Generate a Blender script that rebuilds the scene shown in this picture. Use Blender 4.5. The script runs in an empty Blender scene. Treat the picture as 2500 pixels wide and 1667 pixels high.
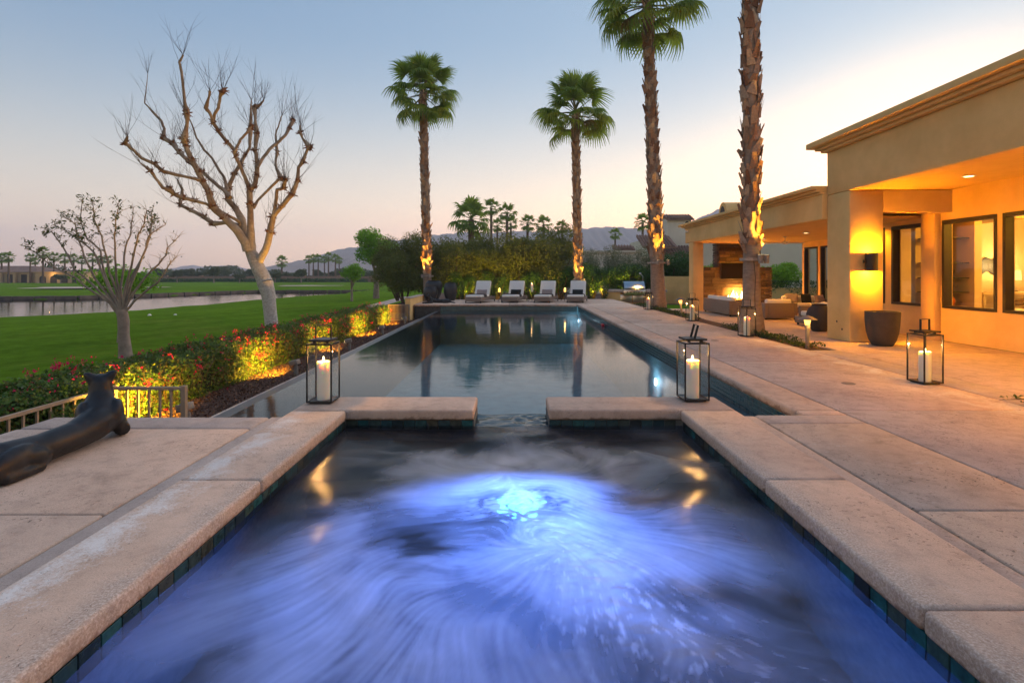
import bpy, bmesh, math, random
import numpy as np
from mathutils import Vector, Matrix, Euler
R = math.radians
scene = bpy.context.scene
COL = scene.collection
random.seed(7)

# ---------------------------------------------------------------- camera
cam_d = bpy.data.cameras.new("camera")
cam = bpy.data.objects.new("camera", cam_d)
COL.objects.link(cam)
cam.location = (0, 0, 1.3)
cam.rotation_euler = (R(90), 0, 0)
cam_d.lens = 18.72
cam_d.sensor_width = 36
cam_d.shift_x = -0.002
cam_d.shift_y = -0.0662
cam_d.clip_end = 6000
scene.camera = cam

# ---------------------------------------------------------------- dusk sky
SUN_EL, SUN_ROT = 8.0, 40.0
world = bpy.data.worlds.new("World")
scene.world = world
world.use_nodes = True
wn = world.node_tree
bg = wn.nodes["Background"]
sk = wn.nodes.new("ShaderNodeTexSky")
sk.sky_type = 'NISHITA'
sk.sun_disc = False
sk.sun_elevation = R(SUN_EL)
sk.sun_rotation = R(SUN_ROT)
sk.air_density, sk.dust_density, sk.ozone_density = 1.0, 0.3, 3.0
sep = wn.nodes.new("ShaderNodeSeparateColor")
com = wn.nodes.new("ShaderNodeCombineColor")
wn.links.new(sk.outputs[0], sep.inputs[0])
def wmath(op, a, b_):
    n_ = wn.nodes.new("ShaderNodeMath"); n_.operation = op
    for sock, v_ in ((n_.inputs[0], a), (n_.inputs[1], b_)):
        if hasattr(v_, 'links'):
            wn.links.new(v_, sock)
        else:
            sock.default_value = v_
    return n_.outputs[0]
# the air near the horizon is thicker and glows a little warmer; same all the way round
HIGH, LOW = (0.54, 0.62, 0.69), (1.31, 1.02, 0.74)
gn_ = wn.nodes.new("ShaderNodeTexCoord")
sx_ = wn.nodes.new("ShaderNodeSeparateXYZ"); wn.links.new(gn_.outputs["Generated"], sx_.inputs[0])
mr_ = wn.nodes.new("ShaderNodeMapRange"); mr_.interpolation_type = 'SMOOTHSTEP'
mr_.inputs[1].default_value = -0.02; mr_.inputs[2].default_value = 0.42
wn.links.new(sx_.outputs[2], mr_.inputs[0]); hi_ = mr_.outputs[0]
# dusk grading of the sky: each channel is a product of powers of the Nishita channels
safe = [wmath('MAXIMUM', sep.outputs[i], 0.03) for i in range(3)]
for i, (k, g) in enumerate(((-1.369, (0.095, 0.718, 0.084)), (-1.177, (0.051, 0.315, 0.312)), (-0.98, (0.113, -0.253, 0.601)))):
    v_ = math.exp(k)
    for j in range(3):
        v_ = wmath('MULTIPLY', wmath('POWER', safe[j], g[j]), v_)
    over = wmath('MULTIPLY', wmath('POWER', wmath('MAXIMUM', wmath('SUBTRACT', v_, 0.70), 0.0), 2.0), 2.2)
    v_ = wmath('MULTIPLY', wmath('ADD', v_, over), 10.0)
    v_ = wmath('MULTIPLY', v_, wmath('ADD', wmath('MULTIPLY', hi_, HIGH[i] - LOW[i]), LOW[i]))
    wn.links.new(v_, com.inputs[i])
wn.links.new(com.outputs[0], bg.inputs[0])
bg.inputs[1].default_value = 0.1

sun_d = bpy.data.lights.new("sun", 'SUN')
sun_d.energy = 2.6          # the sun is down: one very wide soft source for the afterglow in the west
sun_d.angle = R(120)
sun_d.color = (1.0, 0.89, 0.82)
sun = bpy.data.objects.new("sun", sun_d)
COL.objects.link(sun)
sun.visible_glossy = False
_sd = Vector((math.sin(R(SUN_ROT)) * math.cos(R(8)), math.cos(R(SUN_ROT)) * math.cos(R(8)), math.sin(R(8))))
sun.rotation_euler = (-_sd).to_track_quat('-Z', 'Y').to_euler()

scene.render.engine = 'CYCLES'
scene.view_settings.view_transform = 'Standard'
scene.view_settings.look = 'None'
scene.view_settings.exposure = 0.7
scene.view_settings.gamma = 1.0
scene.view_settings.use_curve_mapping = False
scene.cycles.use_denoising = True
scene.cycles.max_bounces = 8
scene.cycles.diffuse_bounces = 3
scene.cycles.glossy_bounces = 4
scene.cycles.transparent_max_bounces = 12
scene.cycles.transmission_bounces = 6
scene.cycles.volume_bounces = 0
scene.cycles.caustics_reflective = False
scene.cycles.caustics_refractive = False
scene.cycles.sample_clamp_indirect = 4.0

# ---------------------------------------------------------------- materials
def nt_new(name):
    m = bpy.data.materials.new(name)
    m.use_nodes = True
    return m, m.node_tree, m.node_tree.nodes["Principled BSDF"]

def node(nt, typ, **kw):
    n = nt.nodes.new(typ)
    for k, v in kw.items():
        setattr(n, k, v)
    return n

def c4(c):
    return (c[0], c[1], c[2], 1.0)

def noise(nt, scale, detail=5, rough=0.6, vec=None, dist=0.0):
    n = node(nt, "ShaderNodeTexNoise")
    n.inputs["Scale"].default_value = scale
    n.inputs["Detail"].default_value = detail
    n.inputs["Roughness"].default_value = rough
    n.inputs["Distortion"].default_value = dist
    if vec is not None:
        nt.links.new(vec, n.inputs["Vector"])
    return n

def ramp(nt, fac, stops, interp='LINEAR'):
    r = node(nt, "ShaderNodeValToRGB")
    r.color_ramp.interpolation = interp
    els = r.color_ramp.elements
    while len(els) < len(stops):
        els.new(0.5)
    for e, (p, c) in zip(els, stops):
        e.position = p
        e.color = c4(c) if hasattr(c, '__len__') else (c, c, c, 1)
    nt.links.new(fac, r.inputs[0])
    return r

def mixc(nt, fac, a, b, mode='MIX'):
    m = node(nt, "ShaderNodeMix", data_type='RGBA', blend_type=mode)
    for sock, v in ((m.inputs[0], fac), (m.inputs[6], a), (m.inputs[7], b)):
        if hasattr(v, 'is_linked') or hasattr(v, 'links'):
            nt.links.new(v, sock)
        elif hasattr(v, '__len__'):
            sock.default_value = c4(v)
        else:
            sock.default_value = v
    return m.outputs[2]

def fmath(nt, op, a, b=0.0, clamp=False):
    m = node(nt, "ShaderNodeMath", operation=op, use_clamp=clamp)
    for sock, v in ((m.inputs[0], a), (m.inputs[1], b)):
        if hasattr(v, 'links'):
            nt.links.new(v, sock)
        else:
            sock.default_value = v
    return m.outputs[0]

def bump(nt, bsdf, height, strength, dist):
    b = node(nt, "ShaderNodeBump")
    b.inputs["Strength"].default_value = strength
    b.inputs["Distance"].default_value = dist
    nt.links.new(height, b.inputs["Height"])
    nt.links.new(b.outputs[0], bsdf.inputs["Normal"])
    return b

def wpos(nt):
    return node(nt, "ShaderNodeNewGeometry").outputs["Position"]

def pmat(name, c1, c2=None, scale=3.0, rough=0.7, metal=0.0, bstr=0.0, bscale=60.0, bdist=0.004, spec=0.4, stretch=None, coord='world'):
    m, nt, b = nt_new(name)
    c2 = c2 or tuple(x * 0.75 for x in c1)
    v = wpos(nt) if coord == 'world' else node(nt, "ShaderNodeTexCoord").outputs["Object"]
    if stretch:
        mp = node(nt, "ShaderNodeMapping")
        mp.inputs["Scale"].default_value = stretch
        nt.links.new(v, mp.inputs["Vector"]); v = mp.outputs[0]
    n = noise(nt, scale, 6, 0.65, v)
    r = ramp(nt, n.outputs[0], ((0.35, c2), (0.65, c1)))
    nt.links.new(r.outputs[0], b.inputs["Base Color"])
    b.inputs["Roughness"].default_value = rough
    b.inputs["Metallic"].default_value = metal
    b.inputs["Specular IOR Level"].default_value = spec
    if bstr:
        nb = noise(nt, bscale, 4, 0.6, v)
        bump(nt, b, nb.outputs[0], bstr, bdist)
    return m

def leafmat(name, cols, rough=0.55, trans=0.3, spec=0.3):
    """leaves: every loose leaf draws its own shade from the list"""
    m, nt, b = nt_new(name)
    rnd = node(nt, "ShaderNodeNewGeometry").outputs["Random Per Island"]
    st = [(i / max(1, len(cols) - 1), c) for i, c in enumerate(cols)]
    col = ramp(nt, rnd, st).outputs[0]
    nt.links.new(col, b.inputs["Base Color"])
    b.inputs["Roughness"].default_value = rough
    b.inputs["Specular IOR Level"].default_value = spec
    t = node(nt, "ShaderNodeBsdfTranslucent")
    nt.links.new(col, t.inputs[0])
    mx = node(nt, "ShaderNodeMixShader")
    mx.inputs[0].default_value = trans
    nt.links.new(b.outputs[0], mx.inputs[1]); nt.links.new(t.outputs[0], mx.inputs[2])
    nt.links.new(mx.outputs[0], nt.nodes["Material Output"].inputs[0])
    return m

def emat(name, col, strength):
    m, nt, b = nt_new(name)
    e = node(nt, "ShaderNodeEmission")
    e.inputs[0].default_value = c4(col); e.inputs[1].default_value = strength
    nt.links.new(e.outputs[0], nt.nodes["Material Output"].inputs[0])
    return m

def glassmat(name, tint=(0.96, 0.97, 0.97), refl=1.0, ior=1.45):
    m, nt, b = nt_new(name)
    t = node(nt, "ShaderNodeBsdfTransparent"); t.inputs[0].default_value = c4(tint)
    g = node(nt, "ShaderNodeBsdfGlossy"); g.inputs["Roughness"].default_value = 0.0
    f = node(nt, "ShaderNodeFresnel")
    bk = node(nt, "ShaderNodeNewGeometry").outputs["Backfacing"]
    nt.links.new(fmath(nt, 'ADD', fmath(nt, 'MULTIPLY', bk, 1 / ior - ior), ior), f.inputs[0])
    fac = fmath(nt, 'MULTIPLY', f.outputs[0], refl, True)
    mx = node(nt, "ShaderNodeMixShader")
    nt.links.new(fac, mx.inputs[0]); nt.links.new(t.outputs[0], mx.inputs[1]); nt.links.new(g.outputs[0], mx.inputs[2])
    nt.links.new(mx.outputs[0], nt.nodes["Material Output"].inputs[0])
    return m

def watermat(name, tint, rough, bumps, refl=1.0):
    """still water: mirror by Fresnel over a tinted clear body, fine ripples"""
    m, nt, b = nt_new(name)
    v = wpos(nt)
    hs = None
    for sc, st, sx, sy in bumps:
        mp = node(nt, "ShaderNodeMapping"); mp.inputs["Scale"].default_value = (sx, sy, 1)
        nt.links.new(v, mp.inputs["Vector"])
        h = fmath(nt, 'MULTIPLY', noise(nt, sc, 3, 0.55, mp.outputs[0], 0.4).outputs[0], st)
        hs = h if hs is None else fmath(nt, 'ADD', hs, h)
    bp = node(nt, "ShaderNodeBump"); bp.inputs["Strength"].default_value = 1.0; bp.inputs["Distance"].default_value = 1.0
    nt.links.new(hs, bp.inputs["Height"])
    t = node(nt, "ShaderNodeBsdfTransparent"); t.inputs[0].default_value = c4(tint)
    g = node(nt, "ShaderNodeBsdfGlossy"); g.inputs["Roughness"].default_value = rough
    f = node(nt, "ShaderNodeFresnel"); f.inputs[0].default_value = 1.33
    nt.links.new(bp.outputs[0], g.inputs["Normal"]); nt.links.new(bp.outputs[0], f.inputs["Normal"])
    fac = fmath(nt, 'MULTIPLY', f.outputs[0], refl, True)
    mx = node(nt, "ShaderNodeMixShader")
    nt.links.new(fac, mx.inputs[0]); nt.links.new(t.outputs[0], mx.inputs[1]); nt.links.new(g.outputs[0], mx.inputs[2])
    nt.links.new(mx.outputs[0], nt.nodes["Material Output"].inputs[0])
    return m

def concrete(name, c1, c2, salt=0.0, pits=0.5, salt_x=None, wear=False):
    """cast concrete slab: mottled, salt-finish pits, white bloom in irregular patches"""
    m, nt, b = nt_new(name)
    v = wpos(nt)
    big = noise(nt, 0.9, 5, 0.6, v)
    col = ramp(nt, big.outputs[0], ((0.32, c2), (0.68, c1))).outputs[0]
    mid = noise(nt, 7.0, 6, 0.7, v)
    col = mixc(nt, 0.5, col, ramp(nt, mid.outputs[0], ((0.3, 0.50), (0.5, 1.0), (0.75, 1.22))).outputs[0], 'MULTIPLY')
    fine = noise(nt, 140.0, 3, 0.7, v)
    col = mixc(nt, 0.45, col, ramp(nt, fine.outputs[0], ((0.3, 0.55), (0.55, 1.05), (0.8, 1.25))).outputs[0], 'MULTIPLY')
    # pits
    mp = node(nt, "ShaderNodeMapping"); mp.inputs["Scale"].default_value = (1.0, 1.0, 1.0)
    nt.links.new(v, mp.inputs["Vector"])
    pn = noise(nt, 42.0, 2, 0.5, mp.outputs[0], 0.6)
    pm = noise(nt, 1.6, 3, 0.6, v)
    pit = ramp(nt, pn.outputs[0], ((0.63, 0.0), (0.68, 1.0))).outputs[0]
    pit = fmath(nt, 'MULTIPLY', pit, ramp(nt, pm.outputs[0], ((0.42, 0.0), (0.6, 1.0))).outputs[0])
    col = mixc(nt, fmath(nt, 'MULTIPLY', pit, pits), col, tuple(x * 0.28 for x in c2))
    # stains
    sn = noise(nt, 2.3, 6, 0.7, v, 1.0)
    col = mixc(nt, fmath(nt, 'MULTIPLY', ramp(nt, sn.outputs[0], ((0.58, 0.0), (0.72, 1.0))).outputs[0], 0.45), col, tuple(x * 0.55 for x in c2))
    if wear:
        # worn pool-side edge: grey exposed aggregate along the inner rim, brown runs on the lower face
        w3 = node(nt, "ShaderNodeSeparateXYZ"); nt.links.new(v, w3.inputs[0])
        d = fmath(nt, 'ABSOLUTE', fmath(nt, 'SUBTRACT', fmath(nt, 'ABSOLUTE', w3.outputs[0]), 1.62))
        k = fmath(nt, 'SUBTRACT', 1.0, fmath(nt, 'DIVIDE', d, 0.26), True)
        wn1 = noise(nt, 2.2, 6, 0.7, v, 0.6)
        k = ramp(nt, fmath(nt, 'ADD', fmath(nt, 'MULTIPLY', k, 0.42), fmath(nt, 'MULTIPLY', wn1.outputs[0], 0.62)), ((0.50, 0.0), (0.68, 1.0))).outputs[0]
        ag = noise(nt, 95.0, 2, 0.6, v)
        agc = ramp(nt, ag.outputs[0], ((0.34, (0.15, 0.13, 0.12)), (0.5, (0.34, 0.30, 0.275)), (0.66, (0.62, 0.58, 0.54)))).outputs[0]
        col = mixc(nt, fmath(nt, 'MULTIPLY', k, 0.42), col, agc)
        zk = fmath(nt, 'SUBTRACT', 1.0, fmath(nt, 'DIVIDE', fmath(nt, 'ADD', w3.outputs[2], 0.10), 0.07), True)
        rn = noise(nt, 9.0, 5, 0.7, v, 0.5)
        zk = ramp(nt, fmath(nt, 'ADD', fmath(nt, 'MULTIPLY', zk, 0.35), fmath(nt, 'MULTIPLY', rn.outputs[0], 0.75)), ((0.60, 0.0), (0.70, 1.0))).outputs[0]
        col = mixc(nt, fmath(nt, 'MULTIPLY', zk, 0.7), col, (0.16, 0.095, 0.06))
    if salt:
        s1 = noise(nt, 3.1, 7, 0.75, v, 0.8)
        s2 = noise(nt, 60.0, 4, 0.8, v)
        k = s1.outputs[0]
        if salt_x:
            sx = node(nt, "ShaderNodeSeparateXYZ"); nt.links.new(v, sx.inputs[0])
            d = fmath(nt, 'ABSOLUTE', fmath(nt, 'SUBTRACT', sx.outputs[0], salt_x[0]))
            near = fmath(nt, 'SUBTRACT', 1.0, fmath(nt, 'DIVIDE', d, salt_x[1]), True)
            k = fmath(nt, 'ADD', fmath(nt, 'MULTIPLY', k, 0.8), fmath(nt, 'MULTIPLY', near, 0.30))
        k = fmath(nt, 'ADD', k, fmath(nt, 'MULTIPLY', fmath(nt, 'SUBTRACT', s2.outputs[0], 0.5), 0.5))
        k = ramp(nt, k, ((0.60, 0.0), (0.78, 1.0))).outputs[0]
        col = mixc(nt, fmath(nt, 'MULTIPLY', k, salt), col, (0.66, 0.63, 0.62))
    tone = ramp(nt, node(nt, "ShaderNodeObjectInfo").outputs["Random"], ((0.0, (0.84, 0.85, 0.87)), (0.5, (0.97, 0.95, 0.93)), (1.0, (1.08, 1.05, 1.02))))
    col = mixc(nt, 1.0, col, tone.outputs[0], 'MULTIPLY')
    nt.links.new(col, b.inputs["Base Color"])
    b.inputs["Roughness"].default_value = 0.78
    b.inputs["Specular IOR Level"].default_value = 0.35
    h = fmath(nt, 'ADD', fmath(nt, 'MULTIPLY', fine.outputs[0], 0.25), fmath(nt, 'MULTIPLY', pit, -1.0))
    h = fmath(nt, 'ADD', h, fmath(nt, 'MULTIPLY', mid.outputs[0], 0.5))
    bump(nt, b, h, 0.8, 0.006)
    return m

# ---------------------------------------------------------------- mesh helpers
class MB:
    def __init__(s):
        s.v = []; s.f = []
    def add(s, vs, fs):
        o = len(s.v)
        s.v += [tuple(x) for x in vs]
        s.f += [tuple(o + i for i in f) for f in fs]
        return s
    def box(s, x0, x1, y0, y1, z0, z1):
        return s.add([(x0, y0, z0), (x1, y0, z0), (x1, y1, z0), (x0, y1, z0), (x0, y0, z1), (x1, y0, z1), (x1, y1, z1), (x0, y1, z1)],
                     [(0, 3, 2, 1), (4, 5, 6, 7), (0, 1, 5, 4), (1, 2, 6, 5), (2, 3, 7, 6), (3, 0, 4, 7)])
    def obox(s, c, size, rot=(0, 0, 0)):
        M = Euler(rot).to_matrix(); c = Vector(c); h = [q / 2 for q in size]
        vs = [c + M @ Vector((a * h[0], b * h[1], d * h[2])) for d in (-1, 1) for a, b in ((-1, -1), (1, -1), (1, 1), (-1, 1))]
        return s.add(vs, [(0, 3, 2, 1), (4, 5, 6, 7), (0, 1, 5, 4), (1, 2, 6, 5), (2, 3, 7, 6), (3, 0, 4, 7)])
    def bar(s, a, b, w, h=None):
        """square bar from a to b"""
        a = Vector(a); b = Vector(b); h = h or w
        d = (b - a).normalized()
        up = Vector((0, 0, 1)) if abs(d.z) < 0.9 else Vector((1, 0, 0))
        x = d.cross(up).normalized(); y = d.cross(x).normalized()
        vs = [p + x * (sx * w / 2) + y * (sy * h / 2) for p in (a, b) for sx, sy in ((-1, -1), (1, -1), (1, 1), (-1, 1))]
        return s.add(vs, [(0, 3, 2, 1), (4, 5, 6, 7), (0, 1, 5, 4), (1, 2, 6, 5), (2, 3, 7, 6), (3, 0, 4, 7)])
    def tube(s, pts, rad, n=8, cap=True):
        pts = [Vector(p) for p in pts]
        if not hasattr(rad, '__len__'):
            rad = [rad] * len(pts)
        o = len(s.v); prev = None
        for i, p in enumerate(pts):
            d = (pts[min(i + 1, len(pts) - 1)] - pts[max(i - 1, 0)])
            d = d.normalized() if d.length > 1e-9 else Vector((0, 0, 1))
            if prev is None:
                up = Vector((0, 0, 1)) if abs(d.z) < 0.9 else Vector((1, 0, 0))
                x = d.cross(up).normalized()
            else:
                x = (prev - d * prev.dot(d)).normalized()
            prev = x; y = d.cross(x)
            for k in range(n):
                a = 2 * math.pi * k / n
                s.v.append(tuple(p + (x * math.cos(a) + y * math.sin(a)) * rad[i]))
        for i in range(len(pts) - 1):
            for k in range(n):
                k2 = (k + 1) % n
                s.f.append((o + i * n + k, o + i * n + k2, o + (i + 1) * n + k2, o + (i + 1) * n + k))
        if cap:
            s.f.append(tuple(o + k for k in range(n))[::-1])
            s.f.append(tuple(o + (len(pts) - 1) * n + k for k in range(n)))
        return s
    def lathe(s, prof, n=24, c=(0, 0, 0)):
        o = len(s.v)
        for r, z in prof:
            for k in range(n):
                a = 2 * math.pi * k / n
                s.v.append((c[0] + r * math.cos(a), c[1] + r * math.sin(a), c[2] + z))
        for i in range(len(prof) - 1):
            for k in range(n):
                k2 = (k + 1) % n
                s.f.append((o + i * n + k, o + i * n + k2, o + (i + 1) * n + k2, o + (i + 1) * n + k))
        return s
    def disc(s, c, r, n=20, up=1):
        o = len(s.v)
        for k in range(n):
            a = 2 * math.pi * k / n
            s.v.append((c[0] + r * math.cos(a), c[1] + r * math.sin(a), c[2]))
        s.f.append(tuple(range(o, o + n)) if up > 0 else tuple(range(o + n - 1, o - 1, -1)))
        return s
    def prism(s, poly, z0, z1):
        n = len(poly)
        vs = [(x, y, z0) for x, y in poly] + [(x, y, z1) for x, y in poly]
        fs = [tuple(range(n))[::-1], tuple(range(n, 2 * n))] + [(i, (i + 1) % n, n + (i + 1) % n, n + i) for i in range(n)]
        return s.add(vs, fs)
    def build(s, name, mat, parent=None, smooth=False, bevel=0.0, seg=2, world=False, kind=None, auto=None):
        me = bpy.data.meshes.new(name)
        vs = s.v
        if world and parent is not None:
            L = root_loc(parent)
            vs = [(x - L[0], y - L[1], z - L[2]) for x, y, z in vs]
        me.from_pydata(vs, [], s.f)
        return link(name, me, mat, parent, smooth, bevel, seg, kind)

def root_loc(o):
    L = Vector((0, 0, 0))
    while o is not None:
        L += o.location; o = o.parent
    return L

def link(name, me, mat, parent=None, smooth=False, bevel=0.0, seg=2, kind=None):
    if bevel:
        bm = bmesh.new(); bm.from_mesh(me)
        bmesh.ops.remove_doubles(bm, verts=bm.verts, dist=1e-6)
        es = [e for e in bm.edges if len(e.link_faces) == 2 and e.calc_face_angle(0) > R(35)]
        bmesh.ops.bevel(bm, geom=es, offset=bevel, segments=seg, profile=0.5, affect='EDGES', clamp_overlap=True)
        bm.to_mesh(me); bm.free()
        smooth = True
        if hasattr(me, "set_sharp_from_angle"):
            me.polygons.foreach_set("use_smooth", [True] * len(me.polygons))
            me.set_sharp_from_angle(angle=R(50))
    elif smooth:
        me.polygons.foreach_set("use_smooth", [True] * len(me.polygons))
        me.set_sharp_from_angle(angle=R(55))
    if mat is not None:
        me.materials.append(mat)
    me.update()
    o = bpy.data.objects.new(name, me)
    COL.objects.link(o)
    if parent is not None:
        o.parent = parent
    if kind:
        o['kind'] = kind
    return o

def npmesh(name, V, F, mat, parent=None, smooth=False, kind=None):
    """fast mesh from numpy arrays; F is (m,4) or (m,3)"""
    me = bpy.data.meshes.new(name)
    n, k = len(F), F.shape[1]
    me.vertices.add(len(V)); me.vertices.foreach_set("co", np.asarray(V, dtype=np.float32).ravel())
    me.loops.add(n * k); me.loops.foreach_set("vertex_index", np.asarray(F, dtype=np.int32).ravel())
    me.polygons.add(n); me.polygons.foreach_set("loop_start", np.arange(0, n * k, k, dtype=np.int32))
    me.update(calc_edges=True)
    if smooth:
        me.polygons.foreach_set("use_smooth", np.ones(n, dtype=bool))
    if mat is not None:
        me.materials.append(mat)
    o = bpy.data.objects.new(name, me)
    COL.objects.link(o)
    if parent is not None:
        o.parent = parent
    if kind:
        o['kind'] = kind
    return o

def tag(o, label=None, cat=None, group=None, kind=None):
    if label: o['label'] = label
    if cat: o['category'] = cat
    if group: o['group'] = group
    if kind: o['kind'] = kind
    return o

def thing(name, label, cat, loc=(0, 0, 0), rz=0.0, group=None, sc=1.0):
    o = bpy.data.objects.new(name, None)
    COL.objects.link(o)
    o.empty_display_size = 0.1
    o.location = loc; o.rotation_euler = (0, 0, rz); o.scale = (sc, sc, sc)
    return tag(o, label, cat, group)

def kids(o):
    return [c for c in bpy.data.objects if c.parent == o]

def dup(root, loc, rz=0.0, label=None, group=None, sc=None):
    def cp(o, parent):
        c = o.copy(); COL.objects.link(c)
        c.parent = parent
        for ch in o.children:
            cp(ch, c)
        return c
    r = cp(root, None)
    r.location = loc; r.rotation_euler = (0, 0, rz)
    if sc: r.scale = (sc, sc, sc)
    if label: r['label'] = label
    if group: r['group'] = group
    return r

def lamp(name, typ, loc, energy, col, size=0.05, parent=None, aim=None, cone=None, blend=0.5):
    d = bpy.data.lights.new(name, typ)
    d.energy = energy; d.color = col
    if typ == 'AREA':
        d.size = size
    else:
        d.shadow_soft_size = size
    if typ == 'SPOT':
        d.spot_size = R(cone); d.spot_blend = blend
    o = bpy.data.objects.new(name, d); COL.objects.link(o)
    o.location = loc
    if aim is not None:
        o.rotation_euler = (Vector(aim) - Vector(loc)).to_track_quat('-Z', 'Y').to_euler()
    if parent is not None:
        L = root_loc(parent)
        o.location = Vector(loc) - L
        o.parent = parent
    return o

def leaf_cloud(name, P, N, size, mat, parent=None, seed=1, aspect=0.55, kind=None, jitter=0.9, bend=0.25, up=0.0):
    """one small folded leaf (two triangles pairs) at each point P, turned roughly to N"""
    rg = np.random.default_rng(seed)
    n = len(P)
    P = np.asarray(P, float); N = np.asarray(N, float)
    D = N + rg.normal(0, jitter, (n, 3)); D[:, 2] += up
    D /= np.linalg.norm(D, axis=1, keepdims=True) + 1e-9
    A = rg.normal(0, 1, (n, 3)); A -= (A * D).sum(1, keepdims=True) * D
    A /= np.linalg.norm(A, axis=1, keepdims=True) + 1e-9
    B = np.cross(D, A)
    s = size * rg.uniform(0.6, 1.35, (n, 1))
    w = s * aspect
    tip = P + A * s; base = P - A * s * 0.2; mid = P + A * s * 0.4
    l = mid + B * w * 0.5 + D * w * bend; r = mid - B * w * 0.5 + D * w * bend
    V = np.stack([base, r, tip, l], 1).reshape(-1, 3)
    F = np.arange(n * 4).reshape(n, 4)
    return npmesh(name, V, F, mat, parent, False, kind)
# ---------------------------------------------------------------- shared materials
M = {}
M['slab'] = concrete("sandy_concrete", (0.61, 0.46, 0.37), (0.455, 0.335, 0.26), salt=0.5, pits=1.0)
M['coping'] = concrete("coping_concrete", (0.62, 0.45, 0.355), (0.47, 0.33, 0.25), salt=0.25, pits=0.35, wear=True)
M['coping_salt'] = concrete("coping_bloom", (0.62, 0.45, 0.355), (0.47, 0.33, 0.25), salt=0.9, pits=0.35, salt_x=(-2.02, 0.34), wear=True)
M['band'] = concrete("band_concrete", (0.52, 0.415, 0.36), (0.40, 0.31, 0.265), salt=0.5, pits=0.3)
M['edge_salt'] = concrete("edge_bloom", (0.60, 0.445, 0.37), (0.45, 0.325, 0.265), salt=0.85, pits=0.8, salt_x=(4.95, 0.75))
M['patio'] = concrete("patio_concrete", (0.60, 0.46, 0.36), (0.46, 0.34, 0.26), salt=0.35, pits=0.5)
M['joint'] = pmat("joint_grout", (0.10, 0.075, 0.06), (0.06, 0.045, 0.04), 8, 0.9)
M['stucco'] = pmat("tan_stucco", (0.76, 0.50, 0.21), (0.63, 0.40, 0.155), 1.1, 0.88, bstr=0.6, bscale=38, bdist=0.006)
M['pool_plaster'] = pmat("dark_plaster", (0.20, 0.40, 0.46), (0.15, 0.31, 0.36), 3, 0.6)
M['spa_plaster'] = pmat("grey_plaster", (0.085, 0.08, 0.09), (0.055, 0.052, 0.06), 3, 0.6)
M['dark_metal'] = pmat("bronze_metal", (0.035, 0.034, 0.036), (0.02, 0.02, 0.022), 12, 0.45, metal=0.6)
M['statue'] = pmat("patinated_bronze", (0.035, 0.033, 0.034), (0.015, 0.015, 0.017), 5, 0.42, metal=0.35, bstr=0.12, bscale=120, bdist=0.002)
M['urn'] = pmat("dark_ceramic", (0.035, 0.034, 0.036), (0.022, 0.021, 0.024), 6, 0.4, bstr=0.15, bscale=40)
M['planter'] = pmat("dark_concrete", (0.052, 0.045, 0.045), (0.036, 0.032, 0.033), 5, 0.75, bstr=0.2, bscale=80)
M['white_fabric'] = pmat("white_fabric", (0.74, 0.72, 0.69), (0.68, 0.66, 0.63), 20, 0.9, bstr=0.15, bscale=300, bdist=0.001)
M['wicker'] = None
M['wax'] = None
M['steel'] = pmat("brushed_steel", (0.62, 0.61, 0.60), (0.55, 0.54, 0.53), 4, 0.28, metal=1.0, stretch=(0.3, 4, 4))
M['glass'] = glassmat("clear_glass", (0.97, 0.98, 0.98), 0.9)
M['window_glass'] = glassmat("window_glass", (0.94, 0.95, 0.93), 1.0)
M['mulch'] = leafmat("bark_chips", ((0.06, 0.028, 0.018), (0.13, 0.062, 0.04), (0.20, 0.11, 0.07)), 0.9, 0.0)
M['soil'] = pmat("bark_soil", (0.10, 0.052, 0.034), (0.055, 0.03, 0.02), 14, 0.95, bstr=0.8, bscale=40, bdist=0.02)
M['lawn'] = None
M['trunk_smooth'] = pmat("skinned_palm_bark", (0.30, 0.215, 0.165), (0.20, 0.14, 0.105), 3.0, 0.85, bstr=0.5, bscale=30, bdist=0.01, stretch=(2.5, 2.5, 6))
m, nt, b = nt_new("palm_boots")
_r = fmath(nt, 'FRACT', fmath(nt, 'ADD', node(nt, "ShaderNodeObjectInfo").outputs["Random"], node(nt, "ShaderNodeNewGeometry").outputs["Random Per Island"]))
_c = ramp(nt, _r, ((0.0, (0.15, 0.065, 0.035)), (0.3, (0.35, 0.18, 0.10)), (0.55, (0.50, 0.33, 0.21)), (0.75, (0.22, 0.10, 0.055)), (1.0, (0.43, 0.30, 0.22)))).outputs[0]
_n = noise(nt, 22, 5, 0.7, wpos(nt))
nt.links.new(mixc(nt, 0.7, _c, ramp(nt, _n.outputs[0], ((0.3, 0.5), (0.7, 1.35))).outputs[0], 'MULTIPLY'), b.inputs["Base Color"])
b.inputs["Roughness"].default_value = 0.8; b.inputs["Specular IOR Level"].default_value = 0.2
bump(nt, b, _n.outputs[0], 0.6, 0.015)
M['boot'] = m

def wicker_mat(name, c1, c2):
    m, nt, b = nt_new(name)
    tc = node(nt, "ShaderNodeTexCoord").outputs["Object"]
    wv = node(nt, "ShaderNodeTexWave", bands_direction='Z'); wv.inputs["Scale"].default_value = 26; wv.inputs["Distortion"].default_value = 0.6
    nt.links.new(tc, wv.inputs["Vector"])
    n = noise(nt, 30, 3, 0.6, tc)
    k = fmath(nt, 'ADD', fmath(nt, 'MULTIPLY', wv.outputs[0], 0.6), fmath(nt, 'MULTIPLY', n.outputs[0], 0.4))
    nt.links.new(ramp(nt, k, ((0.25, c2), (0.7, c1))).outputs[0], b.inputs["Base Color"])
    b.inputs["Roughness"].default_value = 0.65
    bump(nt, b, wv.outputs[0], 0.6, 0.006)
    return m
M['wicker'] = wicker_mat("woven_wicker", (0.26, 0.20, 0.165), (0.13, 0.10, 0.08))

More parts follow.
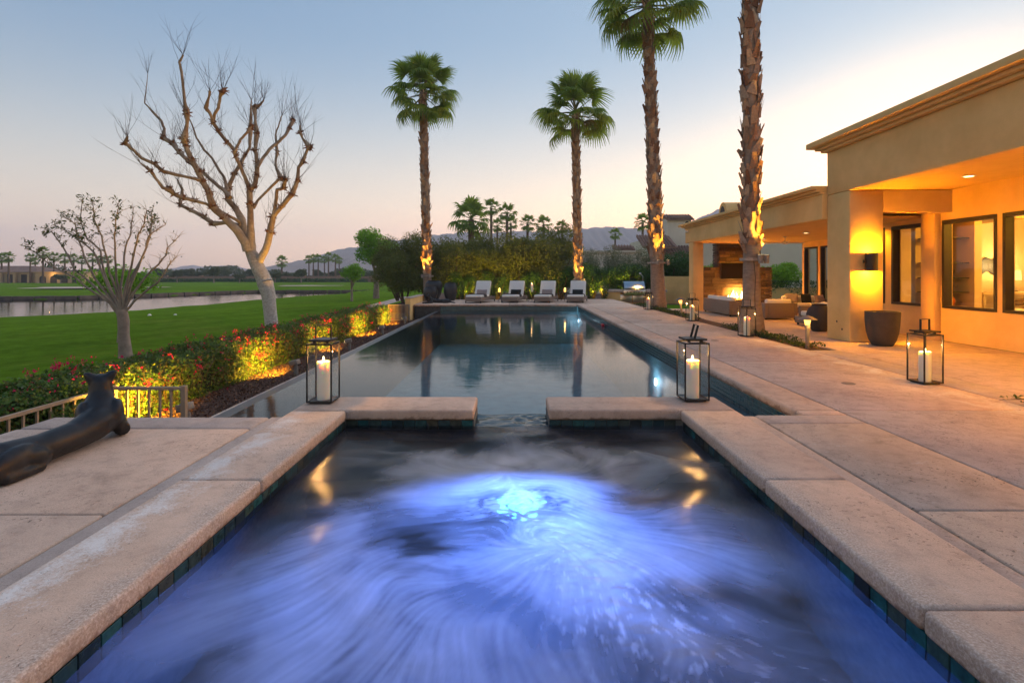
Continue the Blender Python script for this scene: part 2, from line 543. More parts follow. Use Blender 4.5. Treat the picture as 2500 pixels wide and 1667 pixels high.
m, nt, b = nt_new("candle_wax")
b.inputs["Base Color"].default_value = (0.80, 0.76, 0.66, 1)
b.inputs["Roughness"].default_value = 0.45
b.inputs["Subsurface Weight"].default_value = 0.6
b.inputs["Subsurface Radius"].default_value = (0.13, 0.06, 0.02)
b.inputs["Subsurface Scale"].default_value = 1.0
M['wax'] = m
M['flame'] = emat("candle_flame", (1.0, 0.62, 0.22), 16.0)
M['lamp_glow'] = emat("lamp_glow", (1.0, 0.72, 0.32), 6.0)
M['pool_light'] = emat("pool_light", (0.86, 0.88, 1.0), 14.0)

# tile that draws its own glaze: teal, bronze, near black
m, nt, b = nt_new("glazed_tile")
oi = node(nt, "ShaderNodeObjectInfo")
tcol = ramp(nt, oi.outputs["Random"], ((0.0, (0.012, 0.016, 0.02)), (0.3, (0.018, 0.06, 0.07)), (0.55, (0.05, 0.045, 0.03)), (0.75, (0.012, 0.085, 0.095)), (1.0, (0.02, 0.03, 0.045))))
tn = noise(nt, 16, 5, 0.7, wpos(nt))
nt.links.new(mixc(nt, 0.7, tcol.outputs[0], ramp(nt, tn.outputs[0], ((0.3, 0.35), (0.7, 1.7))).outputs[0], 'MULTIPLY'), b.inputs["Base Color"])
b.inputs["Roughness"].default_value = 0.2
M['tile'] = m
M['mosaic'] = leafmat("mosaic_tile", ((0.012, 0.03, 0.04), (0.02, 0.065, 0.08), (0.03, 0.05, 0.055), (0.015, 0.075, 0.085)), 0.25, 0.0, 0.5)
M['grout'] = pmat("tile_grout", (0.16, 0.17, 0.17), (0.10, 0.11, 0.115), 20, 0.8)
M['wet_stone'] = pmat("dark_slate", (0.045, 0.05, 0.06), (0.018, 0.02, 0.026), 7, 0.35, bstr=0.5, bscale=18, bdist=0.01)

# ---------------------------------------------------------------- ground sheet with the lake bed
lake = np.array([(-95, 22), (-60, 24), (-29, 29.5), (-25.7, 34), (-24.4, 43), (-24.0, 50), (-23.0, 59), (-19.5, 67.5),
                 (-17.5, 70.5), (-23, 71), (-34, 70.6), (-38, 64), (-40, 58.5), (-43, 52.5), (-50, 51), (-75, 46), (-120, 38)], float)

def sdist(P, poly):
    """signed distance to the polygon, negative inside"""
    d = np.full(len(P), 1e9); ins = np.zeros(len(P), bool)
    n = len(poly)
    for i in range(n):
        a = poly[i]; b_ = poly[(i + 1) % n]; ab = b_ - a
        t = np.clip(((P - a) @ ab) / (ab @ ab), 0, 1)
        d = np.minimum(d, np.linalg.norm(P - (a + t[:, None] * ab), axis=1))
        c = ((a[1] > P[:, 1]) != (b_[1] > P[:, 1])) & (P[:, 0] < (b_[0] - a[0]) * (P[:, 1] - a[1]) / (b_[1] - a[1] + 1e-12) + a[0])
        ins ^= c
    return np.where(ins, -d, d)

def spaced(pts):
    out = []
    for a, b_, st in pts:
        out += list(np.arange(a, b_, st))
    return np.array(out)
gx = spaced([(-1900, -1000, 300), (-1000, -200, 100), (-200, -100, 10), (-100, -5.2, 0.8), (-5.2, 14, 3.2), (14, 200, 20), (200, 1000, 100), (1000, 1901, 300)])
gy = spaced([(-400, -40, 40), (-40, 8, 6), (8, 80, 0.8), (80, 160, 4), (160, 400, 20), (400, 1000, 100), (1000, 1801, 200)])
GX, GY = np.meshgrid(gx, gy)
Pg = np.stack([GX.ravel(), GY.ravel()], 1)
dl = sdist(Pg, lake)
def smooth(e0, e1, x):
    t = np.clip((x - e0) / (e1 - e0), 0, 1); return t * t * (3 - 2 * t)
near = (Pg[:, 1] < 50) | (Pg[:, 0] > -20)
z = -0.70 - 0.42 * smooth(14, 1.0, dl) * (Pg[:, 0] < -8)
far_side = (Pg[:, 1] > 44) & (Pg[:, 0] < -14.5) & ((Pg[:, 1] - 50) > (Pg[:, 0] + 40) * 0.75)
z = np.where(far_side, -0.86 + 0.10 * np.sin(Pg[:, 0] * 0.06) * np.sin(Pg[:, 1] * 0.05), z)
shore = np.where(far_side, 0.9, 0.6)
z = np.where(dl < shore, np.where(dl < 0, -1.22 - np.minimum(-dl, 3) * 0.3, np.where(far_side, -0.88, -1.13)), z)
z += np.where((dl > 6) & (Pg[:, 0] < -11), 0.05 * np.sin(Pg[:, 0] * 0.21 + 1) * np.sin(Pg[:, 1] * 0.17), 0)
house_zone = (Pg[:, 0] > -6.2) & (Pg[:, 0] < 60) & (Pg[:, 1] < 40) & (Pg[:, 1] > -30)
z = np.where(house_zone, -2.4, z)
z = np.where((Pg[:, 1] > 900), -1.0, z)
nx, ny = len(gx), len(gy)
I = np.arange(nx * ny).reshape(ny, nx)
F = np.stack([I[:-1, :-1], I[:-1, 1:], I[1:, 1:], I[1:, :-1]], -1).reshape(-1, 4)
m, nt, b = nt_new("mown_grass")
v = wpos(nt)
n1 = noise(nt, 0.10, 6, 0.65, v, 0.8); n2 = noise(nt, 2.5, 5, 0.7, v); n3 = noise(nt, 45, 3, 0.7, v)
mp = node(nt, "ShaderNodeMapping"); mp.inputs["Rotation"].default_value = (0, 0, R(24)); nt.links.new(v, mp.inputs["Vector"])
wv = node(nt, "ShaderNodeTexWave", bands_direction='X', wave_profile='SIN'); wv.inputs["Scale"].default_value = 0.16; wv.inputs["Distortion"].default_value = 0.7
nt.links.new(mp.outputs[0], wv.inputs["Vector"])
col = ramp(nt, n1.outputs[0], ((0.30, (0.145, 0.190, 0.024)), (0.45, (0.092, 0.172, 0.014)), (0.7, (0.135, 0.235, 0.018)))).outputs[0]
col = mixc(nt, 0.6, col, ramp(nt, wv.outputs[0], ((0.3, 0.90), (0.7, 1.06))).outputs[0], 'MULTIPLY')
col = mixc(nt, 0.6, col, ramp(nt, n2.outputs[0], ((0.3, 0.55), (0.7, 1.3))).outputs[0], 'MULTIPLY')
col = mixc(nt, 0.6, col, ramp(nt, n3.outputs[0], ((0.3, 0.5), (0.7, 1.4))).outputs[0], 'MULTIPLY')
nt.links.new(col, b.inputs["Base Color"]); b.inputs["Roughness"].default_value = 1.0; b.inputs["Specular IOR Level"].default_value = 0.0
bump(nt, b, fmath(nt, 'ADD', n3.outputs[0], n2.outputs[0]), 0.8, 0.03)
M['lawn'] = m
npmesh("lawn", np.stack([Pg[:, 0], Pg[:, 1], z], 1), F, M['lawn'], None, True, 'structure')

M['lake'] = watermat("lake_water", (0.05, 0.08, 0.06), 0.03, ((1.0, 0.012, 0.5, 0.5), (3.5, 0.004, 0.5, 1.2)))
MB().prism([tuple(p) for p in lake], -1.205, -1.2).build("lake_water", M['lake'], kind='structure')
# stone edging along the far bank
bank = [lake[i] for i in range(8, 17)]
mb = MB()
for i in range(len(bank) - 1):
    a = Vector((*bank[i], 0)); c = Vector((*bank[i + 1], 0)); nseg = max(1, int((c - a).length / 1.6))
    for k in range(nseg):
        p = a.lerp(c, (k + 0.04) / nseg); q = a.lerp(c, (k + 0.96) / nseg)
        mb.bar((p.x, p.y, -1.07 + random.uniform(-.03, .03)), (q.x, q.y, -1.07 + random.uniform(-.03, .03)), 0.5, 0.36)
mb.build("lake_bank", pmat("bank_stone", (0.16, 0.125, 0.10), (0.08, 0.065, 0.055), 1.2, 0.9), kind='structure')

# sand bunkers on the far fairway
sand = pmat("bunker_sand", (0.50, 0.40, 0.31), (0.42, 0.33, 0.26), 2, 0.95)
for (bx, by, rx, ry) in ((-62, 78, 9, 5), (-35, 90, 5, 3.2)):
    mb = MB(); vs = []
    for k in range(28):
        a = 2 * math.pi * k / 28; rr = 1 + 0.18 * math.sin(3 * a + 1) + 0.1 * math.sin(5 * a)
        vs.append((bx + rx * rr * math.cos(a), by + ry * rr * math.sin(a), -0.72))
    mb.add(vs, [tuple(range(28))]).build("bunker_sand", sand, kind='structure')

# garden path beside the hedge
mb = MB(); L_ = []
for k in range(41):
    y = -6 + k * 1.3
    x = -8.35 - 0.0009 * max(0, y - 15) ** 2
    L_.append((x, y))
for i, (x, y) in enumerate(L_):
    mb.v += [(x - 0.5, y, -0.685), (x + 0.5, y, -0.685), (x - 0.5, y, -0.9), (x + 0.5, y, -0.9)]
for i in range(len(L_) - 1):
    o = i * 4
    mb.f += [(o, o + 1, o + 5, o + 4), (o + 1, o + 3, o + 7, o + 5), (o + 2, o, o + 4, o + 6)]
mb.build("garden_path", M['band'], kind='structure')

# mulch bed between the hedge and the pool gutter
MB().box(-6.48, -4.1, -8.0, 27.3, -1.4, -0.712).build("mulch_bed", M['soil'], kind='structure')
rg = np.random.default_rng(3)
nchip = 9000
yy = 5 + 18 * rg.random(nchip) ** 1.5
P = np.stack([-4.12 - 0.95 * rg.random(nchip), yy, -0.695 + 0.012 * rg.random(nchip)], 1)
leaf_cloud("bark_mulch", P, np.tile((0, 0, 1.0), (nchip, 1)), 0.045, M['mulch'], None, 5, 0.5, 'stuff', 0.7, 0.3)

# soil behind the back deck and beside the patio
MB().box(-6.5, 13.5, 27.3, 46, -1.6, -0.36).build("garden_soil", M['soil'], kind='structure')
MB().box(5.6, 20, 20.3, 27.3, -1.6, -0.30).build("garden_turf", M['lawn'], kind='structure')

# ---------------------------------------------------------------- pool shell
WZ = -0.30
pool = MB()
pool.box(-3.46, 2.95, 4.6, 23.3, -1.95, -1.75)            # floor
pool.box(2.77, 3.0, 4.97, 23.12, -1.75, -0.131)           # right wall
pool.box(-3.2, 3.0, 23.13, 23.4, -1.75, -0.131)          # far wall
pool.box(2.12, 2.77, 4.75, 4.97, -1.75, -0.131)           # near walls
pool.box(-3.2, -2.12, 4.75, 4.955, -1.75, -0.131)
pr = pool.build("swimming_pool", M['pool_plaster'], kind='structure')
pr['label'] = "dark plastered swimming pool with an overflow edge"
# overflow edge: wet sloping tile top
mb = MB()
mb.add([(-3.2, 4.97, -0.306), (-3.42, 4.97, -0.33), (-3.42, 23.1, -0.33), (-3.2, 23.1, -0.306), (-3.2, 4.97, -1.75), (-3.42, 4.97, -1.75), (-3.42, 23.1, -1.75), (-3.2, 23.1, -1.75)],
       [(0, 3, 2, 1), (0, 1, 5, 4), (1, 2, 6, 5), (2, 3, 7, 6), (3, 0, 4, 7)])
mb.build("overflow_edge", M['wet_stone'], pr)
MB().box(-3.92, -3.43, 4.97, 23.1, -1.7, -0.82).build("gutter_floor", M['wet_stone'], pr)
y = 4.6
while y < 23.0:
    y2 = min(y + 1.83, 23.05)
    MB().box(-4.16, -3.9, y + 0.006, y2 - 0.006, -1.3, -0.655).build("gutter_curb", M['band'], pr, bevel=0.012)
    y = y2
# dark stone cladding of the far wall, wider than the pool
MB().box(-4.33, -3.2, 23.14, 23.42, -1.0, -0.131).build("stone_cladding", M['wet_stone'], pr)
# small mosaic along the waterline (too small to pick apart: one part)
def mosaic(fn, n, rows, name):
    mb = MB(); pt = 0.052
    for i in range(n):
        for j in range(rows):
            fn(mb, i * pt, -0.137 - (j + 1) * pt, pt - 0.006)
    return mb.build(name, M['mosaic'], pr, kind='stuff')
mosaic(lambda mb, a, z, s: mb.box(2.762, 2.772, 5.0 + a, 5.0 + a + s, z, z + s), 347, 4, "waterline_mosaic")
mosaic(lambda mb, a, z, s: mb.box(-3.2 + a, -3.2 + a + s, 23.122, 23.132, z, z + s), 114, 4, "waterline_mosaic")
# underwater lights on the right wall
for (yy_, zz) in ((10.33, -0.80), (22.75, -0.72)):
    t = thing("pool_lamp", "round white underwater light near the pool's near right corner" if yy_ < 15 else "round white underwater light by the far corner of the pool", "pool light", (2.76, yy_, zz), group="underwater pool lights")
    mb = MB()
    for i, rr in enumerate((0.0, 0.075)):
        pass
    d = MB().lathe([(0.085, 0.0), (0.085, 0.012), (0.07, 0.016)], 20); d.v = [(-q[2], q[0], q[1]) for q in d.v]
    d.build("trim_ring", M['steel'], t, True)
    d = MB().disc((0, 0, 0.014), 0.07, 20); d.v = [(-q[2], q[0], q[1]) for q in d.v]
    d.build("lens", M['pool_light'], t)
    lamp("pool_glow", 'POINT', (2.60, yy_, zz), 6, (0.75, 0.85, 1.0), 0.05, t)

M['pool_water'] = watermat("pool_water", (0.66, 0.84, 0.90), 0.055, ((1.3, 0.0045, 0.6, 1.0), (6.0, 0.0012, 0.6, 1.5)))
MB().add([(-3.2, 4.9, WZ), (2.77, 4.9, WZ), (2.77, 23.13, WZ), (-3.2, 23.13, WZ)], [(0, 1, 2, 3)]).build("pool_water", M['pool_water'], kind='structure')

# ---------------------------------------------------------------- deck
deck = MB()
deck.box(2.98, 5.60, -1.5, 28.0, -1.9, -0.135)
deck.box(2.10, 2.98, -1.5, 4.76, -1.9, -0.135)
deck.box(-4.27, -2.10, -1.5, 4.76, -1.9, -0.135)
deck.box(-4.27, 2.98, 23.4, 27.3, -1.9, -0.135)
dk = deck.build("pool_deck", M['stucco'], kind='structure')
jb = MB()
jb.box(2.80, 5.12, -1.5, 27.9, -0.134, -0.052); jb.box(2.14, 2.80, -1.5, 4.94, -0.134, -0.052)
jb.box(-4.25, -2.14, -1.5, 4.93, -0.134, -0.052); jb.box(-4.25, 2.8, 23.12, 27.28, -0.134, -0.052)
jb.build("joint_bed", M['joint'], dk)
G = 0.006
def slab(x0, x1, y0, y1, mat='slab', z1=-0.03, th=0.10, bev=0.012, seg=2, name="slab", g=G):
    return MB().box(x0 + g, x1 - g, y0 + g, y1 - g, z1 - th, z1).build(name, M[mat], dk, bevel=bev, seg=seg)
# right of the pool: coping row and slabs
ys = [5.19, 8.06, 11.0, 14.2, 17.3, 20.2, 23.5, 27.9]
for a, c in zip(ys[:-1], ys[1:]):
    if a < 23:
        slab(2.73, 3.16, a, min(c, 23.09), 'coping', bev=0.028, seg=3, name="coping_stone", g=0.004)
    slab(3.16, 5.13, a, c, 'edge_salt' if a < 9 else 'slab')
slab(2.26, 3.16, 4.74, 5.03, 'band', bev=0.02)
slab(2.73, 3.16, 5.03, 5.19, 'coping', bev=0.02)
slab(3.16, 5.13, 3.0, 5.19, 'edge_salt')
slab(2.26, 3.16, 3.0, 4.74, 'slab')
slab(2.26, 5.13, 0.2, 3.0, 'slab')
slab(2.125, 2.26, 0.2, 5.0, 'band', bev=0.008, z1=-0.034)
# band beside the deck, patio side
slab(5.13, 5.62, 0.2, 4.6, 'band'); slab(5.13, 5.62, 4.6, 9.25, 'band')
# left platform
slab(-4.28, -2.265, 4.58, 4.965, 'band', bev=0.03, seg=3)
slab(-4.28, -3.93, 0.2, 4.58, 'band', bev=0.03, seg=3)
slab(-3.93, -2.265, 2.95, 4.58, 'coping_salt')
slab(-3.93, -2.265, 0.2, 2.95, 'slab')
slab(-2.265, -2.125, 0.2, 4.965, 'band', bev=0.008, z1=-0.034)
# far deck under the loungers
xs_ = [-4.36, -2.4, -0.2, 1.9, 2.73]
for a, c in zip(xs_[:-1], xs_[1:]):
    slab(a, c, 23.08, 23.5, 'coping', bev=0.028, seg=3, name="coping_stone", g=0.004)
    slab(a, c, 23.5, 25.4, 'slab'); slab(a, c, 25.4, 27.3, 'slab')
slab(2.73, 3.16, 23.09, 27.9, 'slab')
# small dark lids set in the deck
for (lx, ly, lab) in ((4.05, 6.45, "oval dark lid in the deck beside the nearest right lantern"), (4.0, 10.6, "oval dark lid in the deck level with the nearest palm trunk"), (4.15, 15.2, "oval dark lid in the deck, third from the spa")):
    t = thing("skimmer_lid", lab, "lid", (lx, ly, -0.03), group="lids set in the deck")
    mb = MB().lathe([(0.075, 0.0), (0.075, 0.003), (0.064, 0.004), (0.064, 0.0025), (0.0, 0.003)], 22)
    mb.build("lid_plate", pmat("lid_plastic", (0.20, 0.16, 0.14), (0.15, 0.12, 0.105), 20, 0.7) if 'lid' not in M else M['lid'], t)
# red float on the pool's right edge
t = thing("pool_float", "small red float clipped at the waterline of the pool's right wall", "float", (2.70, 16.2, -0.27))
fl = MB().tube([(0, -0.14, 0), (0, -0.10, 0.005), (0, 0.10, 0.005), (0, 0.14, 0)], [0.015, 0.045, 0.045, 0.015], 12)
fl.build("float_body", pmat("red_plastic", (0.5, 0.012, 0.018), (0.42, 0.01, 0.015), 8, 0.4), t, True)

# ---------------------------------------------------------------- spa
sw = MB()
sw.box(1.625, 2.10, 0.6, 5.62, -1.4, -0.105)
sw.box(-2.10, -1.625, 0.6, 5.62, -1.4, -0.105)
sw.box(-1.625, 1.625, 0.3, 0.72, -1.4, -0.105)
sw.box(-1.625, -0.385, 5.13, 5.62, -1.4, -0.105)
sw.box(0.335, 1.625, 5.13, 5.62, -1.4, -0.105)
sw.box(-0.385, 0.335, 5.13, 5.60, -1.4, -0.187)
sp = sw.build("spa", M['grout'], kind='structure')
sp['label'] = "square raised spa with tiled waterline"
MB().box(-1.625, 1.625, 0.72, 5.13, -1.35, -1.15).build("spa_floor", M['spa_plaster'], sp)
MB().box(-1.622, 1.622, 0.722, 1.15, -1.15, -0.62).build("spa_bench", M['spa_plaster'], sp)
for a, c in ((0.2, 2.075), (2.075, 3.38), (3.38, 5.075)):
    MB().box(1.585, 2.12, a + .005, c - .005, -0.10, 0).build("coping_stone", M['coping'], sp, bevel=0.023, seg=4)
for a, c in ((0.2, 3.37), (3.37, 5.065)):
    MB().box(-2.12, -1.595, a + .005, c - .005, -0.10, 0).build("coping_stone", M['coping_salt'], sp, bevel=0.023, seg=4)
MB().box(0.335, 2.12, 5.088, 5.64, -0.10, 0).build("coping_stone", M['coping'], sp, bevel=0.023, seg=4)
MB().box(-2.12, -0.385, 5.078, 5.64, -0.10, 0).build("coping_stone", M['coping'], sp, bevel=0.023, seg=4)
def tile_mesh(sx, sy, sz):
    bm = bmesh.new(); bmesh.ops.create_cube(bm, size=1)
    for q in bm.verts:
        q.co = Vector((q.co.x * sx, q.co.y * sy, q.co.z * sz))
    bmesh.ops.bevel(bm, geom=bm.edges[:], offset=0.002, segments=1, affect='EDGES')
    me = bpy.data.meshes.new("tile"); bm.to_mesh(me); bm.free(); me.materials.append(M['tile']); return me
TP = 0.111
tm_f = tile_mesh(TP - 0.006, 0.012, 0.15); tm_s = tile_mesh(0.012, TP - 0.006, 0.15)
def put_tile(me, loc):
    o = bpy.data.objects.new("tile", me); COL.objects.link(o); o.parent = sp
    o.location = Vector(loc) + Vector((random.uniform(-.0015, .0015), random.uniform(-.0015, .0015), random.uniform(-.001, .001)))
x = -1.56
while x < -0.40:
    put_tile(tm_f, (x, 5.124, -0.185)); x += TP
x = 0.392
while x < 1.60:
    put_tile(tm_f, (x, 5.124, -0.185)); x += TP
y = 1.25
while y < 5.10:
    put_tile(tm_s, (1.619, y, -0.185)); put_tile(tm_s, (-1.619, y, -0.185)); y += TP
# spa light in the face of the far bench
MB().box(-1.622, 1.622, 4.20, 5.129, -1.149, -0.62).build("spa_bench", M['spa_plaster'], sp)
t = thing("spa_lamp", "glowing blue white underwater light in the middle of the spa", "spa light", (0.04, 4.198, -0.98), group=None)
d = MB().lathe([(0.17, 0.0), (0.17, 0.015), (0.15, 0.02)], 24); d.v = [(q[0], -q[2], q[1]) for q in d.v]; d.build("trim_ring", M['white_fabric'], t, True)
d = MB().disc((0, 0, 0.018), 0.15, 24); d.v = [(q[0], -q[2], q[1]) for q in d.v]; d.build("lens", emat("spa_lens", (0.10, 0.62, 1.0), 3.2), t)
SPA_E = 440
_sl = lamp("spa_glow", 'SPOT', (0.04, 4.12, -0.98), SPA_E, (0.105, 0.245, 1.0), 0.10, t, aim=(0.0, 2.5, -0.45), cone=125, blend=1.0)
_sl.visible_transmission = False          # the lens itself is what shows through the water

# churning spa water: foam streaks follow the flow of the jets (line integral convolution)
nX, nY = 420, 560
x0, x1, y0, y1 = -1.612, 1.612, 0.74, 5.12
rs = np.random.default_rng(11)
def vnoise(shape, cell, seed):
    r = np.random.default_rng(seed)
    gy_, gx_ = int(shape[0] / cell) + 3, int(shape[1] / cell) + 3
    g = r.random((gy_, gx_))
    yy, xx = np.mgrid[0:shape[0], 0:shape[1]] / cell
    yi, xi = yy.astype(int), xx.astype(int); fy, fx = yy - yi, xx - xi
    fy = fy * fy * (3 - 2 * fy); fx = fx * fx * (3 - 2 * fx)
    return (g[yi, xi] * (1 - fx) + g[yi, xi + 1] * fx) * (1 - fy) + (g[yi + 1, xi] * (1 - fx) + g[yi + 1, xi + 1] * fx) * fy
def blur(a, r):
    for ax in (0, 1):
        p = np.pad(a, [(r + 1, r) if k == ax else (0, 0) for k in (0, 1)], mode='edge')
        c = np.cumsum(p, axis=ax)
        a = (np.take(c, range(2 * r + 1, c.shape[ax]), axis=ax) - np.take(c, range(0, c.shape[ax] - 2 * r - 1), axis=ax)) / (2 * r + 1)
    return a
XX, YY = np.meshgrid(np.linspace(x0, x1, nX), np.linspace(y0, y1, nY))
vx = np.zeros_like(XX); vy = np.zeros_like(XX); dens = np.zeros_like(XX)
# jets: x, y, strength, reach, swirl
jets = [(0.05, 3.45, 1.5, 0.75, 0.25), (0.25, 2.75, 1.5, 0.8, -0.35), (1.0, 2.85, 1.0, 0.7, 0.5), (-1.0, 2.55, 0.9, 0.8, -0.4), (-0.02, 4.75, 1.0, 0.5, 0.0), (1.2, 4.2, 0.7, 0.6, 0.4),
        (-0.85, 4.25, 0.6, 0.6, -0.3), (-0.35, 2.05, 1.1, 0.8, 0.2), (0.62, 1.85, 0.8, 0.6, 0.3), (-1.15, 3.4, 0.6, 0.5, 0.4), (0.62, 3.95, 0.5, 0.5, -0.4)]
for jx, jy, w, r_, sw_ in jets:
    dx, dy = XX - jx, (YY - jy); d2 = np.sqrt(dx * dx + dy * dy) + 0.04
    k = w * np.exp(-(d2 / r_) ** 2 * 0.6) / d2
    vx += k * (dx - sw_ * dy); vy += k * (dy + sw_ * dx)
    dens += w * np.exp(-(d2 / (r_ * 0.62)) ** 2)
n1 = vnoise(XX.shape, 130, 1); n2 = vnoise(XX.shape, 60, 2)
ps = n1 + 0.45 * n2
cx_, cy_ = XX - 0.05, YY - 3.9
cr_ = np.sqrt(cx_ ** 2 + cy_ ** 2) + 0.1
vx = 0.35 * vx + 95 * np.gradient(ps, axis=0) + 0.75 * cx_ / cr_
vy = 0.35 * vy - 95 * np.gradient(ps, axis=1) + 0.62 * cy_ / cr_
L = np.sqrt(vx ** 2 + vy ** 2) + 1e-6; vx /= L; vy /= L
def lic_of(src, steps):
    acc = src.copy(); cnt = 1.0
    for sgn in (1, -1):
        py_, px_ = [q.astype(float) for q in np.mgrid[0:nY, 0:nX]]
        for st in range(steps):
            xi = np.clip(px_.round().astype(int), 0, nX - 1); yi = np.clip(py_.round().astype(int), 0, nY - 1)
            px_ += sgn * vx[yi, xi]; py_ += sgn * vy[yi, xi]
            xi = np.clip(px_.round().astype(int), 0, nX - 1); yi = np.clip(py_.round().astype(int), 0, nY - 1)
            wgt = 1 - st / steps
            acc += src[yi, xi] * wgt; cnt += wgt
    a = acc / cnt
    return (a - a.mean()) / a.std()
def fbm(cell, seed, octs=4):
    a = 0; w = 1.0; tot = 0
    for o_ in range(octs):
        a = a + w * vnoise(XX.shape, max(2.0, cell / 2 ** o_), seed + 17 * o_); tot += w; w *= 0.55
    return a / tot
def warp(a, wx, wy):
    yy, xx = np.mgrid[0:nY, 0:nX]
    return a[np.clip((yy + wy).astype(int), 0, nY - 1), np.clip((xx + wx).astype(int), 0, nX - 1)]
w1, w2 = fbm(80, 201) - 0.5, fbm(80, 301) - 0.5
mist = blur(warp(fbm(70, 401, 5), 170 * w1, 120 * w2), 1)              # curling sheets of mist-like foam
mist = (mist - mist.mean()) / mist.std()
silk = blur(lic_of(1.6 * np.tanh(mist / 1.6) + 0.55 * vnoise(XX.shape, 10, 71) + 0.35 * vnoise(XX.shape, 5, 72), 17), 1)      # the mist drawn out along the flow
wide = blur(lic_of(vnoise(XX.shape, 22, 5) + 0.6 * vnoise(XX.shape, 46, 15), 42), 2)
mids = blur(lic_of(vnoise(XX.shape, 7, 6), 34), 1)
mids = mids / mids.std()
fine = blur(lic_of(rs.random(XX.shape), 18), 1); fine = fine / fine.std()
soft = vnoise(XX.shape, 95, 8) * 0.65 + vnoise(XX.shape, 40, 9) * 0.35
dn = np.clip(dens, 0, 1.4)
zone = smooth(4.5, 3.4, YY)
hole = np.exp(-(((XX + 0.45) / 0.5) ** 2 + ((YY - 3.3) / 0.4) ** 2)) + 0.6 * np.exp(-(((XX - 1.0) / 0.4) ** 2 + ((YY - 2.35) / 0.4) ** 2))
foam = 0.22 + 0.105 * mist + 0.100 * silk + 0.025 * wide + 0.018 * mids + 0.30 * (soft - 0.5) + 0.09 * dn + 0.04 * zone + 0.19 * smooth(3.7, 4.5, YY) + 0.11 * silk * smooth(3.6, 4.3, YY) + 0.17 * hole
foam += fine * (0.014 + 0.045 * np.clip(dn - 0.25, 0, 1))
plume = np.exp(-((XX - 0.0 - 0.05 * np.sin(YY * 9)) / (0.07 + 0.12 * np.clip(5.1 - YY, 0, 1))) ** 2) * smooth(3.6, 4.4, YY)
foam += 0.50 * plume * (0.6 + 0.4 * vnoise(XX.shape, 10, 21))
edge = np.minimum.reduce([(XX - x0), (x1 - XX), (y1 - YY) * 0.9])
foam *= 0.30 + 0.70 * smooth(0.0, 0.95, edge + 0.35 * (soft - 0.5))
foam = np.minimum(0.07 * np.log1p(np.exp(foam / 0.07)), 1)
pool_hole = np.exp(-(((XX - 0.05) / 0.34) ** 2 + ((YY - 3.36) / 0.24) ** 2))      # clear patch over the lamp
foam *= 1 - 0.70 * smooth(0.15, 0.6, pool_hole) * smooth(0.36, 0.66, fbm(14, 41, 3) + 0.16 * (vnoise(XX.shape, 3, 43) - 0.5))
chop = (vnoise(XX.shape, 7, 51) - 0.5) + 0.6 * (vnoise(XX.shape, 3.2, 52) - 0.5)
trail = np.exp(-(((XX - 0.05 - 0.42 * (3.4 - YY)) / (0.12 + 0.22 * np.clip(3.4 - YY, 0, 2))) ** 2)) * smooth(1.4, 2.6, YY) * smooth(3.9, 3.3, YY)
spark = np.clip((blur(lic_of(rs.random(XX.shape), 7), 1) - 0.8) * 1.1, 0, 1) * np.clip(trail + pool_hole * 0.6, 0, 1)
speck = np.clip((blur(lic_of(rs.random(XX.shape), 4), 1) - 0.55) * 1.3, 0, 1)
foam = np.clip(foam + 0.85 * spark + 0.55 * speck * np.clip(trail, 0, 1) + 0.22 * trail, 0, 1)  # extra foam along the trail paints the lamp's bright streak and sparkle
zz = -0.165 + 0.030 * (vnoise(XX.shape, 65, 12) - 0.5) + 0.010 * (vnoise(XX.shape, 26, 13) - 0.5) + 0.0022 * wide * smooth(0.0, 0.3, edge) + 0.03 * (np.clip(dens, 0, 1) - 0.4) * smooth(0, .5, edge)
zz += 0.006 * chop * np.clip(0.12 + 1.3 * pool_hole + 0.9 * trail, 0, 1.4)
I = np.arange(nX * nY).reshape(nY, nX)
F = np.stack([I[:-1, :-1], I[:-1, 1:], I[1:, 1:], I[1:, :-1]], -1).reshape(-1, 4)
m, nt, b = nt_new("churning_water")
at = node(nt, "ShaderNodeAttribute"); at.attribute_name = "foam"
f = at.outputs["Fac"]
tr = node(nt, "ShaderNodeBsdfRefraction"); tr.inputs[0].default_value = (0.62, 0.74, 0.84, 1); tr.inputs["Roughness"].default_value = 0.13; tr.inputs["IOR"].default_value = 1.33
tl = node(nt, "ShaderNodeBsdfTranslucent"); tl.inputs[0].default_value = (0.82, 0.86, 0.94, 1)
df = node(nt, "ShaderNodeBsdfDiffuse"); df.inputs[0].default_value = (0.80, 0.78, 0.82, 1)
fm = node(nt, "ShaderNodeMixShader"); fm.inputs[0].default_value = 0.40
nt.links.new(tl.outputs[0], fm.inputs[1]); nt.links.new(df.outputs[0], fm.inputs[2])
bd = node(nt, "ShaderNodeMixShader")
nt.links.new(ramp(nt, f, ((0.04, 0.03), (0.40, 0.45), (0.95, 1.0))).outputs[0], bd.inputs[0])
nt.links.new(tr.outputs[0], bd.inputs[1]); nt.links.new(fm.outputs[0], bd.inputs[2])
gl = node(nt, "ShaderNodeBsdfGlossy"); gl.inputs["Roughness"].default_value = 0.22
fr = node(nt, "ShaderNodeFresnel"); fr.inputs[0].default_value = 1.33
sh = node(nt, "ShaderNodeMixShader")
nt.links.new(fmath(nt, 'MULTIPLY', fr.outputs[0], 0.6), sh.inputs[0]); nt.links.new(bd.outputs[0], sh.inputs[1]); nt.links.new(gl.outputs[0], sh.inputs[2])
nt.links.new(sh.outputs[0], nt.nodes["Material Output"].inputs[0])
M['churn'] = m
so = npmesh("spa_water", np.stack([XX.ravel(), YY.ravel(), zz.ravel()], 1), F, m, None, True, 'structure')
so.data.attributes.new("foam", 'FLOAT', 'POINT').data.foreach_set("value", foam.ravel().astype(np.float32))
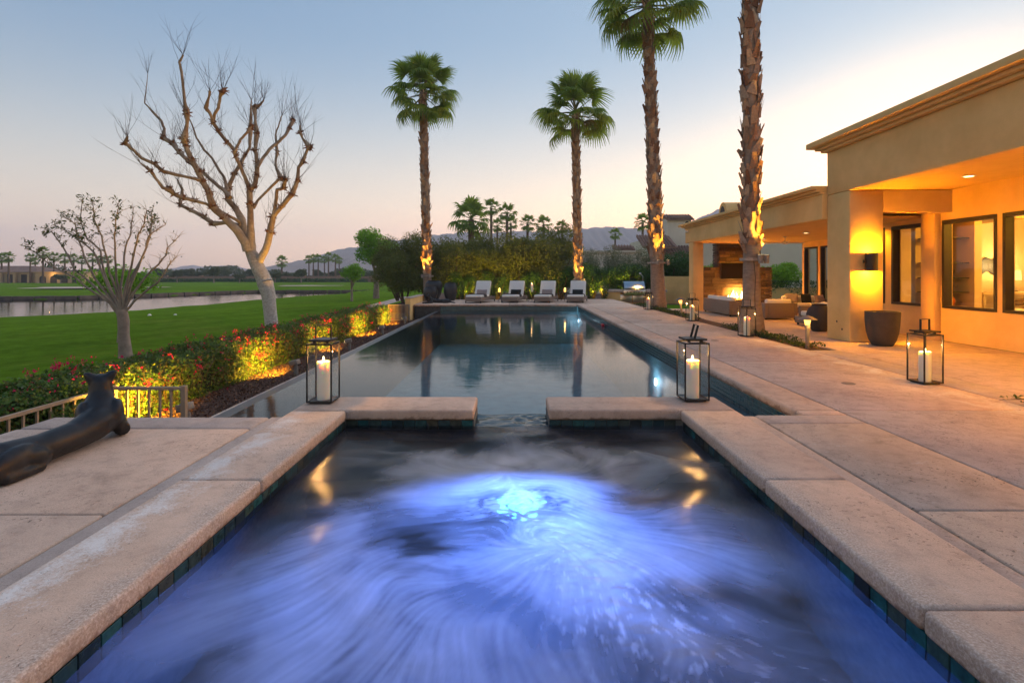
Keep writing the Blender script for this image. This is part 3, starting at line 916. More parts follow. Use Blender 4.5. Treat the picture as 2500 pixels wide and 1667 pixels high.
# sheet running over the spillway and down into the pool
ns, nw = 46, 60
S = np.linspace(0, 1, ns); W = np.linspace(-0.383, 0.333, nw)
SS, WW = np.meshgrid(S, W, indexing='ij')
yS = 5.10 + SS * 0.56; zS = -0.172 - np.where(SS > 0.86, ((SS - 0.86) / 0.14) ** 1.5 * 0.13, 0)
zS = zS + 0.008 * (vnoise(SS.shape, 5, 31) - 0.5) + 0.010 * (vnoise(SS.shape, 9, 32) - 0.5)
I = np.arange(ns * nw).reshape(ns, nw)
F = np.stack([I[:-1, :-1], I[:-1, 1:], I[1:, 1:], I[1:, :-1]], -1).reshape(-1, 4)
npmesh("spillway_water", np.stack([WW.ravel(), yS.ravel(), zS.ravel()], 1), F, M['pool_water'], None, True, 'structure')
# ---------------------------------------------------------------- lanterns and candles
WARM = (1.0, 0.50, 0.13)
def make_lantern(label, loc, rz, handle_tilt=0.0, handle_turn=0.0, w=0.255, h=0.60):
    t = thing("lantern", label, "lantern", loc, rz, "glass candle lanterns around the pool")
    q = w / 2; s = 0.013
    f = MB()
    for sx in (-1, 1):
        for sy in (-1, 1):
            f.box(sx * (q - s / 2) - s / 2, sx * (q - s / 2) + s / 2, sy * (q - s / 2) - s / 2, sy * (q - s / 2) + s / 2, 0.028, h - 0.014)
    for zz_ in (0.015, h - 0.014):
        f.box(-q, q, -q, -q + s, zz_, zz_ + 0.0135); f.box(-q, q, q - s, q, zz_, zz_ + 0.0135)
        f.box(-q, -q + s, -q + s, q - s, zz_, zz_ + 0.0135); f.box(q - s, q, -q + s, q - s, zz_, zz_ + 0.0135)
    f.build("frame", M['dark_metal'], t)
    MB().box(-q * .8, q * .8, -q * .8, q * .8, 0, 0.0145).box(-q + s, q - s, -q + s, q - s, 0.015, 0.022).build("base_plate", M['dark_metal'], t)
    lid = MB().box(-q * .86, q * .86, -q * .86, q * .86, h + 0.022, h + 0.040)
    for sx in (-1, 1):
        for sy in (-1, 1):
            lid.box(sx * q * .5 - .014, sx * q * .5 + .014, sy * q * .5 - .012, sy * q * .5 + .012, h, h + 0.022)
    lid.box(-q * .62, q * .62, -q + .002, -q + s, h - .0005, h + .004).box(-q * .62, q * .62, q - s, q - .002, h - .0005, h + .004)
    lid.build("lid", M['dark_metal'], t)
    hd = MB(); a = q * 0.62; hh = 0.135
    hd.box(-a - .004, -a + .004, -.011, .011, 0, hh); hd.box(a - .004, a + .004, -.011, .011, 0, hh); hd.box(-a - .004, a + .004, -.011, .011, hh, hh + .006)
    ho = hd.build("handle", M['dark_metal'], t)
    ho.location = (0, 0, h + 0.038); ho.rotation_euler = (handle_tilt, 0, handle_turn)
    for i, (dx, dy) in enumerate(((0, -1), (1, 0), (0, 1), (-1, 0))):
        e = q - s / 2
        p = MB()
        if dx == 0:
            p.box(-q + s, q - s, dy * e - .0015, dy * e + .0015, 0.029, h - 0.0145)
        else:
            p.box(dx * e - .0015, dx * e + .0015, -q + s, q - s, 0.029, h - 0.0145)
        p.build("glass_pane", M['glass'], t)
    return t

def make_candle(label, loc, r=0.064, h=0.385, group="pillar candles in lanterns", e=8.0):
    t = thing("candle", label, "candle", loc, random.uniform(0, 6), group)
    prof = [(0.0, 0.0), (r, 0.0), (r * 1.005, h * 0.5), (r, h - 0.006), (r - 0.004, h), (r - 0.010, h - 0.002), (r * 0.5, h - 0.010), (0.0, h - 0.012)]
    MB().lathe(prof, 28).build("wax_pillar", M['wax'], t, True)
    MB().tube([(0, 0, h - 0.012), (0.001, 0, h + 0.004), (0.003, 0, h + 0.014)], [0.002, 0.0018, 0.001], 6).build("wick", M['dark_metal'], t)
    fl = [(0.0, 0.0), (0.006, 0.005), (0.0095, 0.013), (0.008, 0.024), (0.004, 0.037), (0.0, 0.048)]
    MB().lathe(fl, 12, (0.002, 0, h + 0.006)).build("flame", M['flame'], t, True)
    lamp("flame_light", 'POINT', (0, 0, 0), e, (1.0, 0.52, 0.16), 0.012, t).location = (0, 0, h + 0.062)
    return t

lant = [
    ("left lantern on the near coping corner, handle upright", (-1.94, 5.42, 0), 0.0, 0.0, 0.0),
    ("right lantern on the near coping corner, handle leaning sideways", (1.845, 5.50, 0), 0.03, 0.25, 1.45),
    ("lantern standing on the right deck edge nearest the yellow house wall", (5.0, 6.48, -0.03), 0.10, 0.0, 0.25),
    ("lantern on the deck edge in front of the nearest palm trunk", (4.94, 11.3, -0.03), 0.35, 0.0, -0.35),
    ("lantern on the deck edge left of the nearest palm, beside a mushroom path light", (5.02, 15.0, -0.03), 0.40, 0.0, -0.4),
    ("farthest deck lantern, just left of the second palm's smooth trunk", (4.97, 19.7, -0.03), 0.35, 0.0, -0.35),
]
cand = ["lit pillar candle in the left lantern on the near coping", "lit pillar candle in the right lantern on the near coping",
        "lit pillar candle in the lantern nearest the yellow house wall", "lit pillar candle in the lantern before the nearest palm trunk",
        "lit pillar candle in the lantern beside the mushroom path light", "lit pillar candle in the farthest deck lantern by the second palm"]
for (lab, loc, rz, ht, hz), cl in zip(lant, cand):
    make_lantern(lab, loc, rz, ht, hz)
    make_candle(cl, (loc[0], loc[1], loc[2] + 0.0225), h=0.385 if loc[0] < 5 or loc[1] > 7 else 0.36)

# ---------------------------------------------------------------- reclining cat statues
def remeshed(mb, voxel, iters, name):
    me = bpy.data.meshes.new(name + "_raw"); me.from_pydata(mb.v, [], mb.f)
    o = bpy.data.objects.new(name + "_raw", me); COL.objects.link(o)
    r = o.modifiers.new("r", 'REMESH'); r.mode = 'VOXEL'; r.voxel_size = voxel
    s = o.modifiers.new("s", 'SMOOTH'); s.factor = 0.5; s.iterations = iters
    dg = bpy.context.evaluated_depsgraph_get()
    out = bpy.data.meshes.new_from_object(o.evaluated_get(dg)); out.name = name
    bpy.data.objects.remove(o); bpy.data.meshes.remove(me)
    return out

def ball(mb, c, r, rot=(0, 0, 0), n=14):
    Mx = Euler(rot).to_matrix(); o = len(mb.v)
    rows = n // 2 + 1
    for i in range(rows):
        th = math.pi * (i + 0.5) / rows
        for k in range(n):
            a = 2 * math.pi * k / n
            p = Vector((r[0] * math.sin(th) * math.cos(a), r[1] * math.sin(th) * math.sin(a), r[2] * math.cos(th)))
            mb.v.append(tuple(Vector(c) + Mx @ p))
    for i in range(rows - 1):
        for k in range(n):
            k2 = (k + 1) % n
            mb.f.append((o + i * n + k, o + (i + 1) * n + k, o + (i + 1) * n + k2, o + i * n + k2))
    mb.f.append(tuple(o + k for k in range(n))); mb.f.append(tuple(o + (rows - 1) * n + k for k in range(n))[::-1])

HEAD_TURN = R(34)
def cat_mesh():
    mb = MB(); fr = MB()
    # spine from rump to chest; the animal faces +y, its fore part turned to its left
    mb.tube([(-0.06, -0.86, 0.075), (-0.06, -0.76, 0.105), (-0.045, -0.58, 0.120), (-0.01, -0.32, 0.112), (0.015, -0.06, 0.122), (0.02, 0.13, 0.150), (0.0, 0.27, 0.175), (-0.05, 0.37, 0.150)],
            [0.048, 0.098, 0.117, 0.104, 0.106, 0.124, 0.130, 0.08], 20)
    for s in (-1, 1):
        ball(mb, (s * 0.10 - 0.045, -0.60, 0.110), (0.062, 0.19, 0.098), (0.22, 0, 0))     # thigh
        ball(mb, (s * 0.125 - 0.04, -0.45, 0.095), (0.046, 0.12, 0.068), (-0.4, 0, 0))     # bent knee
        mb.tube([(s * 0.13 - 0.045, -0.70, 0.04), (s * 0.145 - 0.045, -0.54, 0.036), (s * 0.145 - 0.045, -0.42, 0.032)], [0.04, 0.036, 0.034], 10)   # hind foot
    # fore part built facing +y about its own pivot, then turned
    fr.tube([(0, 0.02, 0.20), (0, 0.09, 0.28), (0, 0.12, 0.36), (0, 0.13, 0.43)], [0.130, 0.104, 0.084, 0.077], 18)
    ball(fr, (0, 0.15, 0.435), (0.084, 0.100, 0.074))
    ball(fr, (0, 0.235, 0.412), (0.056, 0.07, 0.048))
    ball(fr, (0, 0.28, 0.402), (0.038, 0.04, 0.034))
    for s in (-1, 1):
        ball(fr, (s * 0.108, 0.02, 0.205), (0.052, 0.115, 0.112), (0.5, 0, 0))        # shoulder blade
        ball(fr, (s * 0.130, 0.07, 0.095), (0.050, 0.10, 0.092))
        fr.tube([(s * 0.145, 0.0, 0.065), (s * 0.135, 0.22, 0.05), (s * 0.10, 0.42, 0.042), (s * 0.095, 0.52, 0.036)], [0.058, 0.048, 0.042, 0.045], 12)   # forearm and paw
        fr.tube([(s * 0.046, 0.125, 0.47), (s * 0.080, 0.12, 0.503), (s * 0.104, 0.115, 0.528)], [0.042, 0.034, 0.014], 10)      # ear
    c, s_ = math.cos(HEAD_TURN), math.sin(HEAD_TURN)
    mb.add([(x * c - y * s_ - 0.005, x * s_ + y * c + 0.24, z_) for x, y, z_ in fr.v], fr.f)
    mb.tube([(-0.07, -0.84, 0.07), (-0.15, -0.98, 0.04), (-0.28, -1.08, 0.035), (-0.44, -1.05, 0.03)], [0.042, 0.034, 0.030, 0.024], 10)
    return remeshed(mb, 0.011, 7, "cat_body")
cat_me = cat_mesh()
cat_me.materials.append(M['statue'])
cat_me.polygons.foreach_set("use_smooth", [True] * len(cat_me.polygons))
t = thing("cat_statue", "large dark bronze big cat lying on the left platform, back turned, ears up", "statue", (-3.30, 4.02, -0.03), R(2), "reclining big cat statues")
o = bpy.data.objects.new("body", cat_me); COL.objects.link(o); o.parent = t
_c, _s = math.cos(HEAD_TURN), math.sin(HEAD_TURN)
for s in (-1, 1):
    eye = MB(); ex, ey = s * 0.048, 0.228
    ball(eye, (ex * _c - ey * _s - 0.005, ex * _s + ey * _c + 0.24, 0.452), (0.012, 0.012, 0.012), n=8)
    eye.build("eye", M['dark_metal'], t, True)
cat0 = t
dup(t, (-3.55, 24.0, -0.03), R(105), "small dark big cat statue lying at the far left end of the back deck", sc=0.80)

# ---------------------------------------------------------------- urns
def urn(label, loc, prof, group="large dark ceramic urns", mat='urn', name="urn"):
    t = thing(name, label, "urn", loc, 0, group)
    MB().lathe(prof, 40).build("vessel", M[mat], t, True)
    r_in = prof[-1][0]
    MB().disc((0, 0, prof[-1][1] - 0.03), r_in + 0.004, 24).build("soil", M['soil'], t)
    return t
p_tall = [(0, 0), (0.20, 0), (0.215, 0.02), (0.29, 0.22), (0.335, 0.45), (0.33, 0.62), (0.28, 0.79), (0.235, 0.86), (0.245, 0.885), (0.225, 0.885), (0.215, 0.84)]
p_mid = [(0, 0), (0.19, 0), (0.205, 0.02), (0.29, 0.16), (0.345, 0.36), (0.335, 0.52), (0.295, 0.63), (0.26, 0.685), (0.27, 0.70), (0.25, 0.70), (0.24, 0.66)]
p_wide = [(0, 0), (0.22, 0), (0.24, 0.02), (0.38, 0.34), (0.43, 0.66), (0.425, 0.80), (0.37, 0.91), (0.29, 0.955), (0.30, 0.985), (0.275, 0.985), (0.26, 0.93)]
urn("egg shaped dark urn standing alone left of the first lounger", (-3.14, 26.3, -0.03), p_tall)
urn("ribbed dark urn in front of the wider urn at the deck's left end", (-4.06, 25.9, -0.03), p_mid)
urn("wide shouldered dark urn behind the other urns, under the left palm", (-4.05, 26.85, -0.03), p_wide)
pl = [(0, 0), (0.185, 0), (0.205, 0.012), (0.27, 0.11), (0.315, 0.26), (0.337, 0.44), (0.345, 0.615), (0.348, 0.63), (0.318, 0.63), (0.315, 0.60), (0.30, 0.42)]
t = thing("bowl_planter", "tall empty dark bowl planter before the yellow pier with the wall light", "planter", (6.82, 9.86, -0.03))
pl = [(r_ * 0.82, z_) for r_, z_ in pl]
MB().lathe(pl, 56).build("bowl", M['planter'], t, True)
MB().disc((0, 0, 0.44), 0.25, 32).build("soil", M['soil'], t)
urn("dark round jar half hidden behind the house pier beside the armchair", (7.05, 12.3, -0.03), [(0, 0), (0.14, 0), (0.16, 0.02), (0.26, 0.25), (0.27, 0.40), (0.22, 0.54), (0.15, 0.60), (0.165, 0.63), (0.14, 0.63), (0.13, 0.58)], group=None, mat='planter', name="jar")

# ---------------------------------------------------------------- loungers
M['grey_cloth'] = pmat("grey_cloth", (0.30, 0.25, 0.24), (0.24, 0.20, 0.195), 30, 0.95)
M['black_cloth'] = pmat("black_cloth", (0.012, 0.018, 0.018), (0.008, 0.011, 0.011), 20, 0.9)
M['throw'] = pmat("dark_throw", (0.045, 0.036, 0.034), (0.025, 0.02, 0.02), 20, 0.95)
def soft_box(mb_args, name, mat, parent, bevel=0.03):
    return MB().box(*mb_args).build(name, mat, parent, bevel=bevel, seg=3)
def make_lounger():
    t = thing("sun_lounger", "", "lounger", (0, 0, 0), 0, "white cushioned loungers on the far deck")
    # front (foot) at y=0, head at y=2.0
    MB().box(-0.38, 0.38, 0, 0.035, 0.075, 0.255).build("front_apron", M['wicker'], t, bevel=0.006)
    for s in (-1, 1):
        MB().box(s * 0.38 - 0.018 * (s > 0), s * 0.38 + 0.018 * (s < 0), 0.036, 1.93, 0.10, 0.255).build("side_rail", M['wicker'], t, bevel=0.006)
        for y_ in (0.02, 1.90):
            MB().box(s * 0.36 - 0.02, s * 0.36 + 0.02, y_ - 0.018, y_ + 0.03, 0, 0.074 if y_ < 1 else 0.0995).build("leg", M['dark_metal'], t)
    MB().box(-0.36, 0.36, 0.037, 1.92, 0.225, 0.252).build("deck_panel", M['wicker'], t)
    MB().box(-0.34, 0.34, 0.03, 0.05, 0.006, 0.03).build("foot_rail", M['dark_metal'], t)
    soft_box((-0.365, 0.365, 0.0, 1.18, 0.258, 0.355), "seat_cushion", M['white_fabric'], t, 0.035)
    bk = MB().box(-0.365, 0.365, 0, 0.72, 0, 0.10).build("back_cushion", M['white_fabric'], t, bevel=0.035, seg=3)
    bk.location = (0, 1.19, 0.30); bk.rotation_euler = (R(66), 0, 0)
    fr = MB().box(-0.37, 0.37, -0.02, 0.70, -0.045, -0.004).build("back_frame", M['wicker'], t)
    fr.location = (0, 1.19, 0.30); fr.rotation_euler = (R(66), 0, 0)
    for s in (-1, 1):
        MB().bar((s * 0.3, 1.44, 0.80), (s * 0.3, 1.82, 0.26), 0.02).build("back_prop", M['dark_metal'], t)
    return t
def cushion(label, group, mat, loc, rot, w=0.50, h=0.24, d=0.12, name="pillow"):
    """plump pillow with pinched corners"""
    n, m_ = 13, 9; V = []; F_ = []
    for side in (-1, 1):
        for j in range(m_):
            for i in range(n):
                u, v_ = i / (n - 1) * 2 - 1, j / (m_ - 1) * 2 - 1
                th = (1 - u ** 4) * (1 - v_ ** 4)
                pin = 1 - 0.06 * (1 - abs(u)) * (abs(v_) ** 2) - 0.05 * (1 - abs(v_)) * abs(u) ** 2
                V.append((u * w / 2 * (1 - 0.05 * (1 - v_ * v_) * 0), side * d / 2 * th ** 0.6, v_ * h / 2 * pin + h / 2))
    for s in range(2):
        for j in range(m_ - 1):
            for i in range(n - 1):
                a = s * n * m_ + j * n + i
                q = (a, a + 1, a + n + 1, a + n)
                F_.append(q if s == 0 else q[::-1])
    mb = MB(); mb.v = V; mb.f = F_
    me = bpy.data.meshes.new(name); me.from_pydata(V, [], F_)
    bm = bmesh.new(); bm.from_mesh(me); bmesh.ops.remove_doubles(bm, verts=bm.verts, dist=1e-4); bm.to_mesh(me); bm.free()
    o = link(name, me, mat, None, True)
    o.location = loc; o.rotation_euler = rot
    tag(o, label, "pillow", group)
    return o
lg = [(-1.85, 24.0, "leftmost lounger, grey pillow on white cushions", 'grey_cloth', "grey pillow on the leftmost lounger", "dark throw folded over the leftmost lounger"),
      (-0.21, 24.25, "second lounger from the left, black pillow on white cushions", 'black_cloth', "black pillow on the second lounger from the left", "dark throw folded over the second lounger from the left"),
      (1.26, 24.2, "third lounger from the left, grey pillow on white cushions", 'grey_cloth', "grey pillow on the third lounger from the left", "dark throw folded over the third lounger from the left"),
      (2.77, 24.2, "rightmost lounger in front of a palm, black pillow on white cushions", 'black_cloth', "black pillow on the rightmost lounger", "dark throw folded over the rightmost lounger")]
L0 = make_lounger(); LRZ = [R(-17), R(-15), R(-16), R(-13)]
for i, (lx, ly, lab, pm, plab, tlab) in enumerate(lg):
    o = L0 if i == 0 else dup(L0, (lx, ly, -0.03), LRZ[i], lab)
    o.location = (lx, ly, -0.03); o.rotation_euler = (0, 0, LRZ[i]); o['label'] = lab
    c, s_ = math.cos(LRZ[i]), math.sin(LRZ[i])
    def W(px, py, pz):
        return (lx + px * c - py * s_, ly + px * s_ + py * c, pz - 0.03)
    cushion(plab, "lounger pillows", M[pm], W(0.0, 1.10, 0.352), (R(-20), 0, LRZ[i]))
    # throw: a draped strip across the foot half, hanging over one side
    prof = [(-0.385, 0.20), (-0.378, 0.33), (-0.35, 0.362), (-0.1, 0.366), (0.15, 0.364), (0.33, 0.368), (0.372, 0.345), (0.385, 0.26)]
    mb = MB()
    for (ya, yb, dz) in ((0.42, 0.80, 0.0),):
        vs = []
        for k, (a, z_) in enumerate(prof):
            vs += [W(a, ya + 0.02 * math.sin(k * 2), z_), W(a, yb + 0.02 * math.sin(k * 1.7), z_), W(a, yb - 0.01, z_ + 0.022), W(a, ya + 0.01, z_ + 0.022)]
        fs = []
        for k in range(len(prof) - 1):
            b0, b1 = k * 4, k * 4 + 4
            fs += [(b0, b0 + 1, b1 + 1, b1), (b0 + 1, b0 + 2, b1 + 2, b1 + 1), (b0 + 2, b0 + 3, b1 + 3, b1 + 2), (b0 + 3, b0, b1, b1 + 3)]
        fs += [(0, 3, 2, 1), tuple(len(vs) - 4 + q for q in range(4))]
        mb.add(vs, fs)
    o2 = mb.build("throw", M['throw'], None, True); tag(o2, tlab, "throw", "dark throws over the loungers")

# side tables with candles between the loungers
def make_table(label, loc):
    t = thing("side_table", label, "side table", loc, 0, "small dark side tables between the loungers")
    MB().lathe([(0, 0.425), (0.24, 0.425), (0.245, 0.435), (0.24, 0.447), (0, 0.447)], 24).build("table_top", M['dark_metal'], t)
    for k in range(3):
        a = 2 * math.pi * k / 3 + 0.5
        MB().tube([(0.16 * math.cos(a), 0.16 * math.sin(a), 0.424), (0.06 * math.cos(a), 0.06 * math.sin(a), 0.2), (0.20 * math.cos(a), 0.20 * math.sin(a), 0.0)], 0.013, 6).build("leg", M['dark_metal'], t)
    return t
make_table("dark side table between the first and second loungers", (-0.60, 25.6, -0.03))
make_table("dark side table between the second and third loungers, under a tall glass", (0.86, 25.6, -0.03))
make_table("dark side table between the third and rightmost loungers", (2.44, 25.8, -0.03))
def led_candle(label, loc):
    t = thing("candle", label, "candle", loc, 0, "small glowing candles on the side tables")
    m_, nt_, b_ = nt_new("glowing_wax")
    b_.inputs["Base Color"].default_value = (0.8, 0.6, 0.3, 1); b_.inputs["Emission Color"].default_value = (1.0, 0.50, 0.10, 1); b_.inputs["Emission Strength"].default_value = 1.6
    M.setdefault('glow_wax', m_)
    MB().lathe([(0, 0), (0.05, 0), (0.05, 0.155), (0.042, 0.17), (0.0, 0.165)], 18).build("wax_pillar", M['glow_wax'], t, True)
    MB().lathe([(0.0, 0.0), (0.007, 0.008), (0.005, 0.024), (0, 0.036)], 8, (0, 0, 0.166)).build("flame", M['flame'], t, True)
    lamp("candle_light", 'POINT', (0, 0, 0), 1.2, WARM, 0.02, t).location = (0, 0, 0.24)
led_candle("short glowing candle on the table between the first two loungers", (-0.70, 25.55, 0.418))
led_candle("short glowing candle on the table left of the rightmost lounger", (2.46, 25.75, 0.418))
t = thing("hurricane_glass", "tall clear glass cylinder with a candle on the middle side table", "glass vase", (0.86, 25.55, 0.418))
MB().lathe([(0.0, 0.0), (0.12, 0.0), (0.125, 0.01), (0.125, 0.56), (0.121, 0.56), (0.121, 0.012), (0, 0.012)], 28).build("cylinder", M['glass'], t, True)
make_candle("tall lit candle inside the glass cylinder between the middle loungers", (0.86, 25.55, 0.431), 0.055, 0.36, None, 1.2)

# ---------------------------------------------------------------- built-in grill
GZ = -0.36
t = thing("grill_island", "low stucco counter holding the steel grill at the end of the deck", "counter", (6.4, 28.6, GZ))
MB().box(4.85, 5.70, 28.55, 29.35, GZ, 0.30).box(7.12, 8.1, 28.55, 29.35, GZ, 0.30).box(5.70, 7.12, 28.85, 29.35, GZ, 0.30).build("stucco_body", M['stucco'], t, world=True)
MB().box(4.72, 5.86, 28.47, 29.45, 0.302, 0.44).box(7.05, 8.2, 28.47, 29.45, 0.302, 0.44).box(5.86, 7.05, 29.15, 29.45, 0.302, 0.44).build("counter_top", M['band'], t, world=True, bevel=0.02)
for sx in (5.74, 6.42):
    MB().box(sx, sx + 0.64, 28.80, 28.845, GZ + 0.08, 0.16).build("cabinet_door", M['steel'], t, world=True, bevel=0.008)
    MB().bar((sx + 0.56, 28.77, GZ + 0.2), (sx + 0.56, 28.77, 0.10), 0.018).build("door_handle", M['steel'], t, world=True)
t = thing("gas_grill", "stainless steel barbecue with a closed hood and a row of black knobs", "barbecue", (6.44, 28.9, 0.17))
MB().box(5.87, 7.04, 28.50, 29.13, 0.17, 0.44).build("control_panel", M['steel'], t, world=True, bevel=0.01)
hood = [(28.50, 0.445), (28.47, 0.50), (28.52, 0.62), (28.68, 0.84), (28.76, 0.88), (28.98, 0.88), (29.06, 0.84), (29.12, 0.60), (29.12, 0.445)]
mb = MB(); n = len(hood)
mb.v = [(5.90, y_, z_) for y_, z_ in hood] + [(7.01, y_, z_) for y_, z_ in hood]
mb.f = [tuple(range(n)), tuple(range(n, 2 * n))[::-1]] + [(i, n + i, n + (i + 1) % n, (i + 1) % n) for i in range(n)]
mb.build("hood", M['steel'], t, world=True)
MB().bar((5.98, 28.41, 0.52), (6.93, 28.41, 0.52), 0.028).bar((6.0, 28.41, 0.52), (6.0, 28.48, 0.52), 0.02).bar((6.9, 28.41, 0.52), (6.9, 28.48, 0.52), 0.02).build("hood_handle", M['steel'], t, world=True)
for kx in (6.06, 6.24, 6.42, 6.68, 6.84):
    k = MB().lathe([(0, 0), (0.038, 0), (0.034, 0.045), (0, 0.047)], 14); k.v = [(kx + a, 28.499 - c_, 0.30 + b_) for a, b_, c_ in k.v]
    k.build("knob", M['dark_metal'], t, world=True)
MB().box(6.50, 6.60, 28.494, 28.4995, 0.28, 0.305).build("badge", M['dark_metal'], t, world=True)
lamp("task_light", 'SPOT', (6.75, 28.1, 0.95), 45, (1.0, 0.55, 0.12), 0.03, None, aim=(6.6, 28.6, 0.3), cone=75)
t = thing("grill_lamp", "small pale lamp on a bent stalk beside the grill hood", "lamp", (7.02, 29.2, 0.44))
MB().tube([(0, 0, 0), (0.05, 0, 0.35), (0.03, -0.05, 0.72), (-0.10, -0.1, 0.84)], 0.014, 6).build("stalk", M['steel'], t, True)
ll = MB(); ball(ll, (-0.13, -0.12, 0.86), (0.07, 0.07, 0.06), n=10); ll.build("lamp_head", M['steel'], t, True)

# ---------------------------------------------------------------- flood lights along the hedge
M['fixture'] = pmat("taupe_fixture", (0.24, 0.20, 0.165), (0.19, 0.155, 0.13), 10, 0.6)
YEL = (1.0, 0.51, 0.025)
fl_lab = ["nearest hedge floodlight, beside the railing post", "second hedge floodlight from the spa, behind the left lantern", "third hedge floodlight from the spa along the mulch bed",
          "fourth hedge floodlight from the spa along the mulch bed", "farthest hedge floodlight, by the dark stone wall"]
FE = 520
for i, (fy, lab) in enumerate(zip((7.0, 10.5, 13.9, 17.4, 21.0), fl_lab)):
    t = thing("flood_light", lab, "floodlight", (-4.30, fy, -0.70), random.uniform(-.2, .2), "floodlights aimed at the hedge")
    MB().tube([(0, 0, 0), (0, 0, 0.17)], 0.042, 14).tube([(0, 0, 0.172), (0, 0, 0.20)], 0.030, 12).build("stem", M['fixture'], t, True)
    hd = MB().box(-0.10, 0.07, -0.075, 0.075, -0.01, 0.085)
    ho = hd.build("lamp_head", M['fixture'], t, bevel=0.012); ho.location = (-0.005, 0, 0.215); ho.rotation_euler = (0, R(-12), 0)
    ln = MB().add([(-0.1015, -0.06, 0.005), (-0.1015, 0.06, 0.005), (-0.1015, 0.06, 0.07), (-0.1015, -0.06, 0.07)], [(0, 1, 2, 3)])
    lo = ln.build("lens", M['lamp_glow'], ho)
    lamp("flood_beam", 'SPOT', (-4.42, fy, -0.44), FE, YEL, 0.03, None, aim=(-5.1, fy + 0.12, -0.36), cone=140, blend=0.7)

# ---------------------------------------------------------------- mushroom path lights
M['glow_diffuser'] = emat("path_diffuser", (1.0, 0.52, 0.09), 2.6)
for (px_, py_, lab) in ((5.30, 9.62, "nearest mushroom path light, in front of the house pier"), (5.30, 16.8, "mushroom path light left of the nearest palm, tilted slightly"), (5.95, 22.0, "mushroom path light half hidden behind the second palm trunk")):
    t = thing("path_light", lab, "path light", (px_, py_, -0.05), 0, "mushroom path lights")
    if "tilted" in lab:
        t.rotation_euler = (0, R(-6), 0)
    MB().tube([(0, 0, 0), (0, 0, 0.36)], 0.034, 14).build("post", M['fixture'], t, True)
    MB().lathe([(0.036, 0.361), (0.048, 0.363), (0.048, 0.42), (0.036, 0.425)], 18).build("collar", M['fixture'], t, True)
    MB().lathe([(0.0, 0.425), (0.040, 0.426), (0.046, 0.47), (0.066, 0.54), (0.0, 0.542)], 18).build("diffuser", M['glow_diffuser'], t, True)
    MB().lathe([(0.0, 0.60), (0.02, 0.598), (0.155, 0.530), (0.157, 0.522), (0.148, 0.524), (0.0, 0.556)], 26).build("cap", M['fixture'], t, True)
    o = lamp("path_glow", 'POINT', (0, 0, 0), 2.5, (1.0, 0.55, 0.12), 0.05, t); o.location = (0.0, -0.12, 0.45)

# ---------------------------------------------------------------- railings
M['rail'] = pmat("tan_rail", (0.34, 0.245, 0.165), (0.28, 0.20, 0.135), 6, 0.6)
def railing(label, a, b_, z0, z1, gap=0.12, name="railing"):
    a = Vector((*a, 0)); b_ = Vector((*b_, 0)); L_ = (b_ - a).length
    t = thing(name, label, "railing", (a.x, a.y, z0), 0, "tan metal railings beside the pool")
    d = (b_ - a).normalized()
    MB().bar((a.x, a.y, z1 - 0.02), (b_.x, b_.y, z1 - 0.02), 0.05, 0.035).build("top_rail", M['rail'], t, world=True)
    MB().bar((a.x, a.y, z0 + 0.09), (b_.x, b_.y, z0 + 0.09), 0.035, 0.03).build("bottom_rail", M['rail'], t, world=True)
    n = max(2, int(L_ / gap))
    me = None
    for k in range(1, n):
        p = a + d * (L_ * k / n)
        if me is None:
            me = MB().box(-.011, .011, -.011, .011, 0.105, z1 - z0 - 0.037); o = me.build("picket", M['rail'], t); me = o.data
        else:
            o = bpy.data.objects.new("picket", me); COL.objects.link(o); o.parent = t
        o.location = p - Vector((a.x, a.y, 0)); o.rotation_euler = (0, 0, math.atan2(d.y, d.x))
    for p in (a, b_):
        q = p + (d * -0.026 if p is a else d * 0.026)
        MB().box(q.x - .028, q.x + .028, q.y - .028, q.y + .028, z0, z1 + 0.012).build("post", M['rail'], t, world=True)
railing("short tan railing beside the nearest floodlight, across the mulch bed", (-5.02, 6.72), (-4.19, 6.72), -0.75, -0.125)
railing("long tan railing running along the hedge past the bronze cat", (-5.10, 1.5), (-5.10, 6.66), -0.75, -0.125, 0.16)
railing("far tan railing across the mulch bed by the dark stone wall", (-5.25, 22.4), (-4.45, 22.4), -0.75, 0.0, 0.055)
t = thing("low_wall", "low tan stucco wall glowing yellow at the far left end of the pool", "wall", (-4.5, 23.9, -0.7))
MB().box(-4.60, -4.38, 22.46, 26.0, -0.75, 0.24).build("wall_body", M['stucco'], t, world=True)
MB().box(-4.63, -4.35, 22.44, 26.02, 0.2425, 0.29).build("wall_cap", M['band'], t, world=True, bevel=0.008)
# ---------------------------------------------------------------- house
H0 = (6.5, 10.3, 0)
house = thing("house", "single storey tan stucco house with stepped cornice and glowing covered porch", "house", (6.5, 10.3, 0))
def hb(name, mat, *boxes, parent=None, bevel=0.0):
    mb = MB()
    for bx in boxes:
        mb.box(*bx)
    return mb.build(name, M[mat] if isinstance(mat, str) else mat, parent or house, world=True, bevel=bevel)
M['frame'] = pmat("dark_frame", (0.025, 0.017, 0.012), (0.015, 0.011, 0.008), 8, 0.5)
M['ceil'] = pmat("porch_ceiling", (0.72, 0.48, 0.20), (0.655, 0.43, 0.175), 2, 0.9)
M['interior'] = pmat("interior_plaster", (0.58, 0.45, 0.29), (0.53, 0.41, 0.26), 2, 0.9)
Zf = -0.028
hb("pier", 'stucco', (6.5, 7.16, 10.32, 11.06, Zf, 2.915), bevel=0.02)
hb("pier", 'stucco', (6.5, 7.16, 3.1, 3.8, Zf, 2.915), bevel=0.02)
hb("fascia", 'stucco', (6.5, 6.85, 1.0, 11.06, 2.92, 3.80), bevel=0.015)
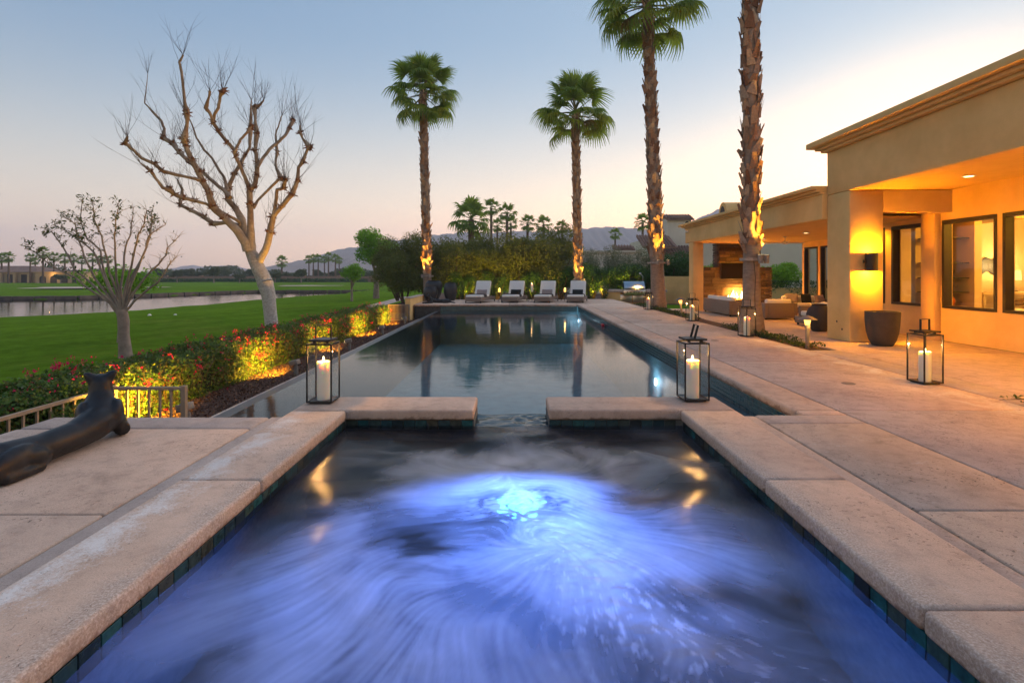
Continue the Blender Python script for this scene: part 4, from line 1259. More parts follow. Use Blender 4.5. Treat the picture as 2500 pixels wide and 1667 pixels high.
hb("fascia", 'stucco', (6.85, 13.2, 10.70, 11.05, 3.05, 3.80))
hb("soffit", 'ceil', (6.85, 8.72, 1.0, 10.69, 2.93, 2.99))
hb("soffit", 'ceil', (7.163, 8.72, 10.61, 13.68, 2.62, 2.68))
hb("header_beam", 'stucco', (7.163, 8.497, 10.323, 10.60, 2.495, 2.915))
def cornice(x_out, y0, y1, z0, bands, ret=None):
    """stepped bands, the topmost proudest; ret: also round the far end to that x"""
    for i, (dx, h) in enumerate(bands):
        bx = [(x_out + dx, x_out + 0.42, y0, y1 - dx, z0, z0 + h - 0.002)]
        if ret:
            bx.append((x_out + 0.421, ret, y1 - 0.42, y1 - dx - 0.001, z0, z0 + h - 0.0025))
        hb("cornice_band", 'stucco', *bx, bevel=0.008)
        z0 += h
cornice(6.20, 1.0, 11.32, 3.802, ((0.20, 0.055), (0.12, 0.06), (0.0, 0.115)), ret=13.2)
hb("roof", 'band', (6.60, 13.2, 1.0, 11.0, 4.0, 4.03))
# wall behind the porch with window openings
wins = [(8.02, 9.25, 0.62, 2.35), (9.37, 10.56, 0.62, 2.35), (11.02, 11.98, 0.62, 2.35), (12.2, 13.1, 0.62, 2.35), (5.6, 7.6, 0.62, 2.35)]
wy = [1.0]
for y0_, y1_, a, c in sorted(wins):
    wy += [y0_, y1_]
wy.append(13.7)
bx = [(8.5, 8.7, wy[i], wy[i + 1], Zf, 2.93) for i in range(0, len(wy), 2)]
for y0_, y1_, a, c in wins:
    bx += [(8.5, 8.7, y0_, y1_, Zf, a), (8.5, 8.7, y0_, y1_, c, 2.93)]
hb("wall", 'stucco', *bx)
hb("pilaster", 'stucco', (8.36, 8.497, 10.60, 10.95, Zf, 2.61), bevel=0.01)
for y0_, y1_, a, c in wins:
    f = hb("window_frame", 'frame', (8.485, 8.64, y0_ - .002, y0_ + 0.055, a, c), (8.485, 8.64, y1_ - 0.055, y1_ + .002, a, c),
           (8.485, 8.64, y0_ + 0.055, y1_ - 0.055, a - .002, a + 0.05), (8.485, 8.64, y0_ + 0.055, y1_ - 0.055, c - 0.07, c + .002))
    MB().box(8.585, 8.591, y0_ + 0.056, y1_ - 0.056, a + 0.051, c - 0.071).build("glass_pane", M['window_glass'], f, world=True)
hb("wall", 'stucco', (8.7, 10.6, 13.5, 13.7, Zf, 2.62))
# room behind the windows
hb("interior_floor", pmat("pale_floor", (0.42, 0.33, 0.24), (0.36, 0.28, 0.2), 2, 0.5), (8.71, 13.2, 1.0, 13.49, -0.03, 0.0))
hb("interior_ceiling", 'interior', (8.71, 13.2, 1.0, 13.49, 2.70, 2.76))
hb("interior_wall", 'interior', (13.0, 13.2, 1.0, 13.49, 0.001, 2.70), (8.71, 12.99, 13.40, 13.495, 0.001, 2.70), (8.71, 9.52, 11.56, 11.68, 0.001, 2.70), (9.53, 9.68, 11.02, 11.68, 0.001, 2.70))
for zs in (0.90, 1.20, 1.52, 2.04):
    hb("glass_shelf", pmat("shelf_edge", (0.03, 0.05, 0.035), (0.02, 0.035, 0.025), 9, 0.2) if 'shelf' not in M else M['shelf'], (8.75, 9.525, 11.14, 11.555, zs, zs + 0.014))
hb("display_base", 'interior', (8.75, 9.525, 11.14, 11.555, 0.001, 0.62))
# covered lounge: end pillar, beams, ceiling, back wall
hb("pillar", 'stucco', (6.40, 6.78, 19.06, 19.48, -0.28, 2.425), bevel=0.015)
hb("fascia", 'stucco', (6.40, 6.70, 11.062, 19.90, 2.43, 2.95), bevel=0.01)
hb("fascia", 'stucco', (6.702, 10.8, 19.60, 19.90, 2.43, 2.95))
cornice(6.18, 11.065, 20.08, 2.952, ((0.18, 0.045), (0.10, 0.05), (0.0, 0.075)), ret=10.8)
hb("roof", 'band', (6.55, 11.0, 11.06, 19.9, 3.09, 3.105))
hb("soffit", 'ceil', (6.702, 10.8, 11.062, 19.598, 2.455, 2.50))
hb("wall", 'stucco', (10.6, 10.8, 13.7, 17.0, Zf, 2.453), (10.6, 10.8, 17.0, 19.59, 2.25, 2.453), (10.6, 10.8, 18.42, 18.58, Zf, 2.249), (10.6, 10.8, 19.45, 19.59, Zf, 2.249))
for y0_, y1_ in ((17.0, 18.42), (18.58, 19.45)):
    f = hb("window_frame", 'frame', (10.59, 10.72, y0_, y0_ + .06, 0.0, 2.248), (10.59, 10.72, y1_ - .06, y1_, 0.0, 2.248), (10.59, 10.72, y0_ + .06, y1_ - .06, 2.19, 2.248))
    MB().box(10.66, 10.666, y0_ + .061, y1_ - .061, 0.0, 2.189).build("glass_pane", M['window_glass'], f, world=True)
hb("interior_wall", 'interior', (12.2, 12.3, 14.0, 19.59, -.02, 2.45), (10.81, 12.19, 13.7, 13.8, -.02, 2.45))
# barrel-topped chimney cap on the lounge roof
mb = MB(); n = 16; prof = [(0.0, 3.106)] + [(0.36 - 0.36 * math.cos(math.pi * k / n), 3.50 + 0.40 * math.sin(math.pi * k / n)) for k in range(n + 1)] + [(0.72, 3.106)]
k_ = len(prof)
mb.v = [(7.62, 19.1 + a, z_) for a, z_ in prof] + [(8.75, 19.1 + a, z_) for a, z_ in prof]
mb.f = [tuple(range(k_))[::-1], tuple(range(k_, 2 * k_))] + [(i, (i + 1) % k_, k_ + (i + 1) % k_, k_ + i) for i in range(k_)]
ch = mb.build("chimney_cap", M['stucco'], house, world=True)
prof = [(0.14, 3.30)] + [(0.36 - 0.22 * math.cos(math.pi * k / n), 3.50 + 0.26 * math.sin(math.pi * k / n)) for k in range(n + 1)] + [(0.58, 3.30)]
mb = MB(); mb.add([(7.612, 19.1 + a, z_) for a, z_ in prof], [tuple(range(len(prof)))[::-1]])
mb.build("arched_vent", M['frame'], ch, world=True)
for (hx, hy, hz) in ((6.499, 10.72, 0.34), (6.499, 10.55, 0.20)):
    d = MB().lathe([(0, 0.004), (0.022, 0.004), (0.022, 0.0), (0.016, -0.002), (0.0, 0.001)], 12); d.v = [(hx - q[2] * 1.0, hy + q[0], hz + q[1]) for q in d.v]
    d.build("hose_bib", M['frame'], house, world=True)
t = thing("camera_box", "small white security camera under the lounge roof corner", "camera", (6.39, 19.6, 2.82))
MB().box(6.28, 6.399, 19.50, 19.58, 2.80, 2.87).build("camera_body", M['white_fabric'], t, world=True, bevel=0.012)

# house light colours
ORG = (1.0, 0.375, 0.006)
def sconce(label, x, y, z, e):
    t = thing("wall_sconce", label, "wall light", (x, y, z), 0, None)
    MB().lathe([(0.105, -0.17), (0.108, -0.17), (0.108, 0.17), (0.105, 0.17), (0.102, 0.165), (0.102, -0.165), (0.105, -0.17)], 32).build("cylinder", M['frame'], t, True)
    MB().box(-0.15, -0.106, -0.02, 0.02, -0.03, 0.04).box(-0.03, 0.03, 0.106, 0.139, -0.06, 0.06).build("bracket", M['frame'], t)
    MB().disc((0, 0, 0.0), 0.101, 24).build("divider", M['frame'], t)
    for s in (1, -1):
        b_ = MB(); ball(b_, (0, 0, s * 0.11), (0.03, 0.03, 0.03), n=10); b_.build("bulb", M['lamp_glow'], t, True)
        o = lamp("sconce_glow", 'POINT', (0, 0, 0), e, ORG, 0.03, t); o.location = (0, 0, s * 0.152)
    return t
sconce("black cylinder wall light glowing up and down on the yellow pier", 6.83, 10.18, 1.525, 125)
sconce("second cylinder wall light of the porch on the nearer pier", 6.83, 3.94, 1.525, 330)

# recessed ceiling lights, fan
def downlight(label, x, y, z, e, cone=150):
    t = thing("ceiling_light", label, "ceiling light", (x, y, z), 0, "recessed ceiling lights")
    MB().lathe([(0.075, -0.012), (0.10, -0.010), (0.10, 0.0), (0.07, 0.0)], 24).build("trim_ring", M['white_fabric'], t, True)
    MB().disc((0, 0, -0.006), 0.074, 20, -1).build("diffuser", M['lamp_glow'], t)
    o = lamp("down_glow", 'SPOT', (0, 0, 0), e, ORG, 0.06, t, cone=cone, blend=0.8); o.location = (0, 0, -0.02); o.rotation_euler = (0, 0, 0)
for i, y_ in enumerate((15.1, 17.7, 19.3)):
    downlight(("nearest", "middle", "farthest")[i] + " recessed ceiling light of the covered lounge", 8.28, y_, 2.454, 135)
downlight("recessed ceiling light in the lounge near the house pier", 8.28, 12.4, 2.454, 135)
downlight("recessed porch ceiling light above the window with glass shelves", 7.6, 8.9, 2.929, 62)
downlight("recessed porch ceiling light above the patio's near end", 7.6, 6.2, 2.929, 75)
t = thing("ceiling_fan", "pale ceiling fan with long blades under the covered lounge roof", "fan", (8.45, 16.6, 2.454))
MB().tube([(0, 0, 0), (0, 0, -0.03)], [0.06, 0.05], 14).tube([(0, 0, -0.03), (0, 0, -0.14)], 0.014, 8).build("downrod", M['white_fabric'], t, True)
MB().lathe([(0.0, -0.14), (0.05, -0.14), (0.095, -0.17), (0.10, -0.21), (0.05, -0.235), (0, -0.235)], 20).build("motor", M['white_fabric'], t, True)
for k in range(3):
    bl = MB().box(0.10, 0.66, -0.06, 0.06, -0.192, -0.182).build("blade", M['white_fabric'], t)
    bl.rotation_euler = (R(7), 0, R(8 + 120 * k))

# fireplace of stacked ledger stone
fp = thing("fireplace", "outdoor fireplace of stacked brown stone with a burning fire", "fireplace", (8.4, 20.3, -0.03))
hb("core", 'joint', (7.23, 9.72, 20.24, 20.78, -0.25, 1.52), (7.80, 9.16, 20.24, 20.72, 1.521, 3.4), parent=fp)
M['ledge'] = None
m, nt, b = nt_new("ledger_stone")
oi = node(nt, "ShaderNodeObjectInfo")
cr = ramp(nt, oi.outputs["Random"], ((0.0, (0.045, 0.026, 0.016)), (0.3, (0.095, 0.058, 0.036)), (0.55, (0.15, 0.098, 0.062)), (0.8, (0.075, 0.058, 0.05)), (1.0, (0.115, 0.068, 0.04))))
nz = noise(nt, 18, 5, 0.7, wpos(nt))
nt.links.new(mixc(nt, 0.6, cr.outputs[0], ramp(nt, nz.outputs[0], ((0.3, 0.45), (0.7, 1.5))).outputs[0], 'MULTIPLY'), b.inputs["Base Color"])
b.inputs["Roughness"].default_value = 0.85
bump(nt, b, nz.outputs[0], 0.7, 0.02)
M['ledge'] = m
smesh = []
for k in range(6):
    mb = MB().box(-0.5, 0.5, -0.5, 0.5, -0.5, 0.5)
    mb.v = [(x_ * random.uniform(0.96, 1.0), y_ * random.uniform(0.8, 1.1), z_ * random.uniform(0.82, 0.98)) for x_, y_, z_ in mb.v]
    me = bpy.data.meshes.new("stone"); me.from_pydata(mb.v, [], mb.f); me.materials.append(M['ledge']); smesh.append(me)
def stones(x0_, x1_, z0_, z1_, yf, holes, h=0.085):
    z_ = z0_; n_ = 0
    while z_ < z1_ - 0.02:
        hh = min(h * random.uniform(0.8, 1.25), z1_ - z_)
        x_ = x0_
        while x_ < x1_ - 0.02:
            w_ = min(random.uniform(0.18, 0.46), x1_ - x_)
            if x1_ - x_ - w_ < 0.1:
                w_ = x1_ - x_
            segs = [(x_, x_ + w_)]
            for (hx0, hx1, hz0, hz1) in holes:
                ns_ = []
                for a_, b2 in segs:
                    if z_ + hh > hz0 and z_ < hz1:
                        if a_ < hx0: ns_.append((a_, min(b2, hx0)))
                        if b2 > hx1: ns_.append((max(a_, hx1), b2))
                    else:
                        ns_.append((a_, b2))
                segs = ns_
            for a_, b2 in segs:
                if b2 - a_ > 0.04:
                    o = bpy.data.objects.new("stone", random.choice(smesh)); COL.objects.link(o); o.parent = fp
                    o.location = Vector(((a_ + b2) / 2, yf + random.uniform(-0.02, 0.012), z_ + hh / 2)) - fp.location
                    o.scale = (b2 - a_ - 0.006, 0.09, hh - 0.006); n_ += 1
            x_ += w_
        z_ += hh
    return n_
FB = (7.90, 8.98, 0.33, 0.78)
nst = stones(7.2, 9.76, -0.05, 1.555, 20.20, [FB], 0.10)
nst += stones(7.76, 9.20, 1.555, 2.95, 20.20, [], 0.115)
# side faces toward the pool (the chimney's left flank)
z_ = -0.05
while z_ < 2.9:
    hh = random.uniform(0.085, 0.125)
    xf = 7.20 if z_ < 1.5 else 7.77
    o = bpy.data.objects.new("stone", random.choice(smesh)); COL.objects.link(o); o.parent = fp
    o.location = Vector((xf, 20.50, z_ + hh / 2)) - fp.location; o.scale = (0.07, 0.52, hh - 0.006)
    z_ += hh
hb("firebox", pmat("soot_brick", (0.22, 0.15, 0.10), (0.10, 0.07, 0.05), 9, 0.9), (7.90, 7.93, 20.16, 20.235, 0.33, 0.78), (8.95, 8.98, 20.16, 20.235, 0.33, 0.78), (7.93, 8.95, 20.225, 20.238, 0.33, 0.78), (7.90, 8.98, 20.13, 20.235, 0.30, 0.329), parent=fp)
m, nt, b = nt_new("fire_flame")
g_ = node(nt, "ShaderNodeTexCoord").outputs["Object"]
lw = node(nt, "ShaderNodeLayerWeight"); lw.inputs[0].default_value = 0.35
em = node(nt, "ShaderNodeEmission"); em.inputs[1].default_value = 7.0
nt.links.new(ramp(nt, lw.outputs["Facing"], ((0.0, (1.0, 0.78, 0.35)), (0.55, (1.0, 0.45, 0.06)), (1.0, (0.9, 0.2, 0.01)))).outputs[0], em.inputs[0])
nt.links.new(em.outputs[0], nt.nodes["Material Output"].inputs[0])
rf = random.Random(4)
for k in range(11):
    fx = 8.10 + 0.62 * rf.random(); hh = rf.uniform(0.16, 0.38) * (1 - abs(fx - 8.4) * 0.8)
    p = [(0.0, 0.0), (0.035, 0.04), (0.045, hh * 0.3), (0.025, hh * 0.65), (0.0, hh)]
    mb = MB().lathe(p, 10)
    ph = rf.random() * 6
    mb.v = [(fx + x_ + 0.03 * math.sin(z_ * 14 + ph) * (z_ / hh), 20.165 + y_ * 0.5 + 0.02 * rf.random(), 0.345 + z_) for x_, y_, z_ in mb.v]
    mb.build("flame", m, fp, True, world=True)
lamp("fire_glow", 'POINT', (8.42, 20.02, 0.55), 90, (1.0, 0.42, 0.07), 0.12, fp)
tv = thing("television", "dark flat television hung above the outdoor fire", "television", (8.37, 20.1, 1.09))
MB().box(7.80, 8.96, 20.08, 20.135, 1.09, 1.71).build("case", M['frame'], tv, world=True, bevel=0.008)
MB().box(7.82, 8.94, 20.076, 20.0795, 1.115, 1.69).build("screen", pmat("tv_screen", (0.008, 0.006, 0.006), (0.006, 0.005, 0.005), 3, 0.15), tv, world=True)

# outdoor sofas
def sofa(label, x0_, x1_, y0_, y1_, back, h=0.45, cushions=2, group="wicker sofas of the covered lounge", name="wicker_sofa", cat="sofa", arms=True):
    """back: side with the backrest, one of -x +x -y +y"""
    t = thing(name, label, cat, ((x0_ + x1_) / 2, (y0_ + y1_) / 2, -0.03), 0, group)
    th = 0.10; z0_, zt = 0.02, h; zs = 0.20
    def pb(nm, mat, *a, bev=0.01):
        return MB().box(*a).build(nm, M[mat], t, world=True, bevel=bev)
    pb("base", 'wicker', x0_ + th, x1_ - th, y0_ + th, y1_ - th, z0_, zs)
    sides = {'-x': (x0_, x0_ + th, y0_, y1_), '+x': (x1_ - th, x1_, y0_, y1_), '-y': (x0_ + th + .002, x1_ - th - .002, y0_, y0_ + th), '+y': (x0_ + th + .002, x1_ - th - .002, y1_ - th, y1_)}
    opp = {'-x': '+x', '+x': '-x', '-y': '+y', '+y': '-y'}[back]
    for k, (a, b2, c, d) in sides.items():
        if k == back:
            pb("backrest", 'wicker', a, b2, c, d, z0_, zt)
        elif k == opp:
            pb("front_panel", 'wicker', a, b2, c, d, z0_, zs)
        else:
            pb("arm", 'wicker', a, b2, c, d, z0_, zt)
    horiz = back in ('-y', '+y')
    lo, hi = (x0_ + th, x1_ - th) if horiz else (y0_ + th, y1_ - th)
    for i in range(cushions):
        a = lo + (hi - lo) * i / cushions + .006; b2 = lo + (hi - lo) * (i + 1) / cushions - .006
        if horiz:
            pb("seat_cushion", 'white_fabric', a, b2, y0_ + th, y1_ - th, zs + .002, zs + 0.13, bev=0.03)
            yb = (y1_ - th - 0.17, y1_ - th - .004) if back == '+y' else (y0_ + th + .004, y0_ + th + 0.17)
            pb("back_cushion", 'white_fabric', a, b2, yb[0], yb[1], zs + 0.132, zt + 0.11, bev=0.05)
        else:
            pb("seat_cushion", 'white_fabric', x0_ + th, x1_ - th, a, b2, zs + .002, zs + 0.13, bev=0.03)
            xb = (x1_ - th - 0.17, x1_ - th - .004) if back == '+x' else (x0_ + th + .004, x0_ + th + 0.17)
            pb("back_cushion", 'white_fabric', xb[0], xb[1], a, b2, zs + 0.132, zt + 0.11, bev=0.05)
    for a in (x0_ + .04, x1_ - .08):
        for c in (y0_ + .04, y1_ - .08):
            pb("leg", 'dark_metal', a, a + .04, c, c + .04, -0.03, z0_ - .001, bev=0)
    return t
sofa("wicker sofa facing the fire, its long back turned to the pool", 6.66, 7.48, 16.5, 18.75, '-x')
sofa("short wicker sofa right of the palm, its back turned to the camera", 7.20, 8.15, 15.3, 16.1, '-y', cushions=1)
sofa("wicker sofa against the lounge's back wall, with dark and brown pillows", 8.9, 10.5, 17.3, 18.1, '+y')
sofa("wicker sofa along the house wall under the lounge windows", 9.7, 10.5, 14.3, 16.6, '+x')
sofa("wicker armchair with open arms beside the house pier", 7.40, 8.25, 13.1, 14.05, '+x', cushions=1, group=None, name="wicker_armchair", cat="armchair")
cushion("black square pillow on the back wall sofa", None, M['black_cloth'], (9.75, 17.72, 0.30), (R(-15), 0, 0.1), 0.36, 0.34)
cushion("brown pillow at the left end of the back wall sofa", None, M['grey_cloth'], (9.25, 17.74, 0.30), (R(-15), 0, -0.5), 0.38, 0.34)
cushion("grey pillow at the right end of the back wall sofa", None, M['grey_cloth'], (10.2, 17.72, 0.30), (R(-15), 0, 0.3), 0.38, 0.30)

# things inside the lit room
for i, (gx_, gz_, gl_) in enumerate(((8.92, 0.915, "leftmost wine glass on the lowest lit glass shelf"), (9.02, 0.915, "second wine glass from the left on the lowest lit shelf"), (9.28, 0.915, "third wine glass from the left on the lowest lit shelf"), (9.42, 0.915, "rightmost wine glass on the lowest lit glass shelf"), (9.05, 1.215, "left wine glass on the second lit shelf from below"), (9.35, 1.215, "right wine glass on the second lit shelf from below"))):
    t = thing("wine_glass", gl_, "glass", (gx_, 11.3 + 0.05 * (i % 2), gz_), 0, "wine glasses on the lower shelf" if gz_ < 1 else "wine glasses on the upper shelf")
    MB().lathe([(0, 0), (0.035, 0), (0.034, 0.004), (0.004, 0.008), (0.004, 0.07), (0.03, 0.095), (0.038, 0.13), (0.033, 0.165), (0.031, 0.165), (0.036, 0.13), (0.028, 0.098), (0, 0.078)], 16).build("glass_bowl", M['glass'], t, True)
orange = pmat("orange_glass", (0.75, 0.16, 0.03), (0.6, 0.12, 0.02), 10, 0.25)
for i, gx_ in enumerate((8.86, 9.02, 9.18, 9.34)):
    t = thing("orange_vase", ("leftmost", "second from left", "third from left", "rightmost")[i] + " orange glass vase in the row under the lit shelves", "vase", (gx_, 11.38, 0.62), 0, "orange vases in the display")
    MB().lathe([(0, 0), (0.04, 0), (0.07, 0.06), (0.072, 0.12), (0.05, 0.18), (0.044, 0.18), (0.064, 0.12), (0.04, 0.02), (0, 0.015)], 18).build("vessel", orange, t, True)
t = thing("glass_bowl", "faceted clear glass bowl before the orange vases", "bowl", (9.28, 11.22, 0.62))
MB().lathe([(0, 0), (0.08, 0), (0.13, 0.07), (0.135, 0.10), (0.125, 0.10), (0.12, 0.07), (0.07, 0.015), (0, 0.012)], 12).build("vessel", M['glass'], t)
t = thing("wall_art", "dark ragged horizontal artwork on the room's back wall", "artwork", (12.0, 13.37, 1.6))
mb = MB(); top = [(11.55 + 0.075 * k, 1.68 + 0.035 * math.sin(k * 1.9)) for k in range(14)]; bot = [(11.55 + 0.075 * k, 1.32 + 0.05 * math.sin(k * 1.3 + 2)) for k in range(14)]
poly = top + bot[::-1]
mb.v = [(a, 13.36, z_) for a, z_ in poly] + [(a, 13.395, z_) for a, z_ in poly]; n = len(poly)
mb.f = [tuple(range(n)), tuple(range(n, 2 * n))[::-1]] + [(i, n + i, n + (i + 1) % n, (i + 1) % n) for i in range(n)]
mb.build("art_panel", M['frame'], t, world=True)
def floor_lamp(label, x, y, z, h=0.5, e=40):
    t = thing("table_lamp", label, "lamp", (x, y, z))
    MB().lathe([(0, 0), (0.08, 0), (0.08, 0.015), (0.02, 0.03), (0.015, h - 0.22)], 16).build("lamp_base", M['frame'], t, True)
    sm = emat("lit_shade", (1.0, 0.62, 0.16), 1.6)
    MB().lathe([(0.15, h - 0.24), (0.13, h), (0.125, h), (0.145, h - 0.24)], 24).build("lamp_shade", sm, t, True)
    lamp("shade_glow", 'POINT', (x, y, z + h + 0.12), e, (1.0, 0.62, 0.2), 0.08, t)
tb = thing("console_table", "pale wooden table by the room's back wall", "table", (11.9, 12.9, 0))
MB().box(11.1, 12.8, 12.6, 13.2, 0.80, 0.86).build("table_top", M['interior'], tb, world=True)
for a in (11.15, 12.7):
    for c in (12.64, 13.12):
        MB().box(a, a + .06, c, c + .06, 0.0, 0.799).build("leg", M['interior'], tb, world=True)
floor_lamp("lit table lamp on the pale table under the dark artwork", 12.15, 12.95, 0.861, 0.52)
ct = thing("dining_chair", "dining chair with a pale rounded back seen through the shelf window", "chair", (11.35, 12.2, 0))
MB().box(11.1, 11.6, 11.95, 12.45, 0.42, 0.50).build("seat", M['white_fabric'], ct, world=True, bevel=0.03)
mb = MB(); pr_ = [(11.35 + 0.29 * math.cos(a), 12.2 - 0.29 * math.sin(a)) for a in [math.pi * k / 10 for k in range(11)]]
mb.tube([(a, c, 0.62) for a, c in pr_], 0.03, 8).tube([(a, c, 0.70) for a, c in pr_], 0.03, 8)
mb.build("backrest", pmat("brown_leather", (0.11, 0.06, 0.035), (0.08, 0.045, 0.03), 9, 0.6), ct, True, world=True)
for a in (11.13, 11.53):
    for c in (11.98, 12.38):
        MB().box(a, a + .04, c, c + .04, 0.0, 0.419).build("leg", M['frame'], ct, world=True)
floor_lamp("tall lit lamp behind the rightmost window", 11.6, 10.0, 0.86, 0.6, 70)
cb = thing("sideboard", "pale stone topped sideboard behind the rightmost window", "sideboard", (11.4, 9.6, 0))
MB().box(10.9, 12.0, 8.2, 10.6, 0.0, 0.80).build("cabinet", M['interior'], cb, world=True)
MB().box(10.86, 12.04, 8.16, 10.64, 0.801, 0.86).build("counter_top", M['band'], cb, world=True)
for (lx, ly) in ((10.2, 9.6), (10.8, 11.9), (11.0, 7.0), (9.15, 11.2)):
    t = thing("room_light", {10.2: "ceiling spotlight near the room's middle", 10.8: "ceiling spotlight before the dark artwork", 11.0: "ceiling spotlight above the sideboard's near end", 9.15: "ceiling spotlight above the glass shelves"}[lx], "ceiling light", (lx, ly, 2.699), 0, "ceiling spotlights in the room")
    MB().lathe([(0.05, -0.01), (0.07, -0.008), (0.07, 0), (0.05, 0)], 18).build("trim_ring", M['white_fabric'], t, True)
    MB().disc((0, 0, -0.005), 0.05, 16, -1).build("diffuser", M['lamp_glow'], t)
    lamp("room_glow", 'POINT', (lx, ly, 2.55), 170 if lx != 9.15 else 120, (1.0, 0.44, 0.03), 0.08, t)

# patio slabs
pb = MB(); pb.box(5.60, 8.5, -1.0, 13.7, -1.0, -0.055); pb.box(5.60, 10.6, 13.7, 20.3, -1.0, -0.055)
pt = pb.build("patio", M['joint'], kind='structure')
for i, (a, c) in enumerate(((0.2, 3.05), (3.05, 5.95), (5.95, 8.9), (8.9, 11.7), (11.7, 14.6), (14.6, 17.4), (17.4, 20.2))):
    for (xa, xb) in ((5.63, 8.5),) if a < 13 else ((5.63, 8.3), (8.3, 10.6)):
        MB().box(xa + .006, xb - .006, a + .006, c - .006, -0.10, -0.032).build("slab", M['patio'], pt, bevel=0.008)
MB().box(5.13, 5.62, 9.26, 24.0, -0.9, -0.06).build("planting_bed", M['soil'], kind='structure')
# ---------------------------------------------------------------- bougainvillea hedge
M['hedge'] = leafmat("hedge_leaves", ((0.030, 0.070, 0.012), (0.075, 0.15, 0.022), (0.05, 0.11, 0.018), (0.12, 0.17, 0.03), (0.10, 0.075, 0.03)), 0.5, 0.35)
M['bract'] = leafmat("magenta_bracts", ((0.50, 0.010, 0.085), (0.62, 0.022, 0.12), (0.42, 0.008, 0.05), (0.60, 0.03, 0.05)), 0.6, 0.35)
M['twig'] = pmat("twig_bark", (0.12, 0.08, 0.055), (0.07, 0.045, 0.03), 10, 0.9)
hg = thing("bougainvillea_hedge", "long clipped hedge with magenta flowers, lit yellow in patches", "hedge", (-5.7, 12, -0.72))
rg = np.random.default_rng(21)
def hedge_surf(n, y0_, y1_, rg):
    """points on the rounded top and flanks of the hedge with outward normals"""
    y = y0_ + (y1_ - y0_) * rg.random(n) ** 1.35
    u = rg.random(n)
    a = np.pi * (u * 1.12 - 0.06)                  # 0 = pool side base, pi = lawn side base
    wv = 0.03 * np.sin(y * 2.1) + 0.025 * np.sin(y * 5.3 + 1) + 0.02 * np.sin(y * 9.7 + a * 3)
    ca, sa = np.cos(a), np.sin(a)
    sx = np.sign(ca) * np.abs(ca) ** 0.55; sz = np.sign(sa) * np.abs(sa) ** 0.5
    hw, hh = 0.60 + wv, 0.70 + wv * 0.9
    x = -5.68 + sx * hw; z_ = -0.70 + np.maximum(sz, 0.02) * hh
    N = np.stack([ca / 0.6, np.zeros(n), sa / 0.7], 1); N /= np.linalg.norm(N, axis=1, keepdims=True)
    depth = rg.random(n) ** 1.6 * 0.22
    P = np.stack([x, y, z_], 1) - N * depth[:, None] + rg.normal(0, 0.018, (n, 3)) + N * (rg.random(n) ** 8)[:, None] * 0.06
    return P, N
P, N = hedge_surf(105000, 4.0, 21.8, rg)
leaf_cloud("foliage", P - np.array(hg.location), N, 0.046, M['hedge'], hg, 31, 0.62, 'stuff', 0.65, 0.2)
cl, cn = hedge_surf(640, 4.0, 21.8, rg)
PP, NN = [], []
for p, n_ in zip(cl, cn):
    if n_[2] < 0.1 and rg.random() < 0.5:
        continue
    k = int(3 + 16 * rg.random() ** 3)
    PP.append(p + n_ * 0.10 + rg.normal(0, 0.028, (k, 3))); NN.append(np.tile(n_, (k, 1)))
leaf_cloud("flower_clusters", np.concatenate(PP) - np.array(hg.location), np.concatenate(NN), 0.032, M['bract'], hg, 33, 0.8, 'stuff', 1.0, 0.4)
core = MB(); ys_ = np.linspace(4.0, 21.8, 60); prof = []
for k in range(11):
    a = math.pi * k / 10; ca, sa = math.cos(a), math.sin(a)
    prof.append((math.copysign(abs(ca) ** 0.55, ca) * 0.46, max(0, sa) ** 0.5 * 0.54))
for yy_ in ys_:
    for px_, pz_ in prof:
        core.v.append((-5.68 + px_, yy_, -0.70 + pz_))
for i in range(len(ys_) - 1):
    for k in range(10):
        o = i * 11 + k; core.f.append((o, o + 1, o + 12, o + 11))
core.build("shade_core", pmat("hedge_shade", (0.030, 0.035, 0.014), (0.018, 0.022, 0.010), 16, 0.95, bstr=0.8, bscale=30, bdist=0.03), hg, world=True)  # solid dark shell, its colour painted as the shade inside the foliage
tw = MB(); rr_ = random.Random(9)
for k in range(150):
    y_ = rr_.uniform(6.5, 13); x_ = -5.68 + rr_.uniform(0.40, 0.60); z_ = rr_.uniform(-0.68, -0.3)
    tw.tube([(x_, y_, z_), (x_ + rr_.uniform(0, .1), y_ + rr_.uniform(-.1, .1), z_ + 0.14), (x_ + rr_.uniform(-.02, .18), y_ + rr_.uniform(-.2, .2), z_ + 0.3)], [0.005, 0.004, 0.002], 4)
tw.build("bare_twigs", M['twig'], hg, world=True, kind='stuff')

